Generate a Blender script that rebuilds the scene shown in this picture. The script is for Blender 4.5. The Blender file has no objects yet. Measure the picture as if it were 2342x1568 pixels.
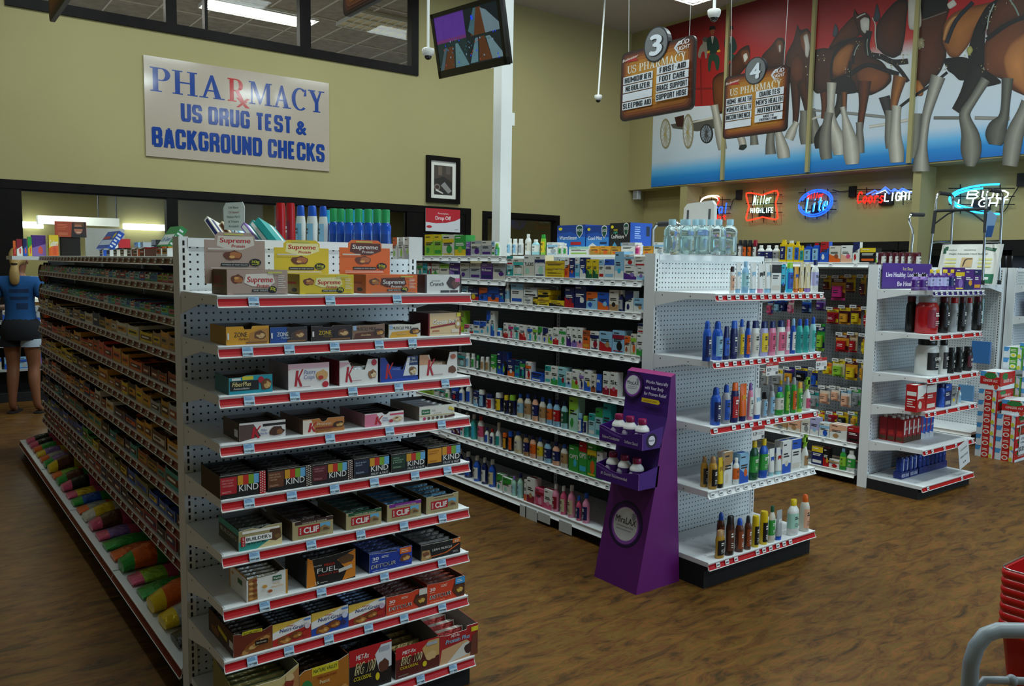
# Pharmacy sales floor rebuilt as a 3D scene (metres, Z up). X runs along the pharmacy wall, Y runs away from the shop front.
import bpy, bmesh, math, random
from mathutils import Vector, Matrix
random.seed(7)
S = bpy.context.scene
COL = S.collection
PI = math.pi
# ---------------------------------------------------------------- camera
FPX, YAW, PITCH, ROLL, HC = 1881.9, .646587, .09489, .014759, 1.62
_f = Vector((math.sin(YAW)*math.cos(PITCH), math.cos(YAW)*math.cos(PITCH), -math.sin(PITCH)))
_r = _f.cross(Vector((0,0,1))).normalized(); _u = _r.cross(_f)
RT = _r*math.cos(ROLL)+_u*math.sin(ROLL); UP = _u*math.cos(ROLL)-_r*math.sin(ROLL); FW = _f
CP = Vector((0,0,HC))
cd = bpy.data.cameras.new('camera'); cam = bpy.data.objects.new('camera', cd); COL.objects.link(cam)
cd.sensor_fit = 'HORIZONTAL'; cd.sensor_width = 36; cd.lens = FPX/2342*36; cd.clip_start = .05; cd.clip_end = 100
M3 = Matrix((RT, UP, -FW)).transposed()
cam.matrix_world = Matrix.Translation(CP) @ M3.to_4x4()
S.camera = cam
# ---------------------------------------------------------------- view, world, lights
S.view_settings.view_transform = 'Standard'; S.view_settings.look = 'None'
S.view_settings.gamma = 1; S.view_settings.use_curve_mapping = False
S.view_settings.exposure = EXPO = -0.2
S.cycles.use_denoising = True
W = bpy.data.worlds.new('sky'); S.world = W; W.use_nodes = True
_bg = W.node_tree.nodes['Background']; _bg.inputs[0].default_value = (.6,.8,1,1); _bg.inputs[1].default_value = .8
def area(name, loc, rot, sx, sy, power, color):
    l = bpy.data.lights.new(name, 'AREA'); l.shape = 'RECTANGLE'; l.size = sx; l.size_y = sy; l.energy = power; l.color = color
    o = bpy.data.objects.new(name, l); COL.objects.link(o); o.location = loc; o.rotation_euler = rot
    return o
CEIL = 5.81; WY = 11.0; SX = 10.93; WX = 11.35      # ceiling height, pharmacy wall, soffit face, wall behind the neon signs
# daylight entering through the shop front windows behind the photographer
area('storefront_daylight', (8.2,-4.7,2.3), (PI/2,0,0), 6, 3.2, 210, (.52,.77,1))
TROFFERS = [(x,y) for y in (-2.2,1.2,4.6,8.6) for x in (1.75,4.5,7.6)]
TPOW = {-2.2:40, 1.2:80, 4.6:92, 8.6:74}
for x,y in TROFFERS:
    area('troffer_light', (x,y,CEIL-.075), (0,0,0), 1.15, .55, TPOW[y], (.86,1,1))
# ---------------------------------------------------------------- pixel <-> world helpers (photo is 2342 x 1568)
def ray(px,py): return RT*((px-1171)/FPX)+UP*(-(py-784)/FPX)+FW
def onY(px,py,y): d = ray(px,py); return CP+d*(y/d.y)
def onX(px,py,x): d = ray(px,py); return CP+d*(x/d.x)
def onZ(px,py,z): d = ray(px,py); return CP+d*((z-HC)/d.z)
def sol(P,D,px=None,py=None):
    v = Vector(P)-CP; D = Vector(D)
    if px is not None: k=(px-1171)/FPX; A=RT
    else: k=-(py-784)/FPX; A=UP
    return (v.dot(A)-k*v.dot(FW))/(k*D.dot(FW)-D.dot(A))
# ---------------------------------------------------------------- colours
NAMED = dict(white='e4e6e2', offwhite='d6d2c4', cream='d8cba4', gray='8f9294', silver='a9aeb2', charcoal='2c2d30', black='0d0d0f', red='b3121a', crimson='8f0f2a',
 maroon='4d0d1c', orange='e0641a', amber='d99a2b', yellow='e3c41c', gold='b58a2e', lime='8fc63a', green='2f9a3c', darkgreen='14573a', teal='1f9a97', turquoise='3fb8b0', cyan='35b6d8',
 lightblue='8fc0e0', blue='1f57c0', navy='14205c', purple='4a1c7c', violet='8a6bb8', magenta='c22a7c', pink='e58fae', lavender='b4b4e0', brown='5a2f1b', tan='b08a5c', darkbrown='2f1a12',
 peach='e8b090', copper='9a4a26', olive='7b7a3a', rose='d6567c', mint='a8d8c4', aqua='9fd4dc', coral='e0584a')
def lin(c): return c/12.92 if c<=.04045 else ((c+.055)/1.055)**2.4
_cc = {}
def C(c):
    if isinstance(c,tuple): return c
    if c not in _cc:
        h = NAMED.get(c,c); _cc[c] = tuple(lin(int(h[i:i+2],16)/255) for i in (0,2,4))+(1.,)
    return _cc[c]
# ---------------------------------------------------------------- materials
def newmat(name):
    m = bpy.data.materials.new(name); m.use_nodes = True; nt = m.node_tree
    return m, nt, nt.nodes['Principled BSDF'], (lambda t,**k: _node(nt,t,k)), nt.links.new
def _node(nt,t,k):
    n = nt.nodes.new(t)
    for a,b in k.items(): setattr(n,a,b)
    return n
MATS = {}
def finish(key, rough, metal=0, spec=.5, noise=.06, nscale=30, emit=0, trans=0, alpha=1, bump=0, coat=0):
    m,nt,b,N,L = newmat(key)
    at = N('ShaderNodeAttribute', attribute_name='paint')
    tc = N('ShaderNodeTexCoord'); nz = N('ShaderNodeTexNoise'); nz.inputs['Scale'].default_value = nscale
    L(tc.outputs['Object'], nz.inputs['Vector'])
    mr = N('ShaderNodeMapRange'); mr.inputs[3].default_value = 1-noise; mr.inputs[4].default_value = 1+noise
    L(nz.outputs['Fac'], mr.inputs[0])
    mx = N('ShaderNodeVectorMath', operation='SCALE'); L(at.outputs['Color'], mx.inputs[0]); L(mr.outputs[0], mx.inputs['Scale'])
    L(mx.outputs[0], b.inputs['Base Color'])
    b.inputs['Roughness'].default_value = rough; b.inputs['Metallic'].default_value = metal
    b.inputs['Specular IOR Level'].default_value = spec
    if emit: L(at.outputs['Color'], b.inputs['Emission Color']); b.inputs['Emission Strength'].default_value = emit
    if trans: b.inputs['Transmission Weight'].default_value = trans; b.inputs['IOR'].default_value = 1.33
    if coat: b.inputs['Coat Weight'].default_value = coat; b.inputs['Coat Roughness'].default_value = .08
    if bump:
        bp = N('ShaderNodeBump'); bp.inputs['Strength'].default_value = bump; bp.inputs['Distance'].default_value = .01
        L(nz.outputs['Fac'], bp.inputs['Height']); L(bp.outputs[0], b.inputs['Normal'])
    MATS[key] = m; return m
finish('carton', .45, noise=.05); finish('plastic', .28, noise=.03); finish('steel', .38, noise=.025, nscale=6); finish('matte', .85, noise=.08)
finish('foil', .3, metal=.35, noise=.18, nscale=45, bump=.6); finish('chrome', .2, metal=1, noise=.02); finish('neon', .4, emit=3.0, noise=0)
finish('rail', .33, spec=.2, noise=.03); finish('clear', .06, trans=.9, noise=0); finish('screen', .15, emit=.7, noise=.3, nscale=14); finish('lamp', .4, emit=9, noise=0)
finish('print', .5, noise=.1, nscale=9); finish('glossy', .12, noise=.03, coat=.6); finish('skin', .5, noise=.05); finish('cloth', .9, noise=.15, nscale=60); finish('hair', .55, noise=.3, nscale=40)
def pegboard():
    m,nt,b,N,L = newmat('pegboard')
    at = N('ShaderNodeAttribute', attribute_name='paint'); tc = N('ShaderNodeTexCoord')
    sc = N('ShaderNodeVectorMath', operation='SCALE'); sc.inputs['Scale'].default_value = 1/.0254; L(tc.outputs['Object'], sc.inputs[0])
    fr = N('ShaderNodeVectorMath', operation='FRACTION'); L(sc.outputs[0], fr.inputs[0])
    sb = N('ShaderNodeVectorMath', operation='SUBTRACT'); sb.inputs[1].default_value=(.5,.5,.5); L(fr.outputs[0], sb.inputs[0])
    ml = N('ShaderNodeVectorMath', operation='MULTIPLY'); ml.inputs[1].default_value=(1,0,1); L(sb.outputs[0], ml.inputs[0])
    ln = N('ShaderNodeVectorMath', operation='LENGTH'); L(ml.outputs[0], ln.inputs[0])
    lt = N('ShaderNodeMath', operation='LESS_THAN'); lt.inputs[1].default_value=.15; L(ln.outputs['Value'], lt.inputs[0])
    mx = N('ShaderNodeMix', data_type='RGBA'); L(lt.outputs[0], mx.inputs[0]); L(at.outputs['Color'], mx.inputs[6]); mx.inputs[7].default_value=(.006,.007,.008,1)
    L(mx.outputs[2], b.inputs['Base Color']); b.inputs['Roughness'].default_value=.4
    MATS['peg'] = m
pegboard()
# ---------------------------------------------------------------- mesh builder
class B:
    def __init__(s): s.v=[]; s.f=[]; s.c=[]; s.m=[]; s.mk=[]; s.sm=[]
    def _mi(s,fin):
        if fin not in s.mk: s.mk.append(fin)
        return s.mk.index(fin)
    def add(s, vs, fs, col, fin='carton', smooth=False):
        n=len(s.v); s.v += [tuple(v) for v in vs]; mi=s._mi(fin); multi=isinstance(col,list)
        for i,f in enumerate(fs):
            s.f.append([k+n for k in f]); s.c.append(([C(q) for q in col[i]] if isinstance(col[i],list) else C(col[i])) if multi else C(col)); s.m.append(mi); s.sm.append(smooth)
        return s
    def poly(s, pts, col, fin='carton'): return s.add(pts,[list(range(len(pts)))],col,fin)
    def box(s, x0,x1,y0,y1,z0,z1, col, fin='carton', cols=None):
        v=[(x0,y0,z0),(x1,y0,z0),(x1,y1,z0),(x0,y1,z0),(x0,y0,z1),(x1,y0,z1),(x1,y1,z1),(x0,y1,z1)]
        f=[[0,1,5,4],[1,2,6,5],[2,3,7,6],[3,0,4,7],[4,5,6,7],[3,2,1,0]]   # front(-y) right back left top bottom
        return s.add(v,f,cols if cols else col,fin)
    def rbox(s, x0,x1,y0,y1,z0,z1,r,col,fin='plastic',n=3):
        # box with rounded vertical edges
        pts=[]
        for cx,cy,a in ((x1-r,y1-r,0),(x0+r,y1-r,PI/2),(x0+r,y0+r,PI),(x1-r,y0+r,1.5*PI)):
            for i in range(n+1): t=a+PI/2*i/n; pts.append((cx+r*math.cos(t),cy+r*math.sin(t)))
        return s.prism(pts,z0,z1,col,fin)
    def prism(s, pts, z0,z1, col, fin='plastic', side=None, axis='z'):
        n=len(pts)
        def q(p,z): return (p[0],p[1],z) if axis=='z' else ((p[0],z,p[1]) if axis=='y' else (z,p[0],p[1]))
        v=[q(p,z0) for p in pts]+[q(p,z1) for p in pts]
        f=[[i,(i+1)%n,n+(i+1)%n,n+i] for i in range(n)]
        if axis=='y': f=[a[::-1] for a in f]
        s.add(v,f,side or col,fin)
        top=[n+i for i in range(n)]; bot=list(range(n))[::-1]
        if axis=='y': top,bot=top[::-1],bot[::-1]
        return s.add(v,[bot,top],col,fin)
    def lathe(s, prof, cols, fin='plastic', n=14, cx=0, cy=0, sy=1., closed=True):
        k=len(prof); v=[]
        for r,z in prof:
            for i in range(n):
                a=2*PI*i/n; v.append((cx+r*math.cos(a), cy+r*sy*math.sin(a), z))
        f=[];cc=[]
        for j in range(k-1):
            c=cols[min(j,len(cols)-1)] if isinstance(cols,list) else cols
            for i in range(n): f.append([j*n+i,j*n+(i+1)%n,(j+1)*n+(i+1)%n,(j+1)*n+i]); cc.append(c)
        if isinstance(fin,list):
            for g in sorted(set(fin)):
                idx=[i for i in range(len(f)) if fin[min(i//n,len(fin)-1)]==g]
                s.add(v,[f[i] for i in idx],[cc[i] for i in idx],g,True)
            fl=fin[-1]
        else: s.add(v,f,cc,fin,True); fl=fin
        if closed:
            s.add(v[-n:],[list(range(n))],cc[-1],fl); s.add(v[:n],[list(range(n))[::-1]],cc[0],fl)
        return s
    def tube(s, pts, r, col, fin='plastic', n=8, cap=True, closed=False):
        P=[Vector(p) for p in pts]; k=len(P); rings=[]
        rs = r if isinstance(r,list) else [r]*k
        up=None
        for i in range(k):
            t=((P[(i+1)%k] if (closed or i<k-1) else P[i])-(P[i-1] if (closed or i>0) else P[i]))
            if t.length<1e-9: t=Vector((0,0,1))
            t.normalize()
            if up is None: up = Vector((0,0,1)) if abs(t.z)<.9 else Vector((1,0,0))
            a=t.cross(up)
            if a.length<1e-6: a=t.cross(Vector((1,0,0))) if abs(t.x)<.9 else t.cross(Vector((0,1,0)))
            a.normalize(); b=a.cross(t).normalized(); up=b
            rings.append([P[i]+(a*math.cos(2*PI*j/n)+b*math.sin(2*PI*j/n))*rs[i] for j in range(n)])
        v=[p for g in rings for p in g]; f=[]
        for i in range(k if closed else k-1):
            i2=(i+1)%k
            for j in range(n): f.append([i*n+j,i*n+(j+1)%n,i2*n+(j+1)%n,i2*n+j])
        s.add(v,f,col,fin,True)
        if cap and not closed: s.add(v,[list(range(n)),[ (k-1)*n+j for j in range(n)][::-1]],col,fin)
        return s
    def ball(s,c,r,col,fin='plastic',n=12,m=8,sc=(1,1,1)):
        v=[];f=[]
        for j in range(m+1):
            t=PI*j/m
            for i in range(n): a=2*PI*i/n; v.append((c[0]+r*sc[0]*math.sin(t)*math.cos(a),c[1]+r*sc[1]*math.sin(t)*math.sin(a),c[2]-r*sc[2]*math.cos(t)))
        for j in range(m):
            for i in range(n): f.append([j*n+i,j*n+(i+1)%n,(j+1)*n+(i+1)%n,(j+1)*n+i])
        return s.add(v,f,col,fin,True)
    def build(s, name, parent=None, loc=None, rz=0, mats=None):
        me=bpy.data.meshes.new(name); me.from_pydata(s.v,[],s.f)
        for k in s.mk: me.materials.append(MATS[k])
        at=me.attributes.new('paint','FLOAT_COLOR','CORNER')
        buf=[]
        for f,c in zip(s.f,s.c):
            if isinstance(c,list):
                for q in c: buf += list(q)
            else: buf += list(c)*len(f)
        at.data.foreach_set('color',buf)
        me.polygons.foreach_set('material_index',s.m); me.polygons.foreach_set('use_smooth',s.sm); me.update()
        o=bpy.data.objects.new(name,me); COL.objects.link(o)
        if loc is not None: o.location=loc
        o.rotation_euler=(0,0,rz)
        if parent: o.parent=parent
        return o
# ---------------------------------------------------------------- tagging
LABELS={}
def tag(o,label,cat,group=None):
    o['label']=label; o['category']=cat
    if group: o['group']=group
    LABELS.setdefault(label,[]).append(o)
    return o
def empty(name,loc,rz=0):
    o=bpy.data.objects.new(name,None); COL.objects.link(o); o.location=loc; o.rotation_euler=(0,0,rz); o.empty_display_size=.1; return o
def struct(o): o['kind']='structure'; return o
def copytree(o,parent=None):
    c=o.copy(); COL.objects.link(c)
    if parent: c.parent=parent
    for ch in o.children: copytree(ch,c)
    return c
ORD='first second third fourth fifth sixth seventh eighth ninth tenth eleventh twelfth thirteenth fourteenth fifteenth sixteenth seventeenth eighteenth nineteenth twentieth'.split()
def nth(i):
    if i<20: return ORD[i]
    t=['twenty','thirty','forty','fifty','sixty'][i//10-2 if (i+1)%10 else (i+1)//10-2]
    k=(i+1)%10
    return t+'-'+ORD[k-1] if k else {20:'twentieth',30:'thirtieth',40:'fortieth',50:'fiftieth'}[i+1]
# ---------------------------------------------------------------- text and flat art
_tc={}
def glyphs(txt,bold=0.):
    k=txt
    if k in _tc: return _tc[k]
    cu=bpy.data.curves.new('t','FONT'); cu.body=txt; cu.size=1; cu.resolution_u=3
    o=bpy.data.objects.new('t',cu); COL.objects.link(o)
    dg=bpy.context.evaluated_depsgraph_get(); ev=o.evaluated_get(dg); me=ev.to_mesh()
    vs=[(v.co.x,v.co.y) for v in me.vertices]; fs=[list(p.vertices) for p in me.polygons]
    ev.to_mesh_clear(); bpy.data.objects.remove(o); bpy.data.curves.remove(cu)
    if vs:
        x0=min(v[0] for v in vs); x1=max(v[0] for v in vs)
        H=.729
        vs=[((x-x0)/H,y/H) for x,y in vs]; w=(x1-x0)/H
    else: w=0
    _tc[k]=(vs,fs,w); return _tc[k]
def ring(cx,cy,a,b,ta,tb,t0,t1,n=12):
    vs=[];fs=[]
    for i in range(n+1):
        t=math.radians(t0+(t1-t0)*i/n); c,s_=math.cos(t),math.sin(t)
        vs += [(cx+a*c,cy+b*s_),(cx+(a-ta)*c,cy+(b-tb)*s_)]
    for i in range(n): fs.append([2*i,2*i+2,2*i+3,2*i+1])
    return vs,fs
def _sf(x0,x1,y): return [(x0,y),(x1,y),(x1,y+.05),(x0,y+.05)]
def _rc(x0,y0,x1,y1): return [(x0,y0),(x1,y0),(x1,y1),(x0,y1)]
def serif_letter(ch):
    P=[];R=[];w=.8
    if ch in 'PR':
        P=[_rc(.1,0,.27,1),_sf(0,.4,0),_sf(0,.3,.95),_rc(.27,.95,.45,1),_rc(.27,.46,.45,.51)]; R=[ring(.42,.73,.3,.27,.17,.05,-90,90)]; w=.75
        if ch=='R': P+=[[(.36,.48),(.54,.48),(.8,0),(.6,0)],_sf(.58,.9,0)]; w=.9
    elif ch=='H': P=[_rc(.1,0,.26,1),_rc(.66,0,.82,1),_rc(.26,.48,.66,.54)]+[_sf(a,a+.36,y) for a in (0,.56) for y in (0,.95)]; w=.95
    elif ch=='A': P=[[(.12,0),(.2,0),(.5,.85),(.44,1)],[(.62,0),(.84,0),(.52,1),(.44,1)][::-1],_rc(.24,.3,.7,.36),_sf(0,.32,0),_sf(.54,.96,0)]; w=.96
    elif ch=='M': P=[_rc(.1,0,.16,1),_rc(.9,0,1.06,1),[(.1,1),(.28,1),(.62,.12),(.54,0)][::-1],[(.54,0),(.62,.12),(.94,1),(.88,1)],_sf(0,.3,0),_sf(.8,1.16,0),_sf(0,.26,.95),_sf(.9,1.16,.95)]; w=1.16
    elif ch=='C': R=[ring(.45,.5,.45,.52,.18,.06,50,310,18)]; P=[[(.66,.66),(.78,.68),(.78,.98),(.74,.98)]]; w=.84
    elif ch=='Y': P=[_rc(.38,0,.55,.46),[(.06,1),(.28,1),(.54,.46),(.38,.42)][::-1],[(.74,1),(.66,1),(.46,.5),(.54,.44)],_sf(.28,.66,0),_sf(0,.38,.95),_sf(.58,.9,.95)]; w=.9
    elif ch=='U': P=[_rc(.1,.32,.27,1),_rc(.68,.32,.75,1),_sf(0,.38,.95),_sf(.58,.86,.95)]; R=[ring(.425,.34,.325,.36,.17,.08,180,270),ring(.425,.34,.325,.36,.07,.08,270,360)]; w=.86
    elif ch=='S': R=[ring(.32,.73,.3,.28,.13,.07,40,270),ring(.34,.27,.32,.29,.13,.07,-140,90)]; P=[_rc(.56,.7,.62,1),_rc(.02,0,.08,.3)]; w=.68
    elif ch=='x': P=[[(0,.5),(.14,.5),(.6,0),(.44,0)][::-1],[(.5,.5),(.6,.5),(.1,0),(0,0)][::-1]]; w=.6
    elif ch==' ': w=.4
    return P,R,w
def serif(txt,sp=.06):
    vs=[];fs=[];x=0
    for ch in txt:
        P,R,w=serif_letter(ch)
        for p in P: n=len(vs); vs+=[(x+a,b) for a,b in p]; fs.append(list(range(n,n+len(p))))
        for rv,rf in R: n=len(vs); vs+=[(x+a,b) for a,b in rv]; fs+=[[k+n for k in f] for f in rf]
        x+=w+sp
    return vs,fs,x-sp
_E=-.102; _T=1.102
BF={'H':[[0,_E,0,_T],[1,_E,1,_T],[0,.5,1,.5]],'I':[[.5,_E,.5,_T]],'N':[[0,_E,0,_T],[1,_E,1,_T],[0,1,1,0]],'M':[[0,_E,0,_T],[1,_E,1,_T],[0,1,.5,.25],[.5,.25,1,1]],'U':[[0,_T,0,.12,.12,0,.88,0,1,.12,1,_T]],'D':[[0,0,0,1,.85,1,1,.87,1,.13,.85,0,0,0]],'F':[[0,_E,0,1,1,1],[0,.5,.8,.5]],'E':[[1,1,0,1,0,0,1,0],[0,.5,.85,.5]],
 'R':[[0,_E,0,1,.85,1,1,.87,1,.62,.85,.5,0,.5],[.6,.5,1,.3,1,_E]],'P':[[0,_E,0,1,.85,1,1,.87,1,.6,.85,.47,0,.47]],'B':[[0,0,0,1,.8,1,.95,.88,.95,.64,.8,.52,0,.52],[.8,.52,1,.4,1,.13,.85,0,0,0]],'Z':[[0,1,1,1,0,0,1,0]],'L':[[0,_T,0,0,1,0]],'G':[[1,.72,1,.87,.87,1,.13,1,0,.87,0,.13,.13,0,.87,0,1,.13,1,.45,.6,.45]],
 'S':[[1,.72,1,.88,.87,1,.13,1,0,.88,0,.65,.13,.54,.87,.46,1,.35,1,.12,.87,0,.13,0,0,.12,0,.28]],'O':[[.13,0,0,.13,0,.87,.13,1,.87,1,1,.87,1,.13,.87,0,.13,0]],'C':[[1,.66,1,.87,.87,1,.13,1,0,.87,0,.13,.13,0,.87,0,1,.13,1,.34]],'T':[[-.15,1,1.15,1],[.5,1,.5,_E]],'A':[[-.05,_E,.38,1],[.62,1,1.05,_E],[.3,1,.7,1],[.2,.25,.8,.25]],'K':[[0,_E,0,_T],[1,_T,.15,.45],[.35,.62,1.05,_E]],
 'V':[[-.05,_T,.5,0],[.5,0,1.05,_T]],'W':[[0,_T,.22,0],[.22,0,.5,.9],[.5,.9,.78,0],[.78,0,1,_T]],'Y':[[-.05,_T,.5,.48],[1.05,_T,.5,.48],[.5,.48,.5,_E]],"'":[[.5,_T,.5,.8]],'-':[[.05,.45,.95,.45]]}
BW={'I':.17,"'":.15,'M':.66,'W':.7,'L':.42,'E':.43,'F':.42,'-':.3,' ':.2,'T':.44}
def block(txt,hw=.092,gap=.05):
    vs=[];fs=[];x=0
    for ch in txt:
        w=BW.get(ch,.48); iw=max(.001,w-2*hw)
        for st in BF.get(ch,[]):
            P=[(x+hw+st[i]*iw,hw+st[i+1]*(1-2*hw)) for i in range(0,len(st),2)]
            for i in range(len(P)-1):
                (ax,ay),(bx,by)=P[i],P[i+1]; L=math.hypot(bx-ax,by-ay) or 1; nx,ny=-(by-ay)/L*hw,(bx-ax)/L*hw; n=len(vs)
                vs+=[(ax-nx,ay-ny),(bx-nx,by-ny),(bx+nx,by+ny),(ax+nx,ay+ny)]; fs.append([n,n+1,n+2,n+3])
                if i or P[0]==P[-1] or len(P)>2:
                    n=len(vs); vs+=[(ax+hw*math.cos(q*PI/4+PI/8)*1.05,ay+hw*math.sin(q*PI/4+PI/8)*1.05) for q in range(8)]
                    if i or P[0]==P[-1]: fs.append(list(range(n,n+8)))
        x+=w+gap
    return vs,fs,x-gap
class Face:
    def __init__(s,b,O,U,V,w,h,fin='carton',eps=.00025,k=1):
        s.b=b; s.O=Vector(O); s.U=Vector(U).normalized(); s.V=Vector(V).normalized(); s.N=s.U.cross(s.V); s.w=w; s.h=h; s.fin=fin; s.e=eps; s.k=k
    def pt(s,u,v): return s.O+s.U*(u*s.w)+s.V*(v*s.h)+s.N*(s.e*s.k)
    def p(s,pts,col,fin=None): s.b.poly([s.pt(*q) for q in pts],col,fin or s.fin); s.k+=1; return s
    def r(s,u0,v0,u1,v1,col,fin=None): return s.p([(u0,v0),(u1,v0),(u1,v1),(u0,v1)],col,fin)
    def c(s,u,v,ru,rv,col,fin=None,n=18): return s.p([(u+ru*math.cos(2*PI*i/n),v+rv*math.sin(2*PI*i/n)) for i in range(n)],col,fin)
    def blob(s,u,v,ru,rv,col,seed=1,n=13):
        rd=random.Random(seed)
        return s.p([(u+ru*rd.uniform(.75,1.1)*math.cos(2*PI*i/n),v+rv*rd.uniform(.75,1.1)*math.sin(2*PI*i/n)) for i in range(n)],col)
    def t(s,txt,u,v,hv,col,w=None,bold=.02,sl=0,al='c',rise=0,font=None,fin=None,rot=0):
        vs,fs,gw=block(txt) if font=='b' else serif(txt) if font else glyphs(txt)
        if not vs: return s
        if font=='b': bold=0
        bs=[(0,0)] if bold<=.004 else [(-bold,0),(0,0),(bold,0)]+([(0,bold*.7),(0,-bold*.7)] if bold>.045 else [])
        nv0=len(vs); lay=[0]*nv0
        if font:
            for i,f in enumerate(fs):
                for k in f: lay[k]=i%11
        lay=[l+12*j for j in range(len(bs)) for l in lay]; nv=nv0
        vs,fs=[(x+dx,y+dy) for dx,dy in bs for x,y in vs],[[k+nv*j for k in f] for j in range(len(bs)) for f in fs]
        hh=hv*s.h; sx=hh if w is None else w*s.w/gw
        tw=gw*sx; off={'c':-tw/2,'l':0,'r':-tw}[al]
        O=s.O+s.U*(u*s.w)+s.V*(v*s.h)+s.N*(s.e*s.k)
        cr,sr=math.cos(rot),math.sin(rot); out=[]
        for li,(x,y) in enumerate(vs):
            a=off+x*sx+y*hh*sl; c=y*hh+(off+x*sx)*rise
            a,c=a*cr-c*sr,a*sr+c*cr
            out.append(O+s.U*a+s.V*c+s.N*(lay[li]*s.e*.03))
        s.b.add(out,fs,col,fin or s.fin); s.k+=1; return s
    def lines(s,u0,v0,u1,v1,n,col,seed=0,th=.5):
        rd=random.Random(seed+n); 
        for i in range(n):
            v=v1-(v1-v0)*(i+.5)/n; hh=(v1-v0)/n*th/2; ue=u0+(u1-u0)*rd.uniform(.6,1)
            s.b.poly([s.pt(u0,v-hh),s.pt(ue,v-hh),s.pt(ue,v+hh),s.pt(u0,v+hh)],col,s.fin)
        s.k+=1; return s
def front(b,w,h,y=0,z=0,x=0,fin='carton'): return Face(b,(x-w/2,y,z),(1,0,0),(0,0,1),w,h,fin)
def leftf(b,w,d,h,z=0,fin='carton'): return Face(b,(-w/2,d,z),(0,-1,0),(0,0,1),d,h,fin)   # the -x side, u from back to front
def topf(b,w,d,h,fin='carton'): return Face(b,(-w/2,0,h),(1,0,0),(0,1,0),w,d,fin)
# ---------------------------------------------------------------- structure materials
def wallmat(name, col, col2, scale=3, rough=.8, bump=.15):
    m,nt,b,N,L=newmat(name); tc=N('ShaderNodeTexCoord'); nz=N('ShaderNodeTexNoise'); nz.inputs['Scale'].default_value=scale; nz.inputs['Detail'].default_value=6
    L(tc.outputs['Object'],nz.inputs['Vector']); r=N('ShaderNodeValToRGB'); r.color_ramp.elements[0].color=C(col); r.color_ramp.elements[1].color=C(col2); r.color_ramp.elements[0].position=.35; r.color_ramp.elements[1].position=.65
    L(nz.outputs['Fac'],r.inputs[0]); L(r.outputs[0],b.inputs['Base Color']); b.inputs['Roughness'].default_value=rough
    if name=='dark_wood': b.inputs['Specular IOR Level'].default_value=.12
    n2=N('ShaderNodeTexNoise'); n2.inputs['Scale'].default_value=160; L(tc.outputs['Object'],n2.inputs['Vector'])
    bp=N('ShaderNodeBump'); bp.inputs['Strength'].default_value=bump; bp.inputs['Distance'].default_value=.004; L(n2.outputs['Fac'],bp.inputs['Height']); L(bp.outputs[0],b.inputs['Normal'])
    MATS[name]=m
wallmat('wall_paint','a49a6a','a99f6e',.8); wallmat('drywall','b9b4aa','beb9b0',1.2,.9); wallmat('dark_wood','0d0a08','14100c',9,.5,.05)
wallmat('olive_paint','7c7448','837b4e',1); wallmat('tile_ceiling','8f877a','a39a8c',7,.9,.5)
def floormat():
    m,nt,b,N,L=newmat('cork_floor'); tc=N('ShaderNodeTexCoord')
    mp=N('ShaderNodeMapping'); mp.inputs['Scale'].default_value=(3.4,10.5,1); mp.inputs['Rotation'].default_value=(0,0,.12); L(tc.outputs['Object'],mp.inputs[0])
    n1=N('ShaderNodeTexNoise'); n1.inputs['Scale'].default_value=1.5; n1.inputs['Detail'].default_value=10; n1.inputs['Roughness'].default_value=.72; n1.inputs['Distortion'].default_value=.8; L(mp.outputs[0],n1.inputs['Vector'])
    r=N('ShaderNodeValToRGB'); e=r.color_ramp.elements; e[0].position=.28; e[0].color=C('2c2010'); e[1].position=.78; e[1].color=C('8c6430')
    for p,c in ((.4,'4a361a'),(.47,'653f1e'),(.53,'624c20'),(.59,'774a22'),(.66,'6a5426')): q=e.new(p); q.color=C(c)
    L(n1.outputs['Fac'],r.inputs[0])
    m2=N('ShaderNodeMapping'); m2.inputs['Scale'].default_value=(7,30,1); m2.inputs['Rotation'].default_value=(0,0,-.25); L(tc.outputs['Object'],m2.inputs[0])
    n2=N('ShaderNodeTexNoise'); n2.inputs['Scale'].default_value=2.6; n2.inputs['Detail'].default_value=4; n2.inputs['Distortion'].default_value=.8; L(m2.outputs[0],n2.inputs['Vector'])
    r2=N('ShaderNodeValToRGB'); r2.color_ramp.elements[0].position=.26; r2.color_ramp.elements[0].color=(.5,.52,.5,1); r2.color_ramp.elements[1].position=.4; r2.color_ramp.elements[1].color=(1,1,1,1)
    L(n2.outputs['Fac'],r2.inputs[0])
    mx=N('ShaderNodeMix',data_type='RGBA',blend_type='MULTIPLY'); mx.inputs[0].default_value=.85; L(r.outputs[0],mx.inputs[6]); L(r2.outputs[0],mx.inputs[7])
    L(mx.outputs[2],b.inputs['Base Color']); b.inputs['Roughness'].default_value=.42; b.inputs['Specular IOR Level'].default_value=.16
    bp=N('ShaderNodeBump'); bp.inputs['Strength'].default_value=.12; bp.inputs['Distance'].default_value=.004; L(n1.outputs['Fac'],bp.inputs['Height']); L(bp.outputs[0],b.inputs['Normal'])
    MATS['floor']=m
floormat()
def glassmat():
    m,nt,b,N,L=newmat('pane'); nt.nodes.remove(b); out=nt.nodes['Material Output']
    t=N('ShaderNodeBsdfTransparent'); t.inputs[0].default_value=(.86,.9,.87,1); g=N('ShaderNodeBsdfGlossy'); g.inputs['Roughness'].default_value=.02
    f=N('ShaderNodeFresnel'); f.inputs[0].default_value=1.22; mx=N('ShaderNodeMixShader'); L(f.outputs[0],mx.inputs[0]); L(t.outputs[0],mx.inputs[1]); L(g.outputs[0],mx.inputs[2]); L(mx.outputs[0],out.inputs[0]); MATS['pane']=m
glassmat()
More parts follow.
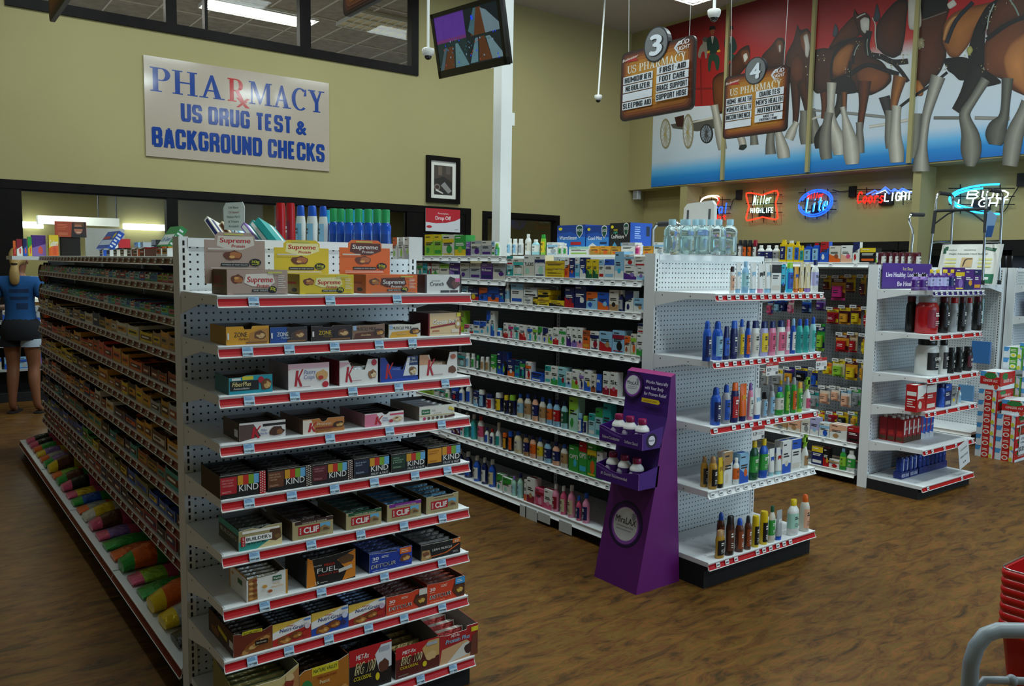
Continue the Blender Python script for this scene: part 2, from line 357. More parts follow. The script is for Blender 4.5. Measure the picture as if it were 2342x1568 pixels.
def muralmat():
    # printed banner: red sky above, white haze, blue ground band - colours of the print itself
    m,nt,b,N,L=newmat('mural_print'); tc=N('ShaderNodeTexCoord'); sp=N('ShaderNodeSeparateXYZ'); L(tc.outputs['Object'],sp.inputs[0])
    mr=N('ShaderNodeMapRange'); mr.inputs[1].default_value=0; mr.inputs[2].default_value=MZ1-MZ0; L(sp.outputs['Z'],mr.inputs[0])
    r=N('ShaderNodeValToRGB'); e=r.color_ramp.elements; e[0].position=0; e[0].color=C('0f6fc0'); e[1].position=1; e[1].color=C('6a0f16')
    for p,c in ((.045,'1a86d0'),(.09,'63b2e4'),(.15,'c2d2e2'),(.42,'d3dae0'),(.52,'d3dae0'),(.60,'c4443c'),(.66,'b01c1c'),(.82,'8e1318')): q=e.new(p); q.color=C(c)
    L(mr.outputs[0],r.inputs[0]); nz=N('ShaderNodeTexNoise'); nz.inputs['Scale'].default_value=5; L(tc.outputs['Object'],nz.inputs['Vector'])
    L(r.outputs[0],b.inputs['Base Color']); b.inputs['Roughness'].default_value=.5; MATS['mural_print']=m
MZ0=3.06; MZ1=CEIL-.06
muralmat()
# ---------------------------------------------------------------- room shell
XL,XR,YF,YB=-5.0,WX,-5.0,WY
struct(B().poly([(XL,YF,0),(XR,YF,0),(XR,19,0),(XL,19,0)],'brown','floor').build('floor'))
struct(B().box(XL-.1,XR+.1,YF-.1,YB+.15,CEIL,CEIL+.1,'white','drywall').build('ceiling'))
def wallpanels(b,x0,x1,z0,z1,holes,mk):
    xs=sorted({x0,x1}|{h[0] for h in holes}|{h[1] for h in holes}); zs=sorted({z0,z1}|{h[2] for h in holes}|{h[3] for h in holes})
    for i in range(len(xs)-1):
        for j in range(len(zs)-1):
            cx,cz=(xs[i]+xs[i+1])/2,(zs[j]+zs[j+1])/2
            if any(h[0]<cx<h[1] and h[2]<cz<h[3] for h in holes): continue
            mk(xs[i],xs[i+1],zs[j],zs[j+1])
LX0,LX1=onY(0,440,WY).x-.75,onY(1075,480,WY).x; LZ1=onY(1075,477,WY).z
UX0,UX1=onY(11,9,WY).x,onY(955,174,WY).x; UZ0=onY(955,174,WY).z
NX0,NX1=onY(1103,485,WY).x,onY(1278,500,WY).x; NZ1=onY(1278,493,WY).z
holes=[(LX0,LX1,.95,LZ1),(UX0,UX1,UZ0,5.72),(NX0,NX1,.95,NZ1)]
b=B(); wallpanels(b,XL,XR,0,CEIL,holes,lambda a,c,d,e:b.box(a,c,WY,WY+.14,d,e,'white','wall_paint')); struct(b.build('wall_back'))
# front wall with shop front openings and left wall (behind / beside the photographer)
b=B(); wallpanels(b,XL,XR,0,CEIL,[(1.8,11.0,.7,3.9)],lambda a,c,d,e:b.box(a,c,YF-.14,YF,d,e,'white','wall_paint')); struct(b.build('wall_front'))
struct(B().box(XL-.14,XL,YF,YB,0,CEIL,'white','drywall').build('wall_left'))
b=B()
for k in range(7): x=1.8+k*9.2/6; b.box(x-.04,x+.04,YF-.12,YF-.02,.7,3.9,'black','dark_wood')
for z in (.7,2.6,3.86): b.box(1.8,11.0,YF-.12,YF-.02,z,z+.06,'black','dark_wood')
struct(b.build('window_5'))
# right wall: recessed lower wall, projecting upper soffit that carries the mural, pilasters, cooler opening
SZ=onX(1440,435,SX).z
CZ=onX(2100,551,WX).z
b=B(); b.box(WX,WX+.12,YF,WY,CZ,CEIL,'white','wall_paint'); b.box(WX,WX+.12,9.36,WY,0,CZ,'white','wall_paint'); b.box(WX,WX+.12,YF,1.3,0,CZ,'white','wall_paint'); struct(b.build('wall_right'))
struct(B().box(WX+1.0,WX+1.1,YF,WY,0,CZ+.1,'charcoal','matte').build('wall_cooler_side'))
struct(B().box(WX+.1,WX+1.0,YF,WY,CZ+.02,CZ+.1,'charcoal','matte').build('ceiling_cooler'))
struct(B().box(SX,WX,YF,WY,SZ,CEIL,'white','wall_paint').build('trim_1'))
for i,(a,c) in enumerate(((1556,1571),(2087,2120))):
    ya,yc=onX(a,430,SX+.02).y,onX(c,430,SX+.02).y
    if i==1: yc=onX(2106,420,SX+.02).y
    struct(B().box(SX+.02,WX,yc,ya,0,SZ,'white','wall_paint').build('trim_%d'%(i+2)))
def window(name,x0,x1,z0,z1,fr,mull,sub=()):
    b=B(); y0,y1=WY-.03,WY+.1
    b.box(x0,x1,y0,y1,z1-fr,z1,'black','dark_wood'); b.box(x0,x1,y0,y1,z0,z0+fr,'black','dark_wood')
    b.box(x0,x0+fr,y0,y1,z0+fr,z1-fr,'black','dark_wood'); b.box(x1-fr,x1,y0,y1,z0+fr,z1-fr,'black','dark_wood')
    # stepped inner bead of the frame
    b.box(x0+fr,x1-fr,y0+.03,y1-.03,z1-fr-.02,z1-fr,'black','dark_wood')
    for a,c in mull: b.box(a,c,y0+.01,y1-.01,z0+fr,z1-fr,'black','dark_wood')
    o=struct(b.build(name)); edges=sorted([x0+fr]+[q for m_ in mull for q in m_]+[x1-fr])
    for k in range(0,len(edges)-1,2):
        p=B().poly([(edges[k],WY+.05,z0+fr),(edges[k+1],WY+.05,z0+fr),(edges[k+1],WY+.05,z1-fr),(edges[k],WY+.05,z1-fr)],'white','pane').build('pane',o)
    return o
mx=lambda p,q,y=430:(onY(p,y,WY).x,onY(q,y,WY).x)
window('window_1',LX0,LX1,.95,LZ1,.1,[mx(-60,48),mx(379,405),(onY(930,480,WY).x,LX1-.1)])
b=B(); x0=onY(930,480,WY).x; b.box(x0,LX1-.1,WY-.01,WY+.04,1.05,LZ1-.1,'black','dark_wood'); struct(b.build('door_1'))
window('window_2',UX0,UX1,UZ0,5.72,.12,[mx(379,404,60),mx(468,475,80),mx(685,710,110)])
window('window_3',NX0,NX1,.95,NZ1,.09,[])
# ---------------------------------------------------------------- rooms seen through the glass
b=B(); b.box(XL,9.6,15.6,15.7,0,2.95,'white','olive_paint'); b.box(9.5,9.6,WY+.15,15.6,0,2.95,'white','olive_paint'); struct(b.build('wall_dispensary'))
b=B(); b.box(XL,9.6,WY+.14,15.7,2.78,2.95,'white','tile_ceiling'); struct(b.build('ceiling_dispensary'))
b=B(); b.box(XL,XR,WY+.14,19,5.9,6,'white','tile_ceiling'); struct(b.build('ceiling_mezzanine'))
b=B(); b.box(XL,XR,18.9,19,2.95,5.9,'white','drywall'); b.box(XR-.1,XR,WY+.15,18.9,2.95,5.9,'white','drywall'); struct(b.build('wall_mezzanine'))
# mezzanine ceiling grid, fluorescent troffers and the strip windows in its far wall
b=B()
for k in range(18): x=-2+k*.61*1.2; b.box(x,x+.025,WY+.2,18.9,5.885,5.9,'offwhite','matte')
for k in range(7): y=11.6+k*1.2; b.box(XL,XR,y,y+.025,5.885,5.9,'offwhite','matte')
struct(b.build('trim_4'))
def troffer(name,label,x,y,z,w=1.2,d=.6,lit=True,fins=10):
    r=empty(name,(x,y,z)); tag(r,label,'ceiling light')
    B().box(-w/2,w/2,-d/2,d/2,0,.07,'white','steel').build('housing',r)
    B().poly([(-w/2+.03,-d/2+.03,-.004),(-w/2+.03,d/2-.03,-.004),(w/2-.03,d/2-.03,-.004),(w/2-.03,-d/2+.03,-.004)],(1,1,.95,1) if lit else 'cream','lamp' if lit else 'matte').build('diffuser',r)
    g=B()
    for k in range(fins+1): q=-w/2+w*k/fins; g.box(q-.004,q+.004,-d/2,d/2,-.03,-.005,'white','steel')
    for k in range(4): q=-d/2+d*k/3; g.box(-w/2,w/2,q-.006,q+.006,-.03,-.005,'white','steel')
    g.build('louver',r); return r
p=onZ(595,30,5.86); troffer('ceiling_light','bright fluorescent ceiling light behind the upper window',p.x,p.y,5.86,1.9,.6)
p=onZ(890,60,5.86); troffer('ceiling_light','unlit louvered ceiling light behind the upper window',p.x,p.y,5.86,1.6,1.0,False)
for i,(a,c,y) in enumerate(((0,180,8),(553,675,98),(708,806,128),(813,925,147))):
    q0,q1=onY(a,y,18.88),onY(c,y,18.88)
    zz=(q0.z+q1.z)/2
    b=B(); b.box(q0.x,q1.x,18.84,18.87,zz-.17,zz+.05,(.8,.88,1,1),'lamp'); b.box(q0.x-.05,q1.x+.05,18.8,18.83,zz+.05,zz+.13,'gray','matte'); struct(b.build('window_%d'%(6+i)))
b=B(); b.box(XL,XR,18.6,18.75,4.98,5.12,'gray','steel'); struct(b.build('trim_5'))
for lab,x,y in (('square lit ceiling panel behind the dispensary glass nearest the dark column',1.35,12.3),('lit ceiling panel deep in the dispensary beside the dark column',1.9,14.2),('lit ceiling panel behind the dispensary glass above the teeth brush cartons',3.5,12.6),('lit ceiling panel over the far dispensary counter',6.1,13.6)):
    troffer('ceiling_light',lab,x,y,2.77,1.2,.6,True,6)
    area('dispensary_light',(x,y,2.70),(0,0,0),1,.5,26,(.9,1,.92))
area('mezzanine_light',(3,14.5,5.75),(0,0,0),2,.5,150,(1,.95,.88)); area('mezzanine_light',(7.5,16.5,5.75),(0,0,0),2,.5,110,(1,.93,.85))
# dispensary furniture: work counter, long light box, partition
r=empty('dispensary_counter',(3.2,13.6,0)); tag(r,'pale work counter with an upright back shelf inside the dispensary','counter')
B().box(-3.5,3.5,-.3,.3,0,1.0,'tan','matte').build('cabinet',r); B().box(-3.55,3.55,-.35,.35,1.0,1.05,'white','steel').build('worktop',r); B().box(-3.5,3.5,.2,.32,1.05,1.35,'gray','matte').build('back_shelf',r)
q0,q1=onY(85,503,14.5),onY(270,508,14.5)
r=B().box(0,q1.x-q0.x,-.1,.1,0,.13,'white','steel').build('light_box',None,(q0.x,14.5,q0.z-.06)); tag(r,'long white light box hung inside the dispensary on two rods','light box')
b=B()
for k in (.75,.98): b.tube([((q1.x-q0.x)*k,0,.13),((q1.x-q0.x)*k,0,2.77-q0.z+.06)],.012,'charcoal','steel')
b.build('hanging_rod',r)
for i,(a,c,y) in enumerate(((52,100,513),(286,378,517))):
    q0,q1=onY(a,y,15.4),onY(c,y,15.4); o=B().box(0,q1.x-q0.x,-.06,.06,0,.1,(.9,1,.95,1),'lamp').build('strip_light',None,(q0.x,15.5,q0.z-.05)); tag(o,'glowing strip light on the olive dispensary wall '+('by the dark column' if i==0 else 'left of the dark mullion'),'strip light')
q0,q1=onY(200,520,13.1),onY(290,540,13.1)
o=B().box(0,q1.x-q0.x,0,.05,0,q0.z-1.06,'gray','matte').build('desk_partition',None,(q0.x,13.25,1.06)); tag(o,'grey desk partition on the dispensary counter','partition')
# ---------------------------------------------------------------- steel column
CPX,CPY=onY(1146,545,7.5).x,7.5
b=B(); b.box(CPX-.075,CPX+.075,CPY-.075,CPY+.075,0,CEIL,'white','steel'); b.box(CPX-.11,CPX+.11,CPY-.11,CPY+.11,0,.02,'white','steel')
o=b.build('pillar'); struct(o)
p=onX(1174,272,CPX+.1); o=B().rbox(-.03,.03,-.05,.05,-.07,.07,.01,'white').build('sensor_box',None,(CPX+.106,CPY,p.z)); tag(o,'small white sensor box fixed to the side of the white column','sensor')
# ---------------------------------------------------------------- shelving
def unit(root,fx,W,H,shelves,baseD,baseZ=.125,peg='dfe6ea',rails=None,posts=(1,1),kick='black',dark=False,base=True,basetag='white'):
    """shelves: list of (z, depth, rail colour, [tag spots 0..1] or count). fx = x offset inside the root."""
    steel='e6eaec'
    for k,xx in ((0,0),(1,W-.032)):
        if not posts[k]: continue
        b=B().box(fx+xx,fx+xx+.032,0,.075,0,H,steel,'steel')
        z=.12
        while z<H-.03:
            b.poly([(fx+xx+.0125,-.0006,z),(fx+xx+.0195,-.0006,z),(fx+xx+.0195,-.0006,z+.0165),(fx+xx+.0125,-.0006,z+.0165)],'black','matte'); z+=.0254
        b.build('upright',root)
    B().box(fx+.03,fx+W-.03,.004,.03,.1,H-.012,peg,'peg').build('back_panel',root)
    B().box(fx+.03,fx+W-.03,-.003,.045,H-.035,H-.004,steel,'steel').build('top_rail',root)
    if base:
        B().box(fx+.004,fx+W-.004,-baseD+.025,0,0,baseZ-.025,kick,'matte').build('kick_plate',root)
        shelves=list(shelves)+[(baseZ,baseD)+tuple(basetag if isinstance(basetag,tuple) else (basetag,[]))]
    for i,sh in enumerate(shelves):
        z,D,rc,tags=sh[:4]; isb=base and i==len(shelves)-1
        b=B().box(fx+.008,fx+W-.008,-D,-.004,z-.024,z,steel,'steel')
        if not isb:
            for xx in (.004,W-.007):
                pr=[(-.0,z-.001),(-D+.002,z-.001),(-D+.002,z-.03),(-D*.55,z-.034),(-.0,z-.078)]
                b.prism([(q[0],q[1]) for q in pr],fx+xx,fx+xx+.003,steel,'steel',axis='x')
                for yy in (-.05,-D*.6): b.poly([(fx+xx-.0006,yy,z-.016),(fx+xx-.0006,yy-.006,z-.016),(fx+xx-.0006,yy-.006,z-.022),(fx+xx-.0006,yy,z-.022)],'black','matte')
        # punched pairs of holes along the shelf plate
        k=.08
        while k<W-.05:
            for yy in (-D*.3,-D*.8):
                b.poly([(fx+k,yy,z+.0004),(fx+k+.009,yy,z+.0004),(fx+k+.009,yy+.004,z+.0004),(fx+k,yy+.004,z+.0004)],'charcoal','matte')
            k+=.0762
        so=b.build('base_deck' if isb else 'shelf',root)
        pf=[(-D,z),(-D-.004,z-.001),(-D-.0045,z-.004),(-D-.0015,z-.011),(-D-.002,z-.02),(-D-.006,z-.029),(-D-.0115,z-.0345),(-D-.0135,z-.037),(-D-.012,z-.0395),(-D-.002,z-.036)]
        cols=['e9ecec','e9ecec','e9ecec',rc,rc,rc,'e9ecec','e9ecec','e9ecec']
        v=[(fx+.002,)+q for q in pf]+[(fx+W-.002,)+q for q in pf]; n=len(pf)
        r=B().add(v,[[j,j+n,j+n+1,j+1] for j in range(n-1)],cols,'rail')
        for e in (fx+.002,fx+W-.002): r.prism(pf,e-.0015,e+.0015,'e9ecec','plastic',axis='x')
        ro=r.build('price_rail',so)
        sty=sh[4] if len(sh)>4 else 'b'
        many=B(); cnt=0
        for u in tags:
            t=B() if sty=='b' else many; x=fx+u*W; w=.034 if sty=='b' else .03
            y0,z0,y1,z1=-D-.0055,z-.006,-D-.0125,z-.034
            if sty!='b': z0=z-.008; z1=z-.03; y0=-D-.005; y1=-D-.01
            O=(x-w/2,y1-.0015,z1); V=(0,y0-y1,z0-z1)
            t.poly([(x-w/2,y1-.0015,z1),(x+w/2,y1-.0015,z1),(x+w/2,y0-.0015,z0),(x-w/2,y0-.0015,z0)],'bcd9ea' if sty=='b' else 'e4e6e6','carton')
            F=Face(t,O,(1,0,0),V,w,math.hypot(y0-y1,z0-z1))
            if sty=='b': F.r(0,.5,1,1,'9cc4e4'); F.lines(.08,.55,.9,.95,3,'5c84ac',int(u*99)); F.t('%d'%(10000+int(u*79999)),.3,.14,.2,'2c2d30'); F.r(.6,.12,.92,.3,'4c5258')
            else: F.r(.15,.35,.85,.62,'3a3d42')
            if sty=='b': t.build('price_tag',so)
            else: cnt+=1
        if cnt: many.build('price_tags',so)['kind']='stuff'
    return root
def fpt(fr,x,y,z):
    ox,oy,rz=fr; c,s_=math.cos(rz),math.sin(rz); return Vector((ox+x*c-y*s_, oy+x*s_+y*c, z))
def fdir(fr): return Vector((math.cos(fr[2]),math.sin(fr[2]),0))
def lx(fr,y,z,px): return sol(fpt(fr,0,y,z),fdir(fr),px=px)
def lz(fr,x,y,py): return sol(fpt(fr,x,y,0),(0,0,1),py=py)
R90=-PI/2
RED='b0141c'
# endcap 1 : snack bars (nearest)
E1=(.792,2.95,0); E1W=.936; E1D=.40
E1Z=[lz(E1,.45,-E1D,y) for y in ((674+669.6)/2,(787.5+765.8)/2,(900.8+860)/2,(1011.4+951)/2,(1136.7+1055.4)/2,(1262.4+1159.7)/2,(1383.3+1260)/2,(1501.7+1360.5)/2)]
T1=[(580,755,908),(566,661.5,765,867,943),(569.7,674,806.5,911.6,1018),(569,754.6,891,1009.7),(569.7,667,765,856,949,1023),(581.6,711.6,824.8,923.6,1011.7),(605,735,879,1010.4),(576.6,660.7,752,842.6,924,1011)]
r=empty('endcap_shelving',(E1[0],E1[1],0)); tag(r,'white pegboard endcap with nine red-edged shelves of snack bar cartons','shelving')
unit(r,0,E1W,1.70,[(z,E1D,RED,[lx(E1,-E1D-.008,z-.018,x)/E1W for x in t]) for z,t in zip(E1Z,T1)],.45,.125,'dbe3e8',basetag=(RED,[lx(E1,-.455,.105,x)/E1W for x in (843.7,960.6,1035)]))
E1Z.append(.125)
# gondola 1 behind it: candy on its shadowed side
G1=(1.232,7.75,R90); G1L=4.72
r=empty('gondola_shelving',(G1[0],G1[1],0),R90); tag(r,'long dark gondola packed with candy and gum behind the snack bar endcap','shelving')
G1Z=[1.634,1.517,1.37,1.222,1.06,.905,.75,.597,.443,.308]
G1D=[.25]*3+[.27]*7
for k in range(4):
    n=9; w=G1L/4
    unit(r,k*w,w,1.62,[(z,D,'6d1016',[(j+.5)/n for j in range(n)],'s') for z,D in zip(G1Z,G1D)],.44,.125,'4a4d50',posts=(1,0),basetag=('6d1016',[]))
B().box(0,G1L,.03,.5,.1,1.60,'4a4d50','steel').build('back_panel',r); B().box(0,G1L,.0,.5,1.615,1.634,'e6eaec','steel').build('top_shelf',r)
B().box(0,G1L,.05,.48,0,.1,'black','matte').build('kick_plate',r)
# far endcap of the same gondola
r=empty('endcap_shelving',(.86,7.86,0)); tag(r,'far endcap with a white top shelf at the end of the candy gondola','shelving')
B().box(.2,.7,0,.03,0,1.6,'2c2e30','steel').build('back_panel',r); B().box(-.06,.9,.0,.42,1.60,1.63,'e6eaec','steel').build('shelf',r); B().box(.2,.7,.03,.42,0,.1,'black','matte').build('kick_plate',r)
# gondola 2 : medicine run facing the aisle, with the sunscreen endcap
E2=(3.215,3.02,0); E2W=.93; E2D=.40
G2=(3.655,8.0,R90); G2L=4.89; G2D=.44
yn=4.33
NZ=[lz(G2,8.0-3.7,-G2D,sum(t)/2) for t in ()]
def zline(fr,D,x,y): # height of a shelf lip seen at a pixel
    P=fpt(fr,0,-D,0); q=ray(x,y); n=Vector((math.sin(fr[2]),-math.cos(fr[2]),0)); t=(P-CP).dot(n)/q.dot(n); return (CP+q*t).z
NZ=[(zline(G2,G2D,a,b_)+zline(G2,G2D,c,d))/2 for a,b_,c,d in ((1158,628.3,1473,642.4),(1162,692.4,1471,715.4),(1159.6,773.1,1464.5,814),(1160,857.5,1398,907),(1046,917,1346,996.8),(1046,991.4,1338,1090.5))]
FZ=[zline(G2,G2D,1050,584.5),zline(G2,G2D,1100,638)]+NZ[1:]
NB=(zline(G2,G2D,1046,1087.9)+zline(G2,G2D,1359,1203))/2
r=empty('gondola_shelving',(G2[0],G2[1],0),R90); tag(r,'long white gondola of medicine shelves on the aisle behind the purple display','shelving')
w=1.2225
GP='4d5459'
for k in range(4):
    zz=NZ if k==3 else FZ; n=14 if k==3 else 10
    unit(r,k*w,w,1.69 if k==3 else 1.62,[(z,G2D,'e6e8e8',[(j+.5)/n for j in range(n)],'s') for z in zz],G2D+.005,NB,GP,posts=(1,0),basetag='e6e8e8')
B().box(0,G2L,.03,.45,.1,1.6,GP,'steel').build('back_panel',r); B().box(3*w,G2L,-.1,.5,1.675,1.69,'e6eaec','steel').build('top_shelf',r); B().box(0,G2L,.04,.44,0,.1,'black','matte').build('kick_plate',r)
E2Z=[zline(E2,E2D,1760,669.5),zline(E2,E2D,1750,815),zline(E2,E2D,1750,956),zline(E2,E2D,1743,1095)]
E2B=zline(E2,.42,1750,1247)
r=empty('endcap_shelving',(E2[0],E2[1],0)); tag(r,'white pegboard endcap of sunscreen beside the purple display','shelving')
mix=lambda n,skip: [(j+.5)/n for j in range(n) if j not in skip]
unit(r,0,E2W,1.69,[(E2Z[0],E2D,RED,mix(14,()),'s'),(E2Z[1],E2D,RED,mix(14,(9,10)),'s'),(E2Z[2],E2D,RED,mix(13,(1,11)),'s'),(E2Z[3],E2D,'e6e8e8',mix(14,()),'s')],.42,E2B,'e2e8ec',basetag=(RED,[j/13 for j in (1,2,3,5.5,6.3,7.1,8,8.8,9.6)],'s'))
# gondola 3 : pegboard run and protein endcap
E3W=.79; E3=(5.745,3.2,0); E3D=.40
E3Z=[zline(E3,E3D,2199,663.4),zline(E3,E3D,2190,761),zline(E3,E3D,2180,856),zline(E3,E3D,2175,931),zline(E3,E3D,2169,1015)]
r=empty('endcap_shelving',(E3[0],E3[1],0)); tag(r,'white endcap of protein tubs and canned drinks near the stacked soda cases','shelving')
unit(r,0,E3W,1.66,[(E3Z[0],E3D,'3a2a6c',mix(10,()),'s')]+[(z,E3D,RED,mix(9,(2,4,6)),'s') for z in E3Z[1:]],.41,.1,'ccd3d8',basetag=(RED,[.1,.75],'s'))
G3=(6.12,7.0,R90); G3L=3.70
G3T=zline(G3,.33,1870,599); G3B=zline(G3,.36,1860,995); G3K=zline(G3,.37,1900,1069.5)
r=empty('gondola_shelving',(G3[0],G3[1],0),R90); tag(r,'grey pegboard gondola hung with foot care packs beyond the sunscreen endcap','shelving')
unit(r,0,G3L,1.66,[(G3T,.33,'e6e8e8',mix(18,()),'s'),(G3B,.36,'e6e8e8',mix(20,()),'s')],.37,G3K,'7b8084',posts=(1,0))
B().box(0,G3L,.03,.36,.1,1.62,'7b8084','steel').build('back_panel',r); B().box(0,G3L,-.02,.4,1.635,1.65,'e6eaec','steel').build('top_shelf',r)
# gondola 4
G4=(8.5,7.0,R90)
r=empty('gondola_shelving',(G4[0],G4[1],0),R90); tag(r,'pegboard gondola end rising behind the stacked soda cases','shelving')
unit(r,0,3.52,1.66,[(1.5,.45,'e6e8e8',[])],.44,.11,'cfd6da',posts=(1,1))
r2=empty('endcap_shelving',(8.53,3.38,0)); tag(r2,'white endcap unit rising above the lime soda cases','shelving')
unit(r2,0,.9,1.66,[(1.5,.38,'e6e8e8',[]),(1.2,.38,'e6e8e8',[]),(.85,.38,'e6e8e8',[])],.4,.11,'cfd6da')
# ---------------------------------------------------------------- snack bar cartons on the nearest endcap
def bar_mesh(L,t,h,c1,c2):
    b=B(); n=8; prof=[(t/2*math.cos(2*PI*i/n+.39),h/2+h/2*math.sin(2*PI*i/n+.39)) for i in range(n)]
    xs=[-.5,-.46,-.40,.40,.46,.5]; sc=[(.25,.95),(.3,.95),(1,1),(1,1),(.3,.95),(.25,.95)]
    v=[]
    for x,(sy,sz) in zip(xs,sc): v+=[(x*L,p[0]*sy,h/2+(p[1]-h/2)*sz) for p in prof]
    f=[];c=[]
    for j in range(5):
        for i in range(n): f.append([j*n+i,j*n+(i+1)%n,(j+1)*n+(i+1)%n,(j+1)*n+i]); c.append(c1 if j in(0,4) or i%4<2 else c2)
    b.add(v,[q[::-1] for q in f],c,'foil',False); b.add(v,[list(range(n)),[5*n+i for i in range(n)][::-1]],c1,'foil')
    return b
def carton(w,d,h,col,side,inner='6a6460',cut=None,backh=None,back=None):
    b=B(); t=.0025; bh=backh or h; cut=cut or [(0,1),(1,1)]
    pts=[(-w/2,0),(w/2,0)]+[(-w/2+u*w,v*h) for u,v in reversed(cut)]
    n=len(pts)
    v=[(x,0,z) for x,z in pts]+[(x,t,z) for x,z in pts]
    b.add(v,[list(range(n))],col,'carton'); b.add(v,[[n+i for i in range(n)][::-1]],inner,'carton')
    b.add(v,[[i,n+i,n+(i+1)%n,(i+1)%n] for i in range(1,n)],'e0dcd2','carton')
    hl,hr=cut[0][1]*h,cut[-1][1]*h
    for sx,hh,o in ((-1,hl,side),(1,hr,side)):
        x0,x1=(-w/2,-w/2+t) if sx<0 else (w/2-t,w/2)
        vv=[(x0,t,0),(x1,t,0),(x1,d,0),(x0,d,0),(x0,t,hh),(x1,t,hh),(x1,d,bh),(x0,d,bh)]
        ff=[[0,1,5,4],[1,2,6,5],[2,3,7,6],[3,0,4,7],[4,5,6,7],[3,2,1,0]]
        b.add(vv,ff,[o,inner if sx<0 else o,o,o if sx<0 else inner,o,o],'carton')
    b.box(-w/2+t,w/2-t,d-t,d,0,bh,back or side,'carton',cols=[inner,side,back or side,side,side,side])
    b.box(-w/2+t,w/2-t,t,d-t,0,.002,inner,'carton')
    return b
def closedbox(w,d,h,col,side,top=None): return B().box(-w/2,w/2,0,d,0,h,col,'carton',cols=[col,side,side,side,top or side,side])
def E1box(row,xl,xr,yt,d,col,side,name,label,cat,els,open_=True,cut=None,bar=None,nb=5,lart=None,inner='6a6460',backh=None,fill=.82,dy=0):
    z=E1Z[row]; yf=-(.447 if row==8 else E1D-.003)+dy
    x0,x1=lx(E1,yf,z,xl),lx(E1,yf,z,xr); w=x1-x0-.002; xc=(x0+x1)/2; h=lz(E1,xc,yf,yt)-z
    b=carton(w,d,h,col,side,inner,cut,backh and backh*h) if open_ else closedbox(w,d,h,col,side)
    F=front(b,w,h); els(F)
    if lart: lart(leftf(b,w,d,h))
    P=fpt(E1,xc,yf,z+.0005); o=b.build(name,None,P,E1[2]); tag(o,label,cat,'snack bar cartons on the nearest endcap')
    if open_ and bar:
        t=(d-.012)/nb*.9; bm=None
        for k in range(nb):
            loc=P+Vector((0,.006+(k+.5)*(d-.012)/nb,.003))
            if bm is None: bm=bar_mesh(w*.93,t,h*fill*(1 if not cut else min(1,min(c[1] for c in cut)+.08)),*bar).build('snack_bar',None,loc); q=bm
            else: q=bm.copy(); COL.objects.link(q); q.location=loc
            tag(q,'wrapped bars packed inside the '+' '.join(label.split()[:7]).replace(',',''),'snack bar','bars inside the '+label)
    return o,w,d,h,xc,yf,z
def bite(F,u,v,ru,rv,dark='5a2f1b',lite='c08a48',s=1):
    F.blob(u,v,ru,rv,dark,s); F.blob(u+ru*.15,v-rv*.1,ru*.7,rv*.6,lite,s+5); F.blob(u-ru*.2,v+rv*.3,ru*.35,rv*.25,'7a4420',s+9); F.blob(u+ru*.3,v-rv*.2,ru*.2,rv*.2,'e0b878',s+2)
def sup(F,base,txt,fs,halo,head):
    F.t('30',.845,.1,.2,'e3e02c') if False else None
    k=1
    F.blob(.17,.62,.11,.2,'6a3416',3); F.blob(.18,.6,.08,.13,'b06a30',4); F.blob(.15,.66,.04,.06,'d8a050',5)
    F.p([(.27,.48),(.3,.82),(.74,.86),(.78,.5),(.68,.3),(.4,.34)],halo); F.t('Supreme',.53,.5,.24,txt,w=.42,bold=.035,sl=.12)
    F.t('Protein',.58,.3,.14,fs,w=.2,bold=.03,sl=.15); F.r(.4,.12,.68,.22,'black'); F.t('WHEY ISOLATE',.54,.14,.06,'white',w=.24)
    F.c(.74,.2,.07,.15,'black'); F.t('30g',.74,.18,.14,'e3e02c',w=.09); F.lines(.83,.25,.97,.8,7,'e8e4dc',2,.3); F.r(.66,.86,.9,.93,'c8c85c'); F.r(.1,.02,.95,.06,'8a8078' if base!='e3c41c' else 'b49a20')
def card(o,w,d,h,xc,yf,z,px,col,txt,fs,halo,label):
    yb=yf+d-.004
    x0,x1=lx(E1,yb,z+h,px[0])-xc,lx(E1,yb,z+h,px[1])-xc; zt=lz(E1,xc,yb,px[2])-z; zs=lz(E1,xc,yb,px[3])-z; W_=x1-x0
    a,bq=.17,.83
    out=[(x0,h*.4),(x1,h*.4),(x1,zs),(x0+bq*W_,zs),(x0+bq*W_,zt-.012),(x0+bq*W_-.014,zt),(x0+a*W_+.014,zt),(x0+a*W_,zt-.012),(x0+a*W_,zs),(x0,zs)]
    b=B().prism([(p[0],p[1]) for p in out],d-.006,d-.004,col,'carton',axis='y')
    H=zt-h*.4; F=Face(b,(x0,d-.006,h*.4),(1,0,0),(0,0,1),W_,H)
    F.p([(.2,.74),(.22,.93),(.8,.93),(.82,.76),(.6,.66),(.4,.66)],halo); F.t('Supreme',.5,.8,.1,txt,w=.5,bold=.035,sl=.1); F.t('Protein',.55,.71,.06,fs,w=.22,bold=.03,sl=.12); F.r(.32,.945,.64,.975,'c8c85c')
    F.blob(.47,.55,.17,.1,'6a3416',3); F.blob(.5,.56,.12,.07,'b46a34',8); F.blob(.44,.52,.05,.03,'e0a860',5)
    F.r(.26,.34,.72,.4,'black'); F.t('POWERED BY WHEY ISOLATE',.49,.355,.025,'white',w=.42); F.c(.83,.42,.1,.075,'black'); F.t('30g',.83,.41,.05,'e3e02c',w=.14); F.t('PROTEIN',.83,.37,.02,'e3e02c',w=.12); F.r(.05,.66,.4,.69,'d8cfc4'); F.lines(.1,.26,.92,.32,2,'efe8e0',4,.35)
    q=b.build('header_card',o); q['label']=label
G='snack'
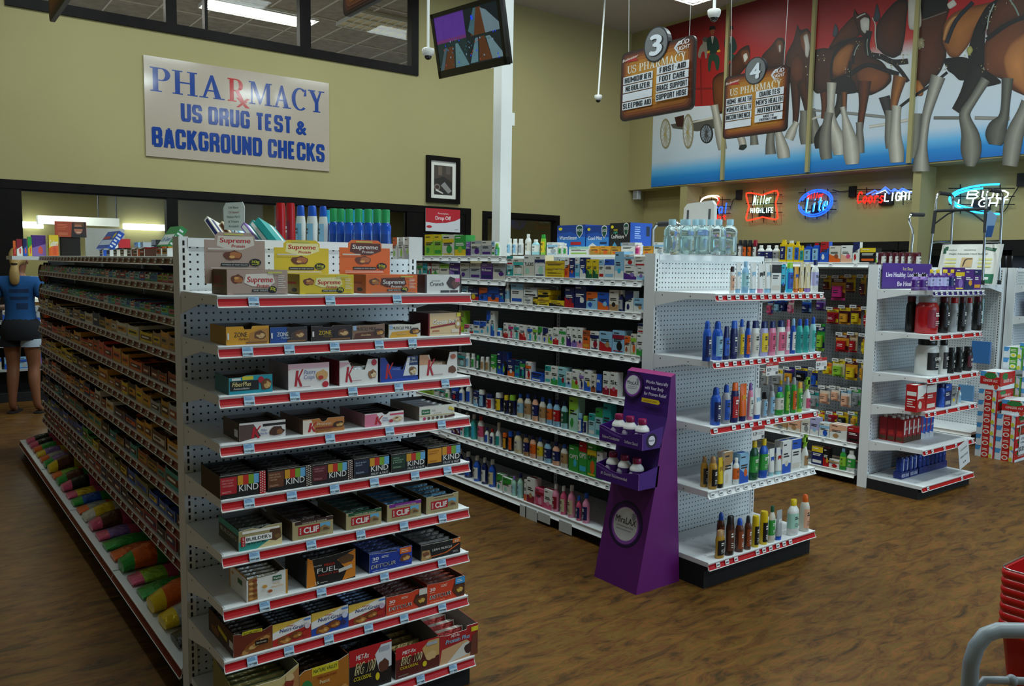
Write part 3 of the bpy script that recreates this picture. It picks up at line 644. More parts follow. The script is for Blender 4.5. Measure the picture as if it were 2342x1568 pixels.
def row1():
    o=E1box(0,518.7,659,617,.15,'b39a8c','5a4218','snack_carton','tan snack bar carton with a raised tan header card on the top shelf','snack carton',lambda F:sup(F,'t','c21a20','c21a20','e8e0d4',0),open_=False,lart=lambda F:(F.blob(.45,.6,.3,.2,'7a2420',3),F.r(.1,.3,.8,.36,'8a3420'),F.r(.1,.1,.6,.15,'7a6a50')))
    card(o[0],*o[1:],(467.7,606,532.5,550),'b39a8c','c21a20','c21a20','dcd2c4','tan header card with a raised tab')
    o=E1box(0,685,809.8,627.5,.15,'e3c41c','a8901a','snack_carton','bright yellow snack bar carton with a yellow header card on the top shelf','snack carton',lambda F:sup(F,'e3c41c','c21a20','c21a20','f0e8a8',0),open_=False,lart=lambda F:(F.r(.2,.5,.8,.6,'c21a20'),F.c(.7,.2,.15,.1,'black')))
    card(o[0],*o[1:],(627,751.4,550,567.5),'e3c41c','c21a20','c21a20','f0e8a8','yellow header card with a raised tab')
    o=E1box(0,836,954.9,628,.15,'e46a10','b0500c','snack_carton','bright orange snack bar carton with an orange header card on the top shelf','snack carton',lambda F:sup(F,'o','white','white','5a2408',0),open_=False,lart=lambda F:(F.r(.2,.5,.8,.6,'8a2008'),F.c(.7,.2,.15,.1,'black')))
    card(o[0],*o[1:],(776,891,550,567.5),'e46a10','white','white','5a2408','orange header card with a raised tab')
    def pc(F): F.r(0,0,.05,1,'2f1a12'); F.r(.95,0,1,1,'2f1a12'); F.t('power',.3,.62,.13,'a0a4a8',w=.24,bold=0); F.t('Crunch',.32,.4,.2,'1e1e20',w=.38,bold=.01); F.p([(.58,.55),(.68,.9),(.92,.72),(.95,.4),(.8,.18),(.66,.3)],'3a2018'); F.p([(.7,.5),(.8,.74),(.93,.66),(.94,.4),(.8,.22)],'6a4030'); F.r(.82,.6,.95,.8,'e0609a'); F.r(.42,.02,.66,.14,'3a3a3c'); F.r(.68,.02,.9,.14,'3a2018')
    E1box(0,971.4,1055.3,628,.13,'e4e4e0','2f1a12','snack_carton','white wafer carton with brown edges and a pink dot on the top shelf','snack carton',pc,open_=False)
row1()
dip=lambda a,b,v,e=.03:[(0,1),(a-e,1),(a,v),(b,v),(b+e,1),(1,1)]
def zone(F,c,sc,bc):
    F.t('ZONE',.33,.42,.27,c,w=.3,bold=.02); F.t('Perfect',.4,.24,.15,sc,w=.22,sl=.2); F.p([(.52,.15),(.55,.6),(.75,.8),(1,.85),(1,.1)],bc); bite(F,.78,.5,.16,.26,'6a4428','d8b078',4); F.r(.45,.05,.95,.15,'8a5a2c'); F.r(.02,.3,.06,.65,'e8e8e4')
def row2():
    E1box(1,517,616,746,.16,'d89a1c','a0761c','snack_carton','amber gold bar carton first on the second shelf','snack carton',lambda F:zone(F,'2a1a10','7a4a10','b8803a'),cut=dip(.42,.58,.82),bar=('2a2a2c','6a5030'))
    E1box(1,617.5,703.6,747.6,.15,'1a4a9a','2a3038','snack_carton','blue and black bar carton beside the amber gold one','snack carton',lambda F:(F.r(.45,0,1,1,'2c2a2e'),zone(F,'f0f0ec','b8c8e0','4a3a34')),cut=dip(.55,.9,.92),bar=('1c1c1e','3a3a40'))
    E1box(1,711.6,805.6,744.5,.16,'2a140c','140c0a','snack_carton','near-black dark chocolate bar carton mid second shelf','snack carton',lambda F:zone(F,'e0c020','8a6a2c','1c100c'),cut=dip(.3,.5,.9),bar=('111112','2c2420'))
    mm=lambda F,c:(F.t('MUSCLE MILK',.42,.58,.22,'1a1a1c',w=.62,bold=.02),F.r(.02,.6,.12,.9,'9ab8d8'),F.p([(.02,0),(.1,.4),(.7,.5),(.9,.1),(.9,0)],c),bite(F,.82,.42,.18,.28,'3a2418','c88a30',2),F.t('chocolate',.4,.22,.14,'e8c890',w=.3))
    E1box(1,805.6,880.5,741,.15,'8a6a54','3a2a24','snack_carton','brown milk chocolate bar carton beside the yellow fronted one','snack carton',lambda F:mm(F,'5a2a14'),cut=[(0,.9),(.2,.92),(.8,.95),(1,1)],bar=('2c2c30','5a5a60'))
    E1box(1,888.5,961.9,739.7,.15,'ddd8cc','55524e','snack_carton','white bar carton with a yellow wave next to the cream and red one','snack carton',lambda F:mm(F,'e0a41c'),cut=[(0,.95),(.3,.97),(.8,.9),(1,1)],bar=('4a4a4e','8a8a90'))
    def ck(F): F.r(0,0,.035,1,'8e1018'); F.r(.95,0,1,1,'8e1018'); F.p([(.04,.1),(.04,.9),(.6,.98),(.95,.9),(.95,.1)],'e8c894'); F.t('Cookie Roll',.48,.52,.2,'f4f0e8',w=.7,bold=.05,sl=.15); F.t('Cookie Roll',.48,.525,.18,'2a1410',w=.66,bold=.0,sl=.15); F.p([(.06,.4),(.8,.56),(.84,.48),(.06,.32)],'9a1a1c'); F.t('protein',.22,.18,.1,'c22a24',w=.2); F.r(.7,.12,.92,.26,'e8dcc8'); F.c(.9,.5,.09,.2,'c8a060'); F.c(.9,.5,.05,.1,'f0e8d8'); F.r(.86,.83,.98,1,'e8d820')
    E1box(1,979.4,1054.3,715.8,.14,'e8cca0','5a1014','snack_carton','tall cream carton with red edges at the end of the second shelf','snack carton',ck,open_=False)
row2()
def kay(F,kc='c2142a',x=.22):
    F.p([(x-.055,.12),(x+.0,.12),(x+.05,.74),(x-.01,.74)],kc); F.p([(x+.02,.42),(x+.13,.78),(x+.165,.78),(x+.05,.4)],kc); F.p([(x+.02,.42),(x+.06,.46),(x+.13,.12),(x+.085,.1)],kc)
def row3():
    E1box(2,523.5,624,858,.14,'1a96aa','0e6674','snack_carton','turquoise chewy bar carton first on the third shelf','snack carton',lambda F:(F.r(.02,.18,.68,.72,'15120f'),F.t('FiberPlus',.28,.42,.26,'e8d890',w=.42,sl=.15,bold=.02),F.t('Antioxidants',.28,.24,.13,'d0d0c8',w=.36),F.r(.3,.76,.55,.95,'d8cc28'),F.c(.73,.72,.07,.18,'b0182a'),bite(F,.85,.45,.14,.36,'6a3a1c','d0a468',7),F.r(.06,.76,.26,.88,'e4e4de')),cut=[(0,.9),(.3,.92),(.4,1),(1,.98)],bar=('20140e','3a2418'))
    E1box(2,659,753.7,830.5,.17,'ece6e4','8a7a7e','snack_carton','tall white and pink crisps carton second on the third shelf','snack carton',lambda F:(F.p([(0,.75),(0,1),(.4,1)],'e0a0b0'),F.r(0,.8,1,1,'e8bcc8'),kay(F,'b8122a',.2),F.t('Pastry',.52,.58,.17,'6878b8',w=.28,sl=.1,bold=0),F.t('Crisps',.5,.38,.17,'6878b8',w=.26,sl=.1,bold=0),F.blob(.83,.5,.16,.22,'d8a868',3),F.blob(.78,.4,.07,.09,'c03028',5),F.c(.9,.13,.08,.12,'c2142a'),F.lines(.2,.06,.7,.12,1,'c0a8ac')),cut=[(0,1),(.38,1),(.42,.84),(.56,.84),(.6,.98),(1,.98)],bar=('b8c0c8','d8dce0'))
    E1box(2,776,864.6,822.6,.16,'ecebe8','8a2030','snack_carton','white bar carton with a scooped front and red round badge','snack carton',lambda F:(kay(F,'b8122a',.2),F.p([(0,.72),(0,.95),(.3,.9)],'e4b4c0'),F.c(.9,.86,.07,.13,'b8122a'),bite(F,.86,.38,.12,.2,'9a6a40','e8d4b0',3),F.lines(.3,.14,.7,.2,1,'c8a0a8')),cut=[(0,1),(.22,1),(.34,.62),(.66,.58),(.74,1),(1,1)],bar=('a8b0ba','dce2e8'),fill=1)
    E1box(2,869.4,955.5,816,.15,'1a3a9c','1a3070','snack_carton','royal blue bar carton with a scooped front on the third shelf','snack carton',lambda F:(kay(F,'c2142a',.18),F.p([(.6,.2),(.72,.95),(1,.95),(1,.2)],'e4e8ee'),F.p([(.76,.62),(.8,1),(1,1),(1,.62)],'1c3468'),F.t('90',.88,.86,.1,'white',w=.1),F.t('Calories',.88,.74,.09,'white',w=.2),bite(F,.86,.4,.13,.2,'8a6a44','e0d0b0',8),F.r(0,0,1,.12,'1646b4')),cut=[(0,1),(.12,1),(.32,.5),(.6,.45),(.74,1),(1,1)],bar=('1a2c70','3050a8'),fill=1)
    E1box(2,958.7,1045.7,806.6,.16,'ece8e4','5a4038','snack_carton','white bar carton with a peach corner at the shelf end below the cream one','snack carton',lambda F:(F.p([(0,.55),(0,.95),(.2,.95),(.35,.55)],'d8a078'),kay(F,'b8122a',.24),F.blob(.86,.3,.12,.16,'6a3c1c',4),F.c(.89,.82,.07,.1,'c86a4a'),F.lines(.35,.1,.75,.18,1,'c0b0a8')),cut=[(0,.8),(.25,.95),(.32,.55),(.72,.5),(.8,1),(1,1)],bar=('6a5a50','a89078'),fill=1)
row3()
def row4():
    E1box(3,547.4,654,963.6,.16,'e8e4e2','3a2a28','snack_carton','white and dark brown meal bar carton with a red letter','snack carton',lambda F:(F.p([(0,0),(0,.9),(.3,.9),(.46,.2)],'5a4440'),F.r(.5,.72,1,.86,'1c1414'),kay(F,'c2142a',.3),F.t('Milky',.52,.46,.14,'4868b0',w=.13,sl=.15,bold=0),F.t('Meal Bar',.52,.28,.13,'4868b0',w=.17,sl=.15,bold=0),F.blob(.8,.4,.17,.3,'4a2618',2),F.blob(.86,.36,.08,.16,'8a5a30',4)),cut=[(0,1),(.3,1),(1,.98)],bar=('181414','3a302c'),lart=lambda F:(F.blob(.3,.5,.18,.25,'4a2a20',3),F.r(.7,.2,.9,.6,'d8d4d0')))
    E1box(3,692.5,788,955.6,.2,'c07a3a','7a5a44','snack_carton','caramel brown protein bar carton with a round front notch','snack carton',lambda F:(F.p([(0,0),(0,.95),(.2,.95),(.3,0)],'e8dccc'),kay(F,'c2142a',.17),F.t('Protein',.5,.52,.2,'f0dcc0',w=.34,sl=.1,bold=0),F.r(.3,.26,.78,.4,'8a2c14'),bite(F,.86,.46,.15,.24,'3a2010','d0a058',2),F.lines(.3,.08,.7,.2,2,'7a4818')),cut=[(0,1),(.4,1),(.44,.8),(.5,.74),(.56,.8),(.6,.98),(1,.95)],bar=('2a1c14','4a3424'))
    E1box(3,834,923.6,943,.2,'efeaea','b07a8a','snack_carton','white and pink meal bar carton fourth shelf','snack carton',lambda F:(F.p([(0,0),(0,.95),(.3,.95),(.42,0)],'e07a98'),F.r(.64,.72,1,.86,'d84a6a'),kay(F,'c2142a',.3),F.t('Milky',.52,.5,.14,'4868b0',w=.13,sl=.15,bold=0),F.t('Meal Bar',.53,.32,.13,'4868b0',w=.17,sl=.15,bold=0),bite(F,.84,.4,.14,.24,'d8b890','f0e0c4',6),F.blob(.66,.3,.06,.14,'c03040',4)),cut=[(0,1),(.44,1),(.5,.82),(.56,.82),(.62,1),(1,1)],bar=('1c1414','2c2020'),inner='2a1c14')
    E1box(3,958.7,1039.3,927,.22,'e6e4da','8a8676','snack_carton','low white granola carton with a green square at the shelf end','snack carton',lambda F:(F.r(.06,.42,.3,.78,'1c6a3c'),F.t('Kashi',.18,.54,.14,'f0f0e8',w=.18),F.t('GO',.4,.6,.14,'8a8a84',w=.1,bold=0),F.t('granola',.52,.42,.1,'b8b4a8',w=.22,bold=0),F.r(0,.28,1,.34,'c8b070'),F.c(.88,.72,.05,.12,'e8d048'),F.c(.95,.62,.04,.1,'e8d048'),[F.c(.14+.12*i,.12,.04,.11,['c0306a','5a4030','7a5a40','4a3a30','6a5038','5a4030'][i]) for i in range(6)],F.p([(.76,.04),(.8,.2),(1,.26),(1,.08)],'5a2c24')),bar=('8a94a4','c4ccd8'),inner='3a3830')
row4()
def kind(F,c,t1,t2,fn,dots=None):
    e=.86 if dots else 1
    F.r(0,.18,.42*e,.92,c); 
    for i,k in enumerate(('d89a1c','c82a1c','7aa82c','6ab0e0')): F.r((.44+i*.14)*e,.52,(.44+(i+1)*.14)*e,.94,k)
    F.r(.42*e,0,e,.52,'120d0c'); F.r(0,0,e,.16,'120d0c')
    F.t('KIND',.72*e,.24,.3,'f2f2ee',w=.5*e,bold=.0)
    if fn: F.t('FRUIT & NUT',.72*e,.05,.12,'d8d8d4',w=.5*e,bold=0)
    for i,s in enumerate(t1): F.t(s,.03*e,.76-i*.12,.075,t2,w=.3*e*len(s)/max(len(q) for q in t1),bold=0,al='l')
    F.lines(.03*e,.24,.3*e,.34,2,t2,3,.3)
    if dots:
        F.r(e,0,1,1,dots); 
        for i in range(3):
            for j in range(9): F.b.poly([F.pt(e+.025+.045*i+.016*math.cos(q),.06+.11*j+.05*(i%2)+.035*math.sin(q)) for q in (0,1.57,3.14,4.71)],'e8e0d4')
def row5():
    K=lambda xl,xr,yt,lab,c,t1,t2,fn,dots=None: E1box(4,xl,xr,yt,.2,'120d0c','181010','snack_carton',lab,'snack carton',lambda F:kind(F,c,t1,t2,fn,dots),bar=('0c0a0a','241c18'),inner='0c0a0a',fill=.9)
    K(503.7,608,1083,'black bar carton with a red panel and rainbow stripes','b01a24',['DARK CHOCOLATE','CHERRY CASHEW','+ ANTIOXIDANTS'],'e8a0a0',0,'b81420')
    K(612.7,713,1070,'black bar carton with a brown panel and rainbow stripes','6a3a20',['PEANUT BUTTER','DARK CHOCOLATE','+ PROTEIN'],'d8b090',0,'3a2a20')
    K(714.8,807,1057.7,'black bar carton with a maroon panel and rainbow stripes','5a1420',['CRANBERRY ALMOND','+ ANTIOXIDANTS'],'d09098',0,'3a1418')
    K(810,890,1045,'black bar carton with a navy panel and rainbow stripes','101c38',['FRUIT & NUT','DELIGHT'],'b8c8e0',1)
    K(895,972.4,1035,'black bar carton with a dark green panel and rainbow stripes','10341e',['APPLE','CINNAMON','& PECAN'],'a8d0a8',1)
    K(977.8,1052.7,1019,'black bar carton with an amber panel and rainbow stripes','d8921c',['ALMOND &','APRICOT'],'7a3a10',1)
row5()
def clif(F,band,txt):
    F.r(.06,.8,1,1,band) if band!='c' else None
    F.t(txt,.54,.82,.07,'f0e8d0' if band!='c' else '5a4a34',w=.6,bold=.02)
    F.r(.14,.22,.66,.7,'b8101c'); F.t('CLIF',.45,.3,.32,'f4f2ee',w=.36,bold=.05); F.t('BAR',.205,.46,.09,'f4f2ee',w=.15,rot=PI/2,bold=.03)
    F.r(.67,.3,.92,.72,'6ab0d8'); F.p([(.67,.3),(.67,.5),(.78,.6),(.92,.42),(.92,.3)],'9a7a4a'); F.p([(.74,.3),(.76,.46),(.84,.44),(.92,.3)],'6a4a2c'); F.lines(.14,.06,.86,.14,1,'8a7a58',1,.4)
def row6():
    def bl(F): F.p([(0,0),(0,.42),(1,.42),(1,0)],'2f9c92'); F.p([(.42,0),(.7,.3),(1,.4),(1,0)],'e0d098'); F.r(.08,.78,.94,.9,'f0ece0'); F.p([(.7,.3),(.72,.8),(.96,.8),(.98,.34),(.85,.22)],'5a3820'); F.blob(.9,.42,.08,.12,'7a5a30',3); F.r(.14,.34,.76,.64,'f4f4f0'); F.t("BUILDER's",.45,.43,.16,'151312',w=.56,bold=.03); F.t('20g PROTEIN BAR',.4,.25,.1,'151312',w=.46); F.r(.05,.2,.14,.66,'b8101c'); F.t('CLIF',.115,.43,.07,'f4f2ee',w=.2,rot=PI/2)
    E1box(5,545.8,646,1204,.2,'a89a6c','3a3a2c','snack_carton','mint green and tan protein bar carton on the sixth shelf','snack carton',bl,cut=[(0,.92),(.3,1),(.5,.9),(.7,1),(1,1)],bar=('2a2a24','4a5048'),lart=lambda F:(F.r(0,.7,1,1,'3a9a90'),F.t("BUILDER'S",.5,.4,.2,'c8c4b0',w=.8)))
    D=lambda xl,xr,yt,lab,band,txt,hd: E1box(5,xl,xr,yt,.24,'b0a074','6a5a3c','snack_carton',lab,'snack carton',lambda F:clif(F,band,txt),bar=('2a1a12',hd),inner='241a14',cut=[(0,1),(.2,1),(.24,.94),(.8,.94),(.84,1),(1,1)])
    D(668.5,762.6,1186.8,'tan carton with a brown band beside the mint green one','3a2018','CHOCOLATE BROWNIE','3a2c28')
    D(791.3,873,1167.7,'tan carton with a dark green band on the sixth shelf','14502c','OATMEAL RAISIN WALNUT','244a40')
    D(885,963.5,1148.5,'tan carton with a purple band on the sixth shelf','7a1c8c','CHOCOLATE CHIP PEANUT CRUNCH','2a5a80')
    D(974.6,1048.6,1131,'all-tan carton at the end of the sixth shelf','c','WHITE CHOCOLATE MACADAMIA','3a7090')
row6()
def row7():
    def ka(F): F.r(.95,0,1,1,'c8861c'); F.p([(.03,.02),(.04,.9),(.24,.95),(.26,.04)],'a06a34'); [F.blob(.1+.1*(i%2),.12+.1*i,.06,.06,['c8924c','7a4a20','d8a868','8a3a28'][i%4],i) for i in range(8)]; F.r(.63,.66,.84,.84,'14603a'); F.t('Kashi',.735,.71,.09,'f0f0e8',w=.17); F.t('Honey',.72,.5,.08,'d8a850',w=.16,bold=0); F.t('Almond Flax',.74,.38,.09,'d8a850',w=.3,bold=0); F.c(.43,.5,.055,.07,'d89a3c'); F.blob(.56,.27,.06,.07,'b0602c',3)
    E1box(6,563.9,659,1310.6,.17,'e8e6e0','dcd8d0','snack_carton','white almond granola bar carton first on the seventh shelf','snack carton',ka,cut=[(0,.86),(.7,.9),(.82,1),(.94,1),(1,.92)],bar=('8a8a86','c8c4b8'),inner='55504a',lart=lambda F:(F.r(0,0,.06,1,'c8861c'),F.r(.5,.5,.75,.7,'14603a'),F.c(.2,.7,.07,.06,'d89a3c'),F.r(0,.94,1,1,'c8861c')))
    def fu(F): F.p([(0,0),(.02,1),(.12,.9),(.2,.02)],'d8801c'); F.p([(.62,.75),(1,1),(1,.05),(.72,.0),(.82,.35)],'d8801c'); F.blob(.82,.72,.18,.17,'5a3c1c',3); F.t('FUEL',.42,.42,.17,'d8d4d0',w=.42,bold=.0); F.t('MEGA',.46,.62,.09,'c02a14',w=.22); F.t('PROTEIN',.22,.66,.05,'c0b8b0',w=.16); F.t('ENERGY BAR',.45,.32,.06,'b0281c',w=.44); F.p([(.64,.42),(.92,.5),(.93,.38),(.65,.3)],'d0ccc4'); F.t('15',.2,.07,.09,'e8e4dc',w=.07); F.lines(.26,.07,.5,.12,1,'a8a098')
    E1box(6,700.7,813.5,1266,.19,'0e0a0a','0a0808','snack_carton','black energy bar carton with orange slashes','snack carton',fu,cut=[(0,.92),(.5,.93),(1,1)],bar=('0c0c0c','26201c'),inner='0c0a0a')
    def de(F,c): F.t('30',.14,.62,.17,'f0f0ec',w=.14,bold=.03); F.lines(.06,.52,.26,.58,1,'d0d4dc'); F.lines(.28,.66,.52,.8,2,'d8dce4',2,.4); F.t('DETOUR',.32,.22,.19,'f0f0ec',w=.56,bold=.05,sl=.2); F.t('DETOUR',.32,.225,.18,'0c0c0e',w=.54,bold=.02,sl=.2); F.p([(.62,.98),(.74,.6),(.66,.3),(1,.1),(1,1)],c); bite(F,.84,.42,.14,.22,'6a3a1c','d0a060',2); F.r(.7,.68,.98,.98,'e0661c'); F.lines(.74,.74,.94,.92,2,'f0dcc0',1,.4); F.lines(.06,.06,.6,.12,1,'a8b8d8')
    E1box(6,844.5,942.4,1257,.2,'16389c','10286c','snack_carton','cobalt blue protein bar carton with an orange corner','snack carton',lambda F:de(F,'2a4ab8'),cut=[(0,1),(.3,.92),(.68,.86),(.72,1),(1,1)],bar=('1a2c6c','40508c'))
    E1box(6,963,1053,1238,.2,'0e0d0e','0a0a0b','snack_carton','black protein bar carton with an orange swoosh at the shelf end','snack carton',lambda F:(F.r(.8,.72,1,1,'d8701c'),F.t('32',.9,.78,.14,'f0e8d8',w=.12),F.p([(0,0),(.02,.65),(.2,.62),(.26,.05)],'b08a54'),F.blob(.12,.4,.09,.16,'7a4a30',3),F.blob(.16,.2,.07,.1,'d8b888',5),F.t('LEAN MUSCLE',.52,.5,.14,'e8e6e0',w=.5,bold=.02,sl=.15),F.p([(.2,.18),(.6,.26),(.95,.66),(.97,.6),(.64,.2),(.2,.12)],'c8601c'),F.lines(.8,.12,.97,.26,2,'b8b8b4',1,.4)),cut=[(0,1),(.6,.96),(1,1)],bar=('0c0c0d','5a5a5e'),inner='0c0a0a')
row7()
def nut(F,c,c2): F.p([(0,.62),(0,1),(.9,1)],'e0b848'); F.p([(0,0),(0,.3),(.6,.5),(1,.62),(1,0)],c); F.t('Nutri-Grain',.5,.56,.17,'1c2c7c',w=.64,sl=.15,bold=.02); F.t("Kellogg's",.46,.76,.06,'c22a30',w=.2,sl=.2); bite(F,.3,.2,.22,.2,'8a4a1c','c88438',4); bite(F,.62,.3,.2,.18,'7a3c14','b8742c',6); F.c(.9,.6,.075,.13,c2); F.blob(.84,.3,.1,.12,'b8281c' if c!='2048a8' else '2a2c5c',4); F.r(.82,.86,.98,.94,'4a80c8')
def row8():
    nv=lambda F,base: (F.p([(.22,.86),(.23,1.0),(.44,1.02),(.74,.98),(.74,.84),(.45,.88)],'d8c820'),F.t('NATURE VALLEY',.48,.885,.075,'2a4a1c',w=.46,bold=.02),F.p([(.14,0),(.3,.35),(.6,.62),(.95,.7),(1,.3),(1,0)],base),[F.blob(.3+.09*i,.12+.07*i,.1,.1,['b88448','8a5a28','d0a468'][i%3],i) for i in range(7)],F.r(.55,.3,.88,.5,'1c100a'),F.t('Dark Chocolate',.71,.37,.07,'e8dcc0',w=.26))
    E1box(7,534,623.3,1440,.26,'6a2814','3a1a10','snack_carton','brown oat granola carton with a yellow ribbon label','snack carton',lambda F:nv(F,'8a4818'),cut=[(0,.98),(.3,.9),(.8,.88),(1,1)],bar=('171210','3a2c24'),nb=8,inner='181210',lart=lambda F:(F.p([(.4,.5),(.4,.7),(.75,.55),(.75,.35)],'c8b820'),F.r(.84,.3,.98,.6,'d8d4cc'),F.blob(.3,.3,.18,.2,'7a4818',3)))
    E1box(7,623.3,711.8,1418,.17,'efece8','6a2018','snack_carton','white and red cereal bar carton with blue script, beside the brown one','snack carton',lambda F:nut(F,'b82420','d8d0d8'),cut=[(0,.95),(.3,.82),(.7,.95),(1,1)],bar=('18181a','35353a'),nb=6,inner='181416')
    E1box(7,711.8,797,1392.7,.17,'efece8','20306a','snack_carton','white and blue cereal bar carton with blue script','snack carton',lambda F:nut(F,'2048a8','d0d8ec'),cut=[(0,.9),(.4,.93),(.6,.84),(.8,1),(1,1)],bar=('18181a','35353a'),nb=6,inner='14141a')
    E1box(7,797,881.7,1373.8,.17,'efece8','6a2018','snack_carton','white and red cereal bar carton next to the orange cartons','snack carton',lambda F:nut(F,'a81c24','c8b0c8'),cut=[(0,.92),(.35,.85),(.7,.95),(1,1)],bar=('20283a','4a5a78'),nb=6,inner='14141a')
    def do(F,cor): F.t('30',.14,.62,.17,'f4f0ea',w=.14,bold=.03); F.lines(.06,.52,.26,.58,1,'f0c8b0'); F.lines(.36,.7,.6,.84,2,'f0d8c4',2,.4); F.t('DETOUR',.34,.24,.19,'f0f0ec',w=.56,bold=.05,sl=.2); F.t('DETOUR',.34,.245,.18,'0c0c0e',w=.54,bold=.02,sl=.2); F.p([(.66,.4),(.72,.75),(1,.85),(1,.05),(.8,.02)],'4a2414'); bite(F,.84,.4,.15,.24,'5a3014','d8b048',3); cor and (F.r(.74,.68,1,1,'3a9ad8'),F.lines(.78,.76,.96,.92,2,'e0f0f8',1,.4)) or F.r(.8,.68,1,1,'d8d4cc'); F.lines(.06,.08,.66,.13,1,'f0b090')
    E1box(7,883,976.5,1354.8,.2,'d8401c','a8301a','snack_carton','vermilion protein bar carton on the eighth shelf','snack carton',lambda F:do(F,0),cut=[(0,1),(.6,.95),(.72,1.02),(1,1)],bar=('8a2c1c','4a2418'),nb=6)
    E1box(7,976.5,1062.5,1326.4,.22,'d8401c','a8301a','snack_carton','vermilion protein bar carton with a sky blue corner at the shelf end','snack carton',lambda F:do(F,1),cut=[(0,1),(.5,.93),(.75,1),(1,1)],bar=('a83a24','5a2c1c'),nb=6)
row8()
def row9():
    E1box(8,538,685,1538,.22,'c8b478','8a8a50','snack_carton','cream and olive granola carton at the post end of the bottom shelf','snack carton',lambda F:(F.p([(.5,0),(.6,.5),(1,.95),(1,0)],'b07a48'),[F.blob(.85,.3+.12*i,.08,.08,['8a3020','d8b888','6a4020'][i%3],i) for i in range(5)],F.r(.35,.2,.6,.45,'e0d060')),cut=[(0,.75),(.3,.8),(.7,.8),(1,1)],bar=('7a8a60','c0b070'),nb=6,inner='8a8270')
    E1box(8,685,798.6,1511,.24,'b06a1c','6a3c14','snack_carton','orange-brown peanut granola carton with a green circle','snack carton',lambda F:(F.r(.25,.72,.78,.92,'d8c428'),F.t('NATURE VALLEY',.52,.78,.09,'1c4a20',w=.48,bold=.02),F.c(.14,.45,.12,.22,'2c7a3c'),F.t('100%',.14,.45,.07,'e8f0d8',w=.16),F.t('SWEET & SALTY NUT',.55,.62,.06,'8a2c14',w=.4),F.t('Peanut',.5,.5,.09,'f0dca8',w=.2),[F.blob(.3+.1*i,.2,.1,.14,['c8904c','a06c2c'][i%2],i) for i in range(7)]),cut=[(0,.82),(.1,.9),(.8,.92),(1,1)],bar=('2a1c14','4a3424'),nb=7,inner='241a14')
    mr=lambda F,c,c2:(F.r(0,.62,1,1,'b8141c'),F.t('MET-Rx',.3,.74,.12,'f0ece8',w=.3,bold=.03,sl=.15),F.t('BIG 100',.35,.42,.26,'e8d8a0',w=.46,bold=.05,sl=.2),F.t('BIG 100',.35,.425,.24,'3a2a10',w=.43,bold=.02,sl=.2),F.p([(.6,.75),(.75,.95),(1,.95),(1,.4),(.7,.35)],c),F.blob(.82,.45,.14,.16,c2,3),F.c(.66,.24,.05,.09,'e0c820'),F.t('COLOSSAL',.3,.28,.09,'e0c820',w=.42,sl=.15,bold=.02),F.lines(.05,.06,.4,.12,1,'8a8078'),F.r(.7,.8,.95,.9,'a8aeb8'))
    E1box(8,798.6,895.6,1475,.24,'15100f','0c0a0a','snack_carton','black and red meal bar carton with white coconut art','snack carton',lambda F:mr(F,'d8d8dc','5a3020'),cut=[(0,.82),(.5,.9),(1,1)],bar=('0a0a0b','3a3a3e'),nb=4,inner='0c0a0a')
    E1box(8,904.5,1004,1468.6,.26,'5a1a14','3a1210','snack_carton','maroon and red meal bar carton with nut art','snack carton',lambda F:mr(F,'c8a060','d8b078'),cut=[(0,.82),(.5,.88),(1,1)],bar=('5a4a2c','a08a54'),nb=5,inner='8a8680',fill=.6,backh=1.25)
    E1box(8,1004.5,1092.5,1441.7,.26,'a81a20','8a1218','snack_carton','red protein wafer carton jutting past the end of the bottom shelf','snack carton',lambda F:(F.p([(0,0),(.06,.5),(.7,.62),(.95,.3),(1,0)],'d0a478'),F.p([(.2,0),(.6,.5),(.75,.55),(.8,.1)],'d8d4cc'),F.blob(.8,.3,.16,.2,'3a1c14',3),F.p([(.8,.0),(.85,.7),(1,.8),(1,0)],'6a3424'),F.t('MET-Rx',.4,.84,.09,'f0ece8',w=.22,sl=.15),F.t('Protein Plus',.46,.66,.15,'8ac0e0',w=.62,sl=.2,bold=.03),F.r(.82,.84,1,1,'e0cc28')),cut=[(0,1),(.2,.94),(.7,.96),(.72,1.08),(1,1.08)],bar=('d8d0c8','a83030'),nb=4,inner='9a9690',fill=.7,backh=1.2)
row9()
# ---------------------------------------------------------------- general merchandise
def darkc(c): r=C(c); return sum(r[:3])<.5
def inkfor(c): return 'f0efe8' if darkc(c) else '26282c'
def small_box(w,h,d,c1,c2,c3,txt,seed):
    rd=random.Random(seed); b=closedbox(w,d,h,c1,c1); F=front(b,w,h); st=rd.randrange(5)
    if st==0: F.r(0,0,1,.3,c2); F.c(.5,.3,.2,.12*w/h+.04,c3)
    elif st==1: F.r(0,.7,1,1,c2); F.r(.1,.1,.9,.26,c3)
    elif st==2: F.p([(0,0),(0,.5),(1,.2),(1,0)],c2); F.blob(.65,.35,.2,.15,c3,seed)
    elif st==3: F.r(0,.62,1,.8,c2); F.c(.6,.3,.24,.2,c3); F.r(.1,.05,.9,.1,c2)
    else: F.p([(0,1),(1,1),(1,.7),(0,.45)],c2); F.blob(.35,.25,.2,.16,c3,seed)
    if txt: F.t(txt,.5,.5,.17,inkfor(c1 if st not in (3,) else c2),w=.84,bold=.03)
    else: F.lines(.12,.48,.88,.64,2,inkfor(c1),seed,.55)
    F.lines(.1,.84,.6,.92,1,inkfor(c1),seed+1,.5)
    F2=leftf(b,w,d,h); F2.r(.1,.6,.9,.75,c2); F2.lines(.15,.15,.85,.5,4,inkfor(c1),seed,.4)
    Ft=topf(b,w,d,h); Ft.r(.1,.3,.9,.7,c2)
    return b,[]
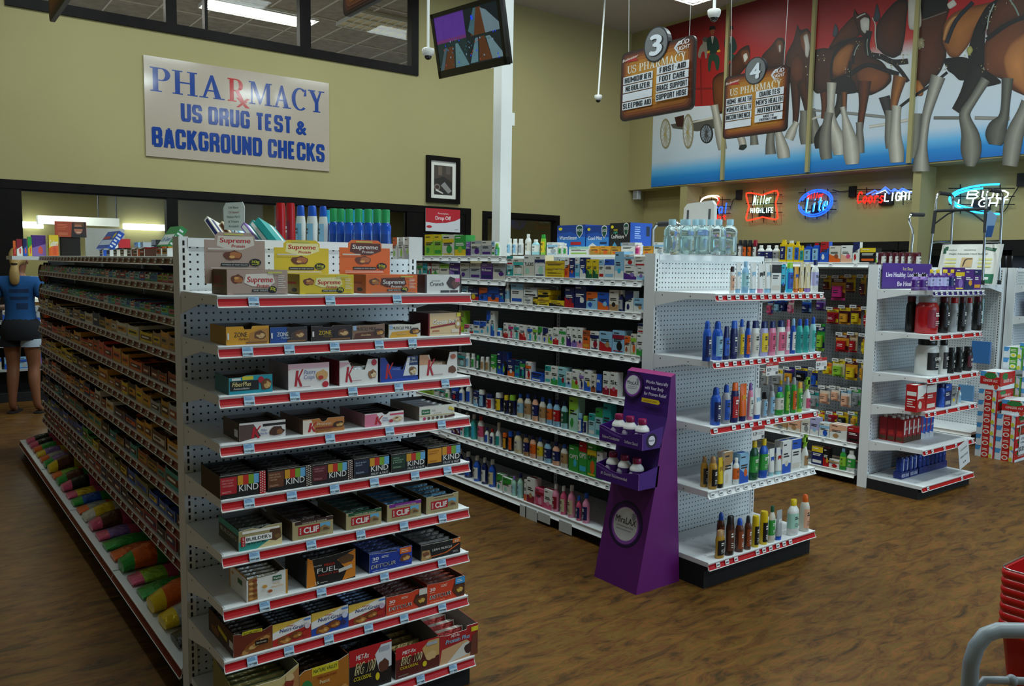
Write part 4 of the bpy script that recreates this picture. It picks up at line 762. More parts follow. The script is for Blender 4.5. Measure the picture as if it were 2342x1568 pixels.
def bottle(w,h,d,c1,c2,c3,txt,seed,kind):
    r=w/2; sy=d/w; cap=B(); b=B()
    if kind=='bot':   # shampoo / lotion bottle
        hc=h*.84; pr=[(r*.92,0),(r,.012*h),(r,h*.2),(r,h*.62),(r*.96,h*.7),(r*.6,h*.8),(r*.42,hc)]
        cols=[c1,c1,c3,c1,c1,c1]; b.lathe(pr,cols,'plastic',16,0,d/2,sy)
        cap.lathe([(r*.5,hc-.001),(r*.5,h*.985),(r*.44,h)],c2,'plastic',14,0,d/2,min(1,sy*1.15))
    elif kind=='squ':  # oval bottle with broad flip cap
        hc=h*.8; pr=[(r*.95,0),(r,.02*h),(r*.92,h*.35),(r,h*.66),(r*.84,hc)]
        b.lathe(pr,[c1,c1,c1,c1],'plastic',16,0,d/2,sy); cap.lathe([(r*.8,hc-.001),(r*.72,h*.97),(r*.6,h)],c2,'plastic',16,0,d/2,sy)
    elif kind=='spr':  # aerosol / continuous spray
        hc=h*.8; pr=[(r*.94,0),(r,.01*h),(r,h*.66),(r*.8,h*.76),(r*.6,hc)]
        b.lathe(pr,[c1,c1,c1,c1],'plastic',16,0,d/2,1 if sy>.8 else sy); cap.lathe([(r*.62,hc-.001),(r*.6,h*.9),(r*.5,h*.97),(r*.3,h)],c2,'plastic',14,0,d/2,1 if sy>.8 else sy)
    elif kind=='can':  # aerosol with full-width domed cap
        hc=h*.74; b.lathe([(r*.96,0),(r,.01*h),(r,hc)],[c1,c1],'plastic',16,0,d/2,sy); cap.lathe([(r*.97,hc),(r*.97,h*.93),(r*.85,h)],c2,'plastic',16,0,d/2,sy)
    elif kind=='pill': # squat jar with wide cap
        hc=h*.78; b.lathe([(r*.95,0),(r,.02*h),(r,hc*.88),(r*.8,hc)],[c1,c3 if False else c1,c1],'plastic',16,0,d/2,sy); cap.lathe([(r*.82,hc),(r*.82,h*.98),(r*.76,h)],c2,'plastic',16,0,d/2,sy)
    elif kind=='jar':  # big supplement tub
        hc=h*.84; b.lathe([(r*.9,0),(r,.03*h),(r,h*.68),(r*.93,h*.76),(r*.72,hc)],[c1,c1,c1,c1],'plastic',22,0,d/2,sy); cap.lathe([(r*.78,hc-.001),(r*.8,h*.86),(r*.8,h*.98),(r*.74,h)],c2,'plastic',22,0,d/2,sy)
    elif kind=='med':  # medicine bottle with long neck
        hc=h*.82; b.lathe([(r*.93,0),(r,.02*h),(r,h*.6),(r*.85,h*.68),(r*.45,h*.76),(r*.4,hc)],c1,'glossy',16,0,d/2,sy); cap.lathe([(r*.52,hc),(r*.52,h*.99),(r*.46,h)],c2,'plastic',14,0,d/2,min(1,sy*1.2))
    elif kind=='jug':
        hc=h*.86; b.lathe([(r*.92,0),(r,.03*h),(r,h*.5),(r*.7,h*.62),(r*.36,h*.7),(r*.5,h*.78),(r*.42,hc)],c1,'plastic',16,0,d/2,sy); cap.lathe([(r*.48,hc),(r*.48,h)],c2,'plastic',14,0,d/2,1)
    elif kind=='tal':  # flat talc bottle with small cap
        hc=h*.88; b.rbox(-r,r,0,d,0,h*.8,min(r,d/2)*.5,c1); b.rbox(-r*.7,r*.7,d*.15,d*.85,h*.8,hc,d*.25,c1); cap.rbox(-r*.5,r*.5,d*.2,d*.8,hc,h,d*.2,c2)
    elif kind=='tube': # cap-down tube
        n=16; hc=h*.14
        prof=[(1,hc),(1,h*.4),(1,h*.7),(1.03,h*.97),(1.03,h)]; ys=[1,.8,.45,.1,.08]; v=[]
        for (sx,z),yy in zip(prof,ys): v+=[(r*sx*math.cos(2*PI*i/n),d/2+d/2*yy*math.sin(2*PI*i/n),z) for i in range(n)]
        b.add(v,[[j*n+i,j*n+(i+1)%n,(j+1)*n+(i+1)%n,(j+1)*n+i] for j in range(4) for i in range(n)],c1,'plastic',True); b.add(v,[[4*n+i for i in range(n)]],c1,'plastic')
        cap.lathe([(r*.86,0),(r*.9,hc*.98)],c2,'plastic',14,0,d/2,sy)
        F=Face(b,(-r*.7,d*.18,h*.2),(1,0,0),(0,.12*d/h,1),r*1.4,h*.7,'plastic'); F.r(.1,.5,.9,.72,c3); F.lines(.15,.1,.85,.42,3,inkfor(c1),seed,.35); return b,[('cap',cap)]
    elif kind=='trig':
        b.lathe([(r*.92,0),(r,.02*h),(r,h*.42),(r*.6,h*.56),(r*.34,h*.66)],[c1,c1,c1,c1],'plastic',16,0,d/2,sy)
        cap.lathe([(r*.42,h*.65),(r*.42,h*.76)],c2,'plastic',12,0,d/2,1); cap.box(-r*.95,r*.6,d*.3,d*.7,h*.78,h*.92,c2,'plastic'); cap.box(-r*.3,r*.5,d*.3,d*.7,h*.74,h,c2,'plastic'); cap.prism([(-r*.5,h*.78),(-r*.75,h*.62),(-r*.6,h*.6),(-r*.3,h*.78)],d*.4,d*.6,c2,'plastic',axis='y')
        parts=[('spray_trigger',cap)]
        _wrap(b,r,sy,d,h*.08,h*.38,c3,txt,seed); return b,parts
    lo,hi={'bot':(.2,.6),'squ':(.12,.66),'spr':(.1,.62),'can':(.08,.68),'pill':(.12,.64),'jar':(.16,.64),'med':(.1,.55),'jug':(.08,.46),'tal':(.1,.7)}[kind]
    _wrap(b,r,sy,d,h*lo,h*hi,c3,txt,seed,flat=(kind=='tal'))
    return b,[('cap',cap)]
def _wrap(b,r,sy,d,z0,z1,c,txt,seed,flat=False):
    # printed front label following the curve of the bottle
    n=8; a0,a1=-PI/2-1.05,-PI/2+1.05; e=1.012
    if flat: pts=[(-r*.8+1.6*r*i/n,-.0006) for i in range(n+1)]
    else: pts=[(r*e*math.cos(a0+(a1-a0)*i/n),d/2+r*sy*e*math.sin(a0+(a1-a0)*i/n)) for i in range(n+1)]
    v=[(x,y,z0) for x,y in pts]+[(x,y,z1) for x,y in pts]
    b.add(v,[[i,i+1,n+2+i,n+1+i] for i in range(n)],c,'carton',True)
    F=Face(b,(-r*.5,(d/2-r*sy*e if not flat else 0)-.0012,z0),(1,0,0),(0,0,1),r,z1-z0,'carton')
    ink=inkfor(c)
    if txt: F.t(txt,.5,.55,.2,ink,w=1.0,bold=.03)
    else: F.lines(.12,.62,.88,.86,2,ink,seed,.6)
    F.lines(.15,.12,.85,.4,3,ink,seed+3,.35)
def hang_pack(w,h,d,c1,c2,c3,txt,seed):
    b=B(); rd=random.Random(seed); b.box(-w/2,w/2,d*.8,d*.8+.002,0,h,c1,'carton'); F=Face(b,(-w/2,d*.8,0),(1,0,0),(0,0,1),w,h)
    F.r(0,.72,1,.9,c2); F.c(.5,.95,.07,.03,'charcoal'); F.r(0,0,1,.1,c3); F.p([(0,.1),(0,.5),(1,.3),(1,.1)],c2) if rd.random()<.6 else F.blob(.5,.35,.3,.18,c3,seed)
    if txt: F.t(txt,.5,.77,.09,inkfor(c2),w=.8)
    else: F.lines(.15,.75,.85,.87,2,inkfor(c2),seed,.5)
    q=B(); q.rbox(-w*.34,w*.34,d*.1,d*.8,h*.14,h*.58,min(w*.2,d*.3),c3,'plastic'); G_=Face(q,(-w*.34,d*.1-.0004,h*.14),(1,0,0),(0,0,1),w*.68,h*.44,'plastic'); G_.lines(.2,.3,.8,.7,2,inkfor(c3),seed,.4)
    hk=B(); hk.tube([(0,d*.8+.001,h*.95),(0,-.012,h*.95),(0,-.018,h*.96)],.0022,'silver','chrome',6); hk.tube([(0,d*.8+.002,h*.95),(0,.2,h*.95)],.0022,'silver','chrome',6)
    return b,[('blister',q)]
KINDS={'box':'carton','bot':'bottle','squ':'flip-top bottle','spr':'spray bottle','can':'spray can','pill':'pill jar','jar':'supplement tub','med':'medicine bottle','jug':'jug','tal':'powder bottle','tube':'tube','trig':'trigger spray bottle','hang':'hanging pack'}
ONAME={'box':'medicine_carton','bot':'lotion_bottle','squ':'lotion_bottle','spr':'spray_bottle','can':'spray_can','pill':'pill_jar','jar':'supplement_tub','med':'medicine_bottle','jug':'jug','tal':'powder_bottle','tube':'ointment_tube','trig':'trigger_spray_bottle','hang':'hanging_pack'}
CATS={'box':'carton','bot':'bottle','squ':'bottle','spr':'spray bottle','can':'spray can','pill':'jar','jar':'tub','med':'bottle','jug':'jug','tal':'bottle','tube':'tube','trig':'spray bottle','hang':'pack'}
FEAT={'box':'and {b} {k}','bot':'{k} with {b} cap','squ':'{k} with {b} cap','spr':'{k} with {b} top','can':'{k} with {b} cap','pill':'{k} with {b} lid','jar':'{k} with {b} lid','med':'{k} with {b} cap','jug':'{k} with {b} cap','tal':'{k} with {b} cap','tube':'{k} with {b} cap','trig':'{k} with {b} trigger','hang':'and {b} {k}'}
SEED=[100]
def make(kind,w,h,d,c1,c2,c3,txt,parts=True):
    SEED[0]+=1; s=SEED[0]
    if kind=='box': return small_box(w,h,d,c1,c2,c3,txt,s)
    if kind=='hang': return hang_pack(w,h,d,c1,c2,c3,txt,s)
    return bottle(w,h,d,c1,c2,c3,txt,s,kind)
USED={}
def label_of(kind,c1,c2,pos,where):
    k=KINDS[kind]; f=FEAT[kind].format(k=k,b=c2); a=c1 if c1!=c2 or kind!='box' else 'plain '+c1
    if kind in('box','hang') and c1==c2: f=k
    import re
    where=re.sub(r'^(on|in) (the )?','',where); where=re.sub(r' (of|under|above) the ',', ',where,count=1); where=where.replace('stacked on top along the','stacked on').replace('stacked on the','stacked on').replace('gondola','aisle'); pos=pos.replace('from the','from')
    return '%s %s, %s, %s'%(a,f,pos,where)
CROPS={'G2a':(920,440,3.903),'G2b':(920,820,3.733),'T':(1000,330,4.684),'E2a':(1460,440,3.734),'E2b':(1320,820,2.8),'G3a':(1740,540,3.89),'G3b':(1740,860,3.89),'W':(1560,390,2.995),'P':(0,0,1),'L':(1900,400,5.226),'G1':(470,440,4.78)}
def row(fr,z,yf,crop,spec,where,group,depth=None,frm='from the far end',start=0,first_from=None):
    """spec lines: x0 x1 ytop kind c1 c2 c3 [text] [@dy] [+dz]; pixel columns of the photo give the place along the shelf."""
    ox,oy,s=CROPS[crop]; out=[]; lines=[l.split() for l in spec.strip().split('\n') if l.strip()]
    n=len(lines)
    for i,tk in enumerate(lines):
        x0,x1,yt=[float(q) for q in tk[:3]]; kind,c1,c2,c3=tk[3:7]; dy=0; dz=0; txt=''; dd=None; bz=None
        for q in tk[7:]:
            if q[0]=='@': dy=float(q[1:])
            elif q[0]=='+': bz=float(q[1:])
            elif q[0]=='d' and q[1:].replace('.','').isdigit(): dd=float(q[1:])
            else: txt+=(' ' if txt else '')+q.replace('_',' ')
        y=yf+dy; X0,X1=ox+x0/s,ox+x1/s
        sy=1 if kind in('pill','jar','med','can','spr','trig','jug') else .6
        if kind in('box','hang'):
            a,c=lx(fr,y,z,X0),lx(fr,y,z,X1); w=max(.012,(c-a)*.985); xc=(a+c)/2; d=dd or depth or min(.11,max(.03,w*.7))
        else:   # round or oval bodies show their silhouette, not a foreshortened face
            px=(X0+X1)/2; xc=lx(fr,y,z,px); P=fpt(fr,xc,y,z); V=P-CP; dist=V.dot(FW); ap=(X1-X0)*dist/FPX
            ang=math.atan2(V.dot(fdir(fr)),V.dot(Vector((-math.sin(fr[2]),math.cos(fr[2]),0))))
            w=max(.012,ap/math.hypot(math.cos(ang),sy*math.sin(ang))*.98); d=w*sy; xc=lx(fr,y+d/2,z,px)
        zb=z
        if bz is not None: zb=lz(fr,xc,y,oy+bz/s)
        h=max(.02,lz(fr,xc,y+(d/2 if kind not in('box','hang') else 0),oy+yt/s)-zb)
        if kind=='hang': d=.05
        b,parts=make(kind,w,h,d,c1,c2,c3,txt)
        o=b.build(ONAME[kind],None,fpt(fr,xc,y,zb+.0006),fr[2])
        for pn,pb in parts: pb.build(pn,o)
        pos=nth(i+start)+' '+frm
        tag(o,label_of(kind,c1,c2,pos,where),CATS[kind],group); out.append(o)
    return out
# ---------------------------------------------------------------- gondola 2: medicine aisle
FR='from the far end'
gy=-G2D+.004
row(G2,FZ[0],gy,'G2a','''200 280 375 box lime yellow green d.08
282 352 375 box lime yellow green d.08
356 462 378 box offwhite yellow green d.08
466 566 382 box green yellow lime d.08
432 513 437 box purple purple navy Prilosec @-.0 d.05
521 607 434 box purple purple navy Prilosec d.05
610 702 432 box silver offwhite purple d.05
706 795 432 box silver offwhite purple d.05
798 824 440 box white lightblue green d.05
828 868 455 med green lime lightblue'''.replace('432 513 437 box purple purple navy Prilosec @-.0','568 607 440 box purple violet navy Prilosec').replace('\n521 607 434 box purple purple navy Prilosec d.05',''),'on the top far shelf of the medicine gondola','items on the top far medicine shelf')
row(G2,FZ[1],gy,'G2a','''130 180 630 box offwhite green teal
184 222 632 box teal cyan white
224 256 632 box crimson white teal
260 331 636 box offwhite lime green
335 417 638 box offwhite lime green
422 511 628 box purple violet navy Prilosec
514 600 630 box silver offwhite purple
604 698 630 box silver offwhite purple
702 806 632 box purple violet navy Prilosec
809 922 632 box silver offwhite purple''','on the second far shelf of the medicine gondola','items on the second far medicine shelf')
row(G2,FZ[2],gy,'G2a','''533 586 838 box white lightblue lime
590 681 852 box navy red yellow Boost
685 760 850 box blue orange navy Legend
764 862 845 box blue orange navy Legend
865 908 850 box navy blue teal''','on the third far shelf of the medicine gondola','items on the third far medicine shelf')
row(G2,FZ[3],gy,'G2a','''500 552 1055 box lime olive yellow
554 600 1178 box white rose lime
602 632 1180 box white red teal
635 689 1148 box white blue cyan
691 746 1150 box white blue cyan
750 786 1058 box white blue cyan
788 822 1058 box white blue cyan
846 896 1212 pill white cyan blue''','on the fourth far shelf of the medicine gondola','items on the fourth far medicine shelf')
row(G2,FZ[4],gy,'G2a','''492 560 1432 box gray teal aqua
565 610 1432 pill white white lightblue
614 656 1438 pill white white green
660 692 1455 pill darkgreen green white
696 738 1466 pill offwhite white tan
741 784 1468 pill offwhite white tan
789 838 1450 box green white lime
846 886 1420 box navy blue lime
890 936 1424 box blue navy lime''','on the fifth far shelf of the medicine gondola','items on the fifth far medicine shelf')
row(G2,NZ[4],gy,'G2b','''118 190 225 box lime green white
193 265 235 box lime green olive
268 311 240 box offwhite teal white
315 361 255 box gray teal white
365 412 265 pill offwhite white green
420 480 230 box navy blue red
484 536 225 med white white blue
541 602 188 med white magenta blue
606 648 280 box navy lightblue white
652 712 265 can navy white lightblue
716 790 302 can white navy red
795 866 290 can navy white yellow
869 910 312 can navy yellow black
914 975 310 can navy lime black
980 1036 300 bot cream blue lightblue
1040 1104 300 bot offwhite blue tan
1107 1163 308 bot peach navy navy
1167 1228 328 bot offwhite blue tan
1231 1283 342 bot lightblue blue orange
1286 1350 350 bot lightblue navy red
1353 1415 362 bot aqua navy darkgreen
1420 1496 330 box mint lime green
1500 1540 465 can blue lightblue white
1543 1585 490 can white lime navy
1589 1641 470 box aqua teal white
1645 1706 425 box aqua green teal
1710 1776 385 box teal green white''','on the fifth medicine shelf down','items on the fifth medicine shelf')
row(G2,NZ[5],gy,'G2b','''420 452 585 box maroon purple white
456 490 575 box purple maroon white
494 522 560 box white rose cyan
525 580 462 med turquoise white teal
583 640 475 med turquoise white cyan
643 700 490 bot white red rose
703 742 585 med white navy blue
745 790 598 med white red navy
794 852 545 jug white white teal
856 900 632 can black orange amber
904 950 618 can black blue orange
955 1026 620 bot cream blue offwhite
1030 1084 640 bot tan navy navy
1088 1145 655 bot peach navy orange
1149 1205 672 bot offwhite blue yellow
1209 1276 690 bot lightblue navy navy
1280 1346 712 bot peach navy navy
1350 1416 730 bot offwhite blue tan
1420 1502 745 box green green cyan OPTI
1506 1572 715 box green red cyan OPTI
1576 1652 725 box green yellow orange OPTI
1656 1705 798 box white green silver''','on the sixth medicine shelf down','items on the sixth medicine shelf')
row(G2,NB,gy,'G2b','''470 524 770 med navy white lightblue
528 600 795 med navy white blue
607 672 828 med blue white white
675 732 845 med navy white white
736 802 860 med blue white cream
806 852 985 box white green teal
856 930 1020 box white green mint
933 977 1000 med mint violet aqua
981 1034 978 med mint navy aqua
1038 1058 1035 box white orange rose
1061 1128 1020 box white crimson tan
1132 1204 1108 box rose crimson pink
1208 1276 1120 box white rose pink
1280 1342 1068 med pink white crimson
1346 1406 1085 med rose white cream
1410 1478 1080 med pink white cream
1482 1530 1172 med rose blue navy
1534 1602 1145 med pink blue navy''','on the bottom medicine shelf','items on the bottom medicine shelf')
row(G2,NZ[0],gy,'G2a','''932 986 652 box teal aqua white
990 1079 590 box offwhite turquoise white
1082 1177 560 box offwhite white mint TUCKS
1181 1272 560 box white navy mint TUCKS
1276 1444 690 box yellow yellow gold
1448 1488 585 box orange white red
1491 1536 585 box navy blue orange
1540 1580 582 box lightblue white cyan
1584 1637 582 box navy white blue
1641 1695 597 box yellow darkgreen lime
1698 1750 597 box yellow darkgreen lime
1753 1798 600 box white lightblue red
1802 1890 597 box white blue lightblue
1894 1973 528 box lightblue white cyan
1977 2090 655 box white purple violet
2094 2166 662 box white lightblue violet''','on the upper near medicine shelf','items on the upper near medicine shelf')
row(G2,NZ[0],gy,'G2a','''932 986 567 box white teal red +648
1276 1444 612 box yellow gold yellow +686
1977 2064 555 box white lightblue red +653
2068 2166 572 box white offwhite red +660''','stacked on top along the upper near medicine shelf','upper cartons stacked on the near medicine shelf')
row(G2,NZ[1],gy,'G2a','''915 963 812 bot white white lightblue
967 1078 815 box white lightblue blue
1082 1162 932 box white offwhite silver
1166 1206 950 box yellow black gold
1210 1306 960 box yellow gold black
1310 1444 965 box yellow black gold
1448 1532 850 box navy red crimson
1536 1637 828 box navy navy white
1641 1740 888 box lightblue orange blue
1744 1840 892 box blue orange lightblue
1844 1926 872 box offwhite tan black
1930 1984 876 med navy white silver
1988 2060 880 box white navy navy
2064 2152 945 box lightblue white tan''','on the second near medicine shelf','items on the second near medicine shelf')
row(G2,NZ[1],gy,'G2a','''1210 1306 918 box yellow black amber +957
1210 1320 872 box yellow gold black +915
1082 1200 848 box white silver charcoal +928''','stacked on the second near medicine shelf','upper cartons stacked on the second near shelf')
row(G2,NZ[2],gy,'G2a','''902 943 1165 box white red coral
946 991 1170 box white magenta rose
994 1040 1175 box white teal turquoise
1044 1106 1182 box white red coral
1115 1159 1190 box white blue cyan
1162 1206 1196 box white lime green
1209 1248 1200 box white green lightblue
1252 1300 1208 box offwhite navy blue
1303 1341 1215 box white lime blue
1344 1394 1205 box white red coral Color
1398 1458 1208 box white green green Color
1466 1511 1200 box white purple navy
1514 1558 1205 box white violet navy
1562 1606 1208 box white pink navy
1610 1671 1235 box orange copper amber
1675 1753 1240 box white navy crimson
1757 1869 1242 box lightblue red tan
1873 1978 1232 box lightblue crimson black
1982 2033 1282 box offwhite orange copper
2037 2086 1262 box offwhite lime orange
2090 2148 1258 box white green silver''','on the third near medicine shelf','items on the third near medicine shelf')
row(G2,NZ[2],gy,'G2a','''2094 2148 1170 box white navy red +1254''','stacked on the near end of the third shelf','upper cartons stacked on the third near shelf')
row(G2,NZ[3],gy,'G2b','''867 895 25 box white black navy
898 956 5 box navy orange white
959 998 15 box teal navy blue
1002 1047 12 box navy green teal
1051 1098 28 box white orange red
1101 1186 120 box blue navy white
1216 1266 60 box white teal turquoise
1269 1325 65 box white green turquoise
1328 1394 75 box aqua teal crimson
1397 1443 115 box white lightblue navy
1447 1506 95 box white lime red
1509 1546 112 box white violet navy
1550 1608 100 box white blue yellow
1611 1648 132 box offwhite copper black
1651 1706 132 tube blue navy white
1710 1768 112 box white crimson pink
1772 1836 118 box white red rose St''','on the fourth near medicine shelf','items on the fourth near medicine shelf')
# stock standing on top of gondola 2
TZ=1.69; Tf=(G2[0],G2[1],G2[2])
row(G2,TZ,-.06,'G2a','''932 981 412 pill white white lightblue
984 1031 415 pill white white lightblue
1034 1083 415 pill white white silver
1095 1152 372 bot white white offwhite
1156 1228 420 bot aqua white white
1234 1284 376 squ lime green yellow
1288 1386 446 box white lightblue silver
1391 1430 455 med offwhite white green
1434 1476 455 med offwhite white green
1486 1664 484 box white mint lime
1676 1762 480 box amber gold orange
1766 1860 480 box amber gold orange
1864 1944 482 box amber gold orange
1952 2076 448 box white silver lightblue
2081 2124 452 med pink white magenta
2146 2236 480 box amber gold orange
2242 2330 446 box white lightblue silver''','on top of the medicine gondola','items on top of the medicine gondola',depth=.06)
hum=[('WarmSteam',1378,1632,292,'1a4fae','2a7ad0','humidifier carton with red flash and warm vapour lettering'),('Cool Mist',1637,1842,296,'1a4fae','3a8ad8','humidifier carton with a white machine pictured'),('CoolMoisture',1846,2032,272,'16181c','1a4fae','black fronted humidifier carton with a blue side')]
for t_,x0,x1,yt,c1,c2,lab in hum:
    yf=.12; a,c=lx(G2,yf,TZ,920+x0/3.903),lx(G2,yf,TZ,920+x1/3.903); w=c-a-.004; xc=(a+c)/2; h=lz(G2,xc,yf,440+yt/3.903)-TZ
    b=closedbox(w,.2,h,c1,'1a52b8'); F=front(b,w,h)
    F.p([(0,.72),(.5,.78),(.75,.66),(1,.8),(1,1),(0,1)],'123a8c' if c1!='16181c' else '16181c'); F.p([(0,0),(0,.6),(1,.6),(1,0)],c2) if c1!='16181c' else F.p([(.1,0),(.15,.3),(.25,.42),(.36,.3),(.42,0)],'4a9ac8')
    F.c(.12,.88,.07,.05,'e0d020'); F.p([(.68,.9),(.7,.96),(.8,1),(.9,.96),(.92,.9),(.9,.7),(.8,.56),(.7,.7)],'e8e8ea'); F.p([(.7,.9),(.72,.94),(.8,.97),(.88,.94),(.9,.9),(.88,.7),(.8,.59),(.72,.7)],'124a3a'); F.t('VICKS',.8,.78,.09,'f0f0f0',w=.17)
    F.t(t_,.4,.52,.13,'f0f0f2',w=.62,bold=.02)
    if t_=='WarmSteam': F.r(.5,.34,.86,.44,'c02020'); F.blob(.2,.15,.14,.2,'6a4a3a',3); F.lines(.62,.16,.86,.3,3,'a8d0f0')
    elif t_=='Cool Mist': F.p([(.05,0),(.1,.3),(.3,.42),(.5,.3),(.58,0)],'dfe2e6'); F.lines(.64,.2,.9,.34,3,'a8d0f0'); F.r(.62,.38,.92,.44,'102050')
    else: F.r(.55,.3,.95,.38,'3a9ad8'); F.t('easy',.3,.76,.08,'d8c020',w=.2); F.t('night',.3,.68,.08,'3ac0a0',w=.2); F.lines(.6,.18,.95,.28,2,'b0b4b8')
    F2=Face(b,(w/2,0,0),(0,1,0),(0,0,1),.2,h); F2.lines(.2,.5,.5,.9,6,'a8c4f0',4,.4); F2.r(.72,.6,.88,.9,'1a2440'); F2.blob(.5,.2,.2,.16,'c8d8ec',4)
    tag(b.build('humidifier_carton',None,fpt(G2,xc,yf,TZ+.001),G2[2]),lab,'carton','humidifier cartons')
# hanging paper talkers clipped under the lowest medicine shelf
for i,(x0,x1,y0,y1) in enumerate(((1006,1060,1260,1340),(1052,1152,1250,1362),(1158,1264,1262,1375),(1340,1450,1360,1465))):
    z=NB; yl=-G2D-.018; ox,oy,s=CROPS['G2b']
    a,c=lx(G2,yl,z,ox+x0/s),lx(G2,yl,z,ox+x1/s); zt=NB-.036; zb=lz(G2,a,yl,oy+y1/s)
    o=B().box(0,c-a,-.001,0,zb-zt,.012,'c8cac8','carton').build('shelf_talker',None,fpt(G2,a,yl,zt),G2[2]); tag(o,nth(i)+' blank white card from the far end, hung under the bottom medicine shelf','card','blank cards under the bottom medicine shelf')
a=lx(G2,-G2D-.018,NZ[5],920+312/3.733); o=B().box(0,.1,-.001,0,-.05,.01,'b8bab8','carton').build('shelf_talker',None,fpt(G2,a,-G2D-.018,NZ[5]-.036),G2[2]); tag(o,'blank white card hung under the sixth medicine shelf near the snack endcap','card')
# ---------------------------------------------------------------- sunscreen endcap
PP='from the grey post'
ey=-E2D+.004; sg='sunscreen shelf'
row(E2,E2Z[0],ey,'E2a','''774 818 632 squ white darkbrown peach
822 872 600 tube white lightblue lightblue
876 938 590 bot lightblue lightblue aqua
942 1003 600 tube white lightblue lightblue
1008 1064 610 tube white pink charcoal
1068 1128 605 tube white lightblue lightblue
1132 1214 616 box white black offwhite
1217 1250 616 box cyan black blue
1253 1316 596 squ cyan lime blue
1319 1365 632 tube amber orange blue
1368 1410 592 tube cream amber offwhite
1413 1466 612 tube cream violet offwhite
1470 1532 576 bot white navy lavender''','on the top shelf of the sunscreen endcap','sunscreens on the top endcap shelf',frm=PP)
row(E2,E2Z[1],ey,'E2a','''543 615 1095 spr blue blue navy
622 713 1098 spr blue blue lightblue
718 772 1142 squ navy navy blue
776 841 1095 squ navy blue navy
845 898 1080 spr silver blue yellow
901 951 1095 spr blue navy orange
955 1026 1095 squ white navy offwhite
1029 1101 1098 squ lavender navy yellow
1105 1167 1098 squ pink navy rose
1171 1246 1090 squ white navy rose
1249 1287 1085 squ pink rose white
1290 1336 1075 spr blue lightblue white
1339 1395 1078 spr turquoise blue teal
1398 1451 1078 spr turquoise blue teal
1455 1508 1062 spr aqua blue turquoise''','on the second shelf of the sunscreen endcap','sunscreens on the second endcap shelf',frm=PP)
row(E2,E2Z[2],ey,'E2b','''848 916 183 spr blue blue navy
920 975 165 spr silver blue blue
978 1028 153 squ navy orange red
1031 1081 160 tube orange navy amber
1084 1121 153 spr pink violet white
1126 1172 190 tube white blue lightblue
1176 1213 215 can silver black lightblue
1217 1260 165 spr silver gray lightblue
1265 1318 180 bot green blue offwhite
1321 1356 118 spr green silver lime
1360 1400 118 spr green silver orange
1403 1438 150 squ lime amber green
1442 1490 118 trig white lime rose''','on the third shelf of the sunscreen endcap','sunscreens on the third endcap shelf',frm=PP)
row(E2,E2Z[3],ey,'E2b','''786 834 625 spr gold tan charcoal @.055
836 893 625 spr gold tan black
896 932 632 tube yellow black gold
936 990 596 box white tan offwhite
993 1035 635 bot white white orange
1038 1095 606 box lightblue blue orange
1098 1156 526 bot darkgreen yellow green
1159 1216 512 bot blue yellow green
1220 1260 575 tube white aqua blue
1264 1306 568 tube white aqua red
1310 1365 526 box white blue offwhite
1370 1428 516 box white blue offwhite
1431 1476 486 trig white lime tan''','on the fourth shelf of the sunscreen endcap','sunscreens on the fourth endcap shelf',frm=PP)
row(E2,E2B,-.415,'E2b','''880 941 1098 squ gold tan black
945 1002 1005 squ darkbrown black brown
1006 1062 1020 spr brown blue copper
1065 1111 1005 spr brown charcoal copper
1114 1160 1005 can yellow yellow black
1163 1216 976 can yellow yellow black
1220 1263 942 bot offwhite darkgreen green
1266 1309 968 tube silver blue white
1340 1414 900 bot white yellow mint
1420 1482 868 spr offwhite orange peach
888 940 985 spr brown blue copper @.09''','on the base deck of the sunscreen endcap','sunscreens on the endcap base deck',frm=PP)
for i,x in enumerate((1095,1520)):
    t0=fpt(E2,lx(E2,-E2D-.02,E2Z[1],1460+x/3.734),-E2D-.02,E2Z[1]-.03)
    b=B().box(0,.105,-.001,0,-.07,0,'e8e8e6','carton'); F=Face(b,(0,-.001,-.07),(1,0,0),(0,0,1),.105,.07); F.r(0,.74,1,1,'c01c1c'); F.t('SALE PRICE',.3,.8,.12,'f0d8d0',w=.46); F.t('8.29',.25,.34,.26,'2a2a2c',w=.32); F.lines(.5,.35,.95,.6,2,'9aa0a4',3,.3); F.r(.78,.08,.96,.28,'5a6064'); F.r(.08,.12,.26,.18,'3a3a3c')
    tag(b.build('price_sign',None,t0),('red topped price sign under the second sunscreen shelf, nearer the grey post' if i==0 else 'red topped price sign at the outer end of the second sunscreen shelf'),'sign','red topped price signs')
t0=fpt(E2,lx(E2,-E2D-.02,E2Z[2],1320+1122/2.8),-E2D-.02,E2Z[2]-.03)
b=B().box(0,.105,-.001,0,-.07,0,'e8e8e6','carton'); F=Face(b,(0,-.001,-.07),(1,0,0),(0,0,1),.105,.07); F.r(0,.74,1,1,'c01c1c'); F.t('8.29',.25,.34,.26,'2a2a2c',w=.32); F.lines(.5,.35,.95,.6,2,'9aa0a4',3,.3); F.r(.78,.08,.96,.28,'5a6064')
tag(b.build('price_sign',None,t0),'red topped price sign under the third sunscreen shelf','sign','red topped price signs')
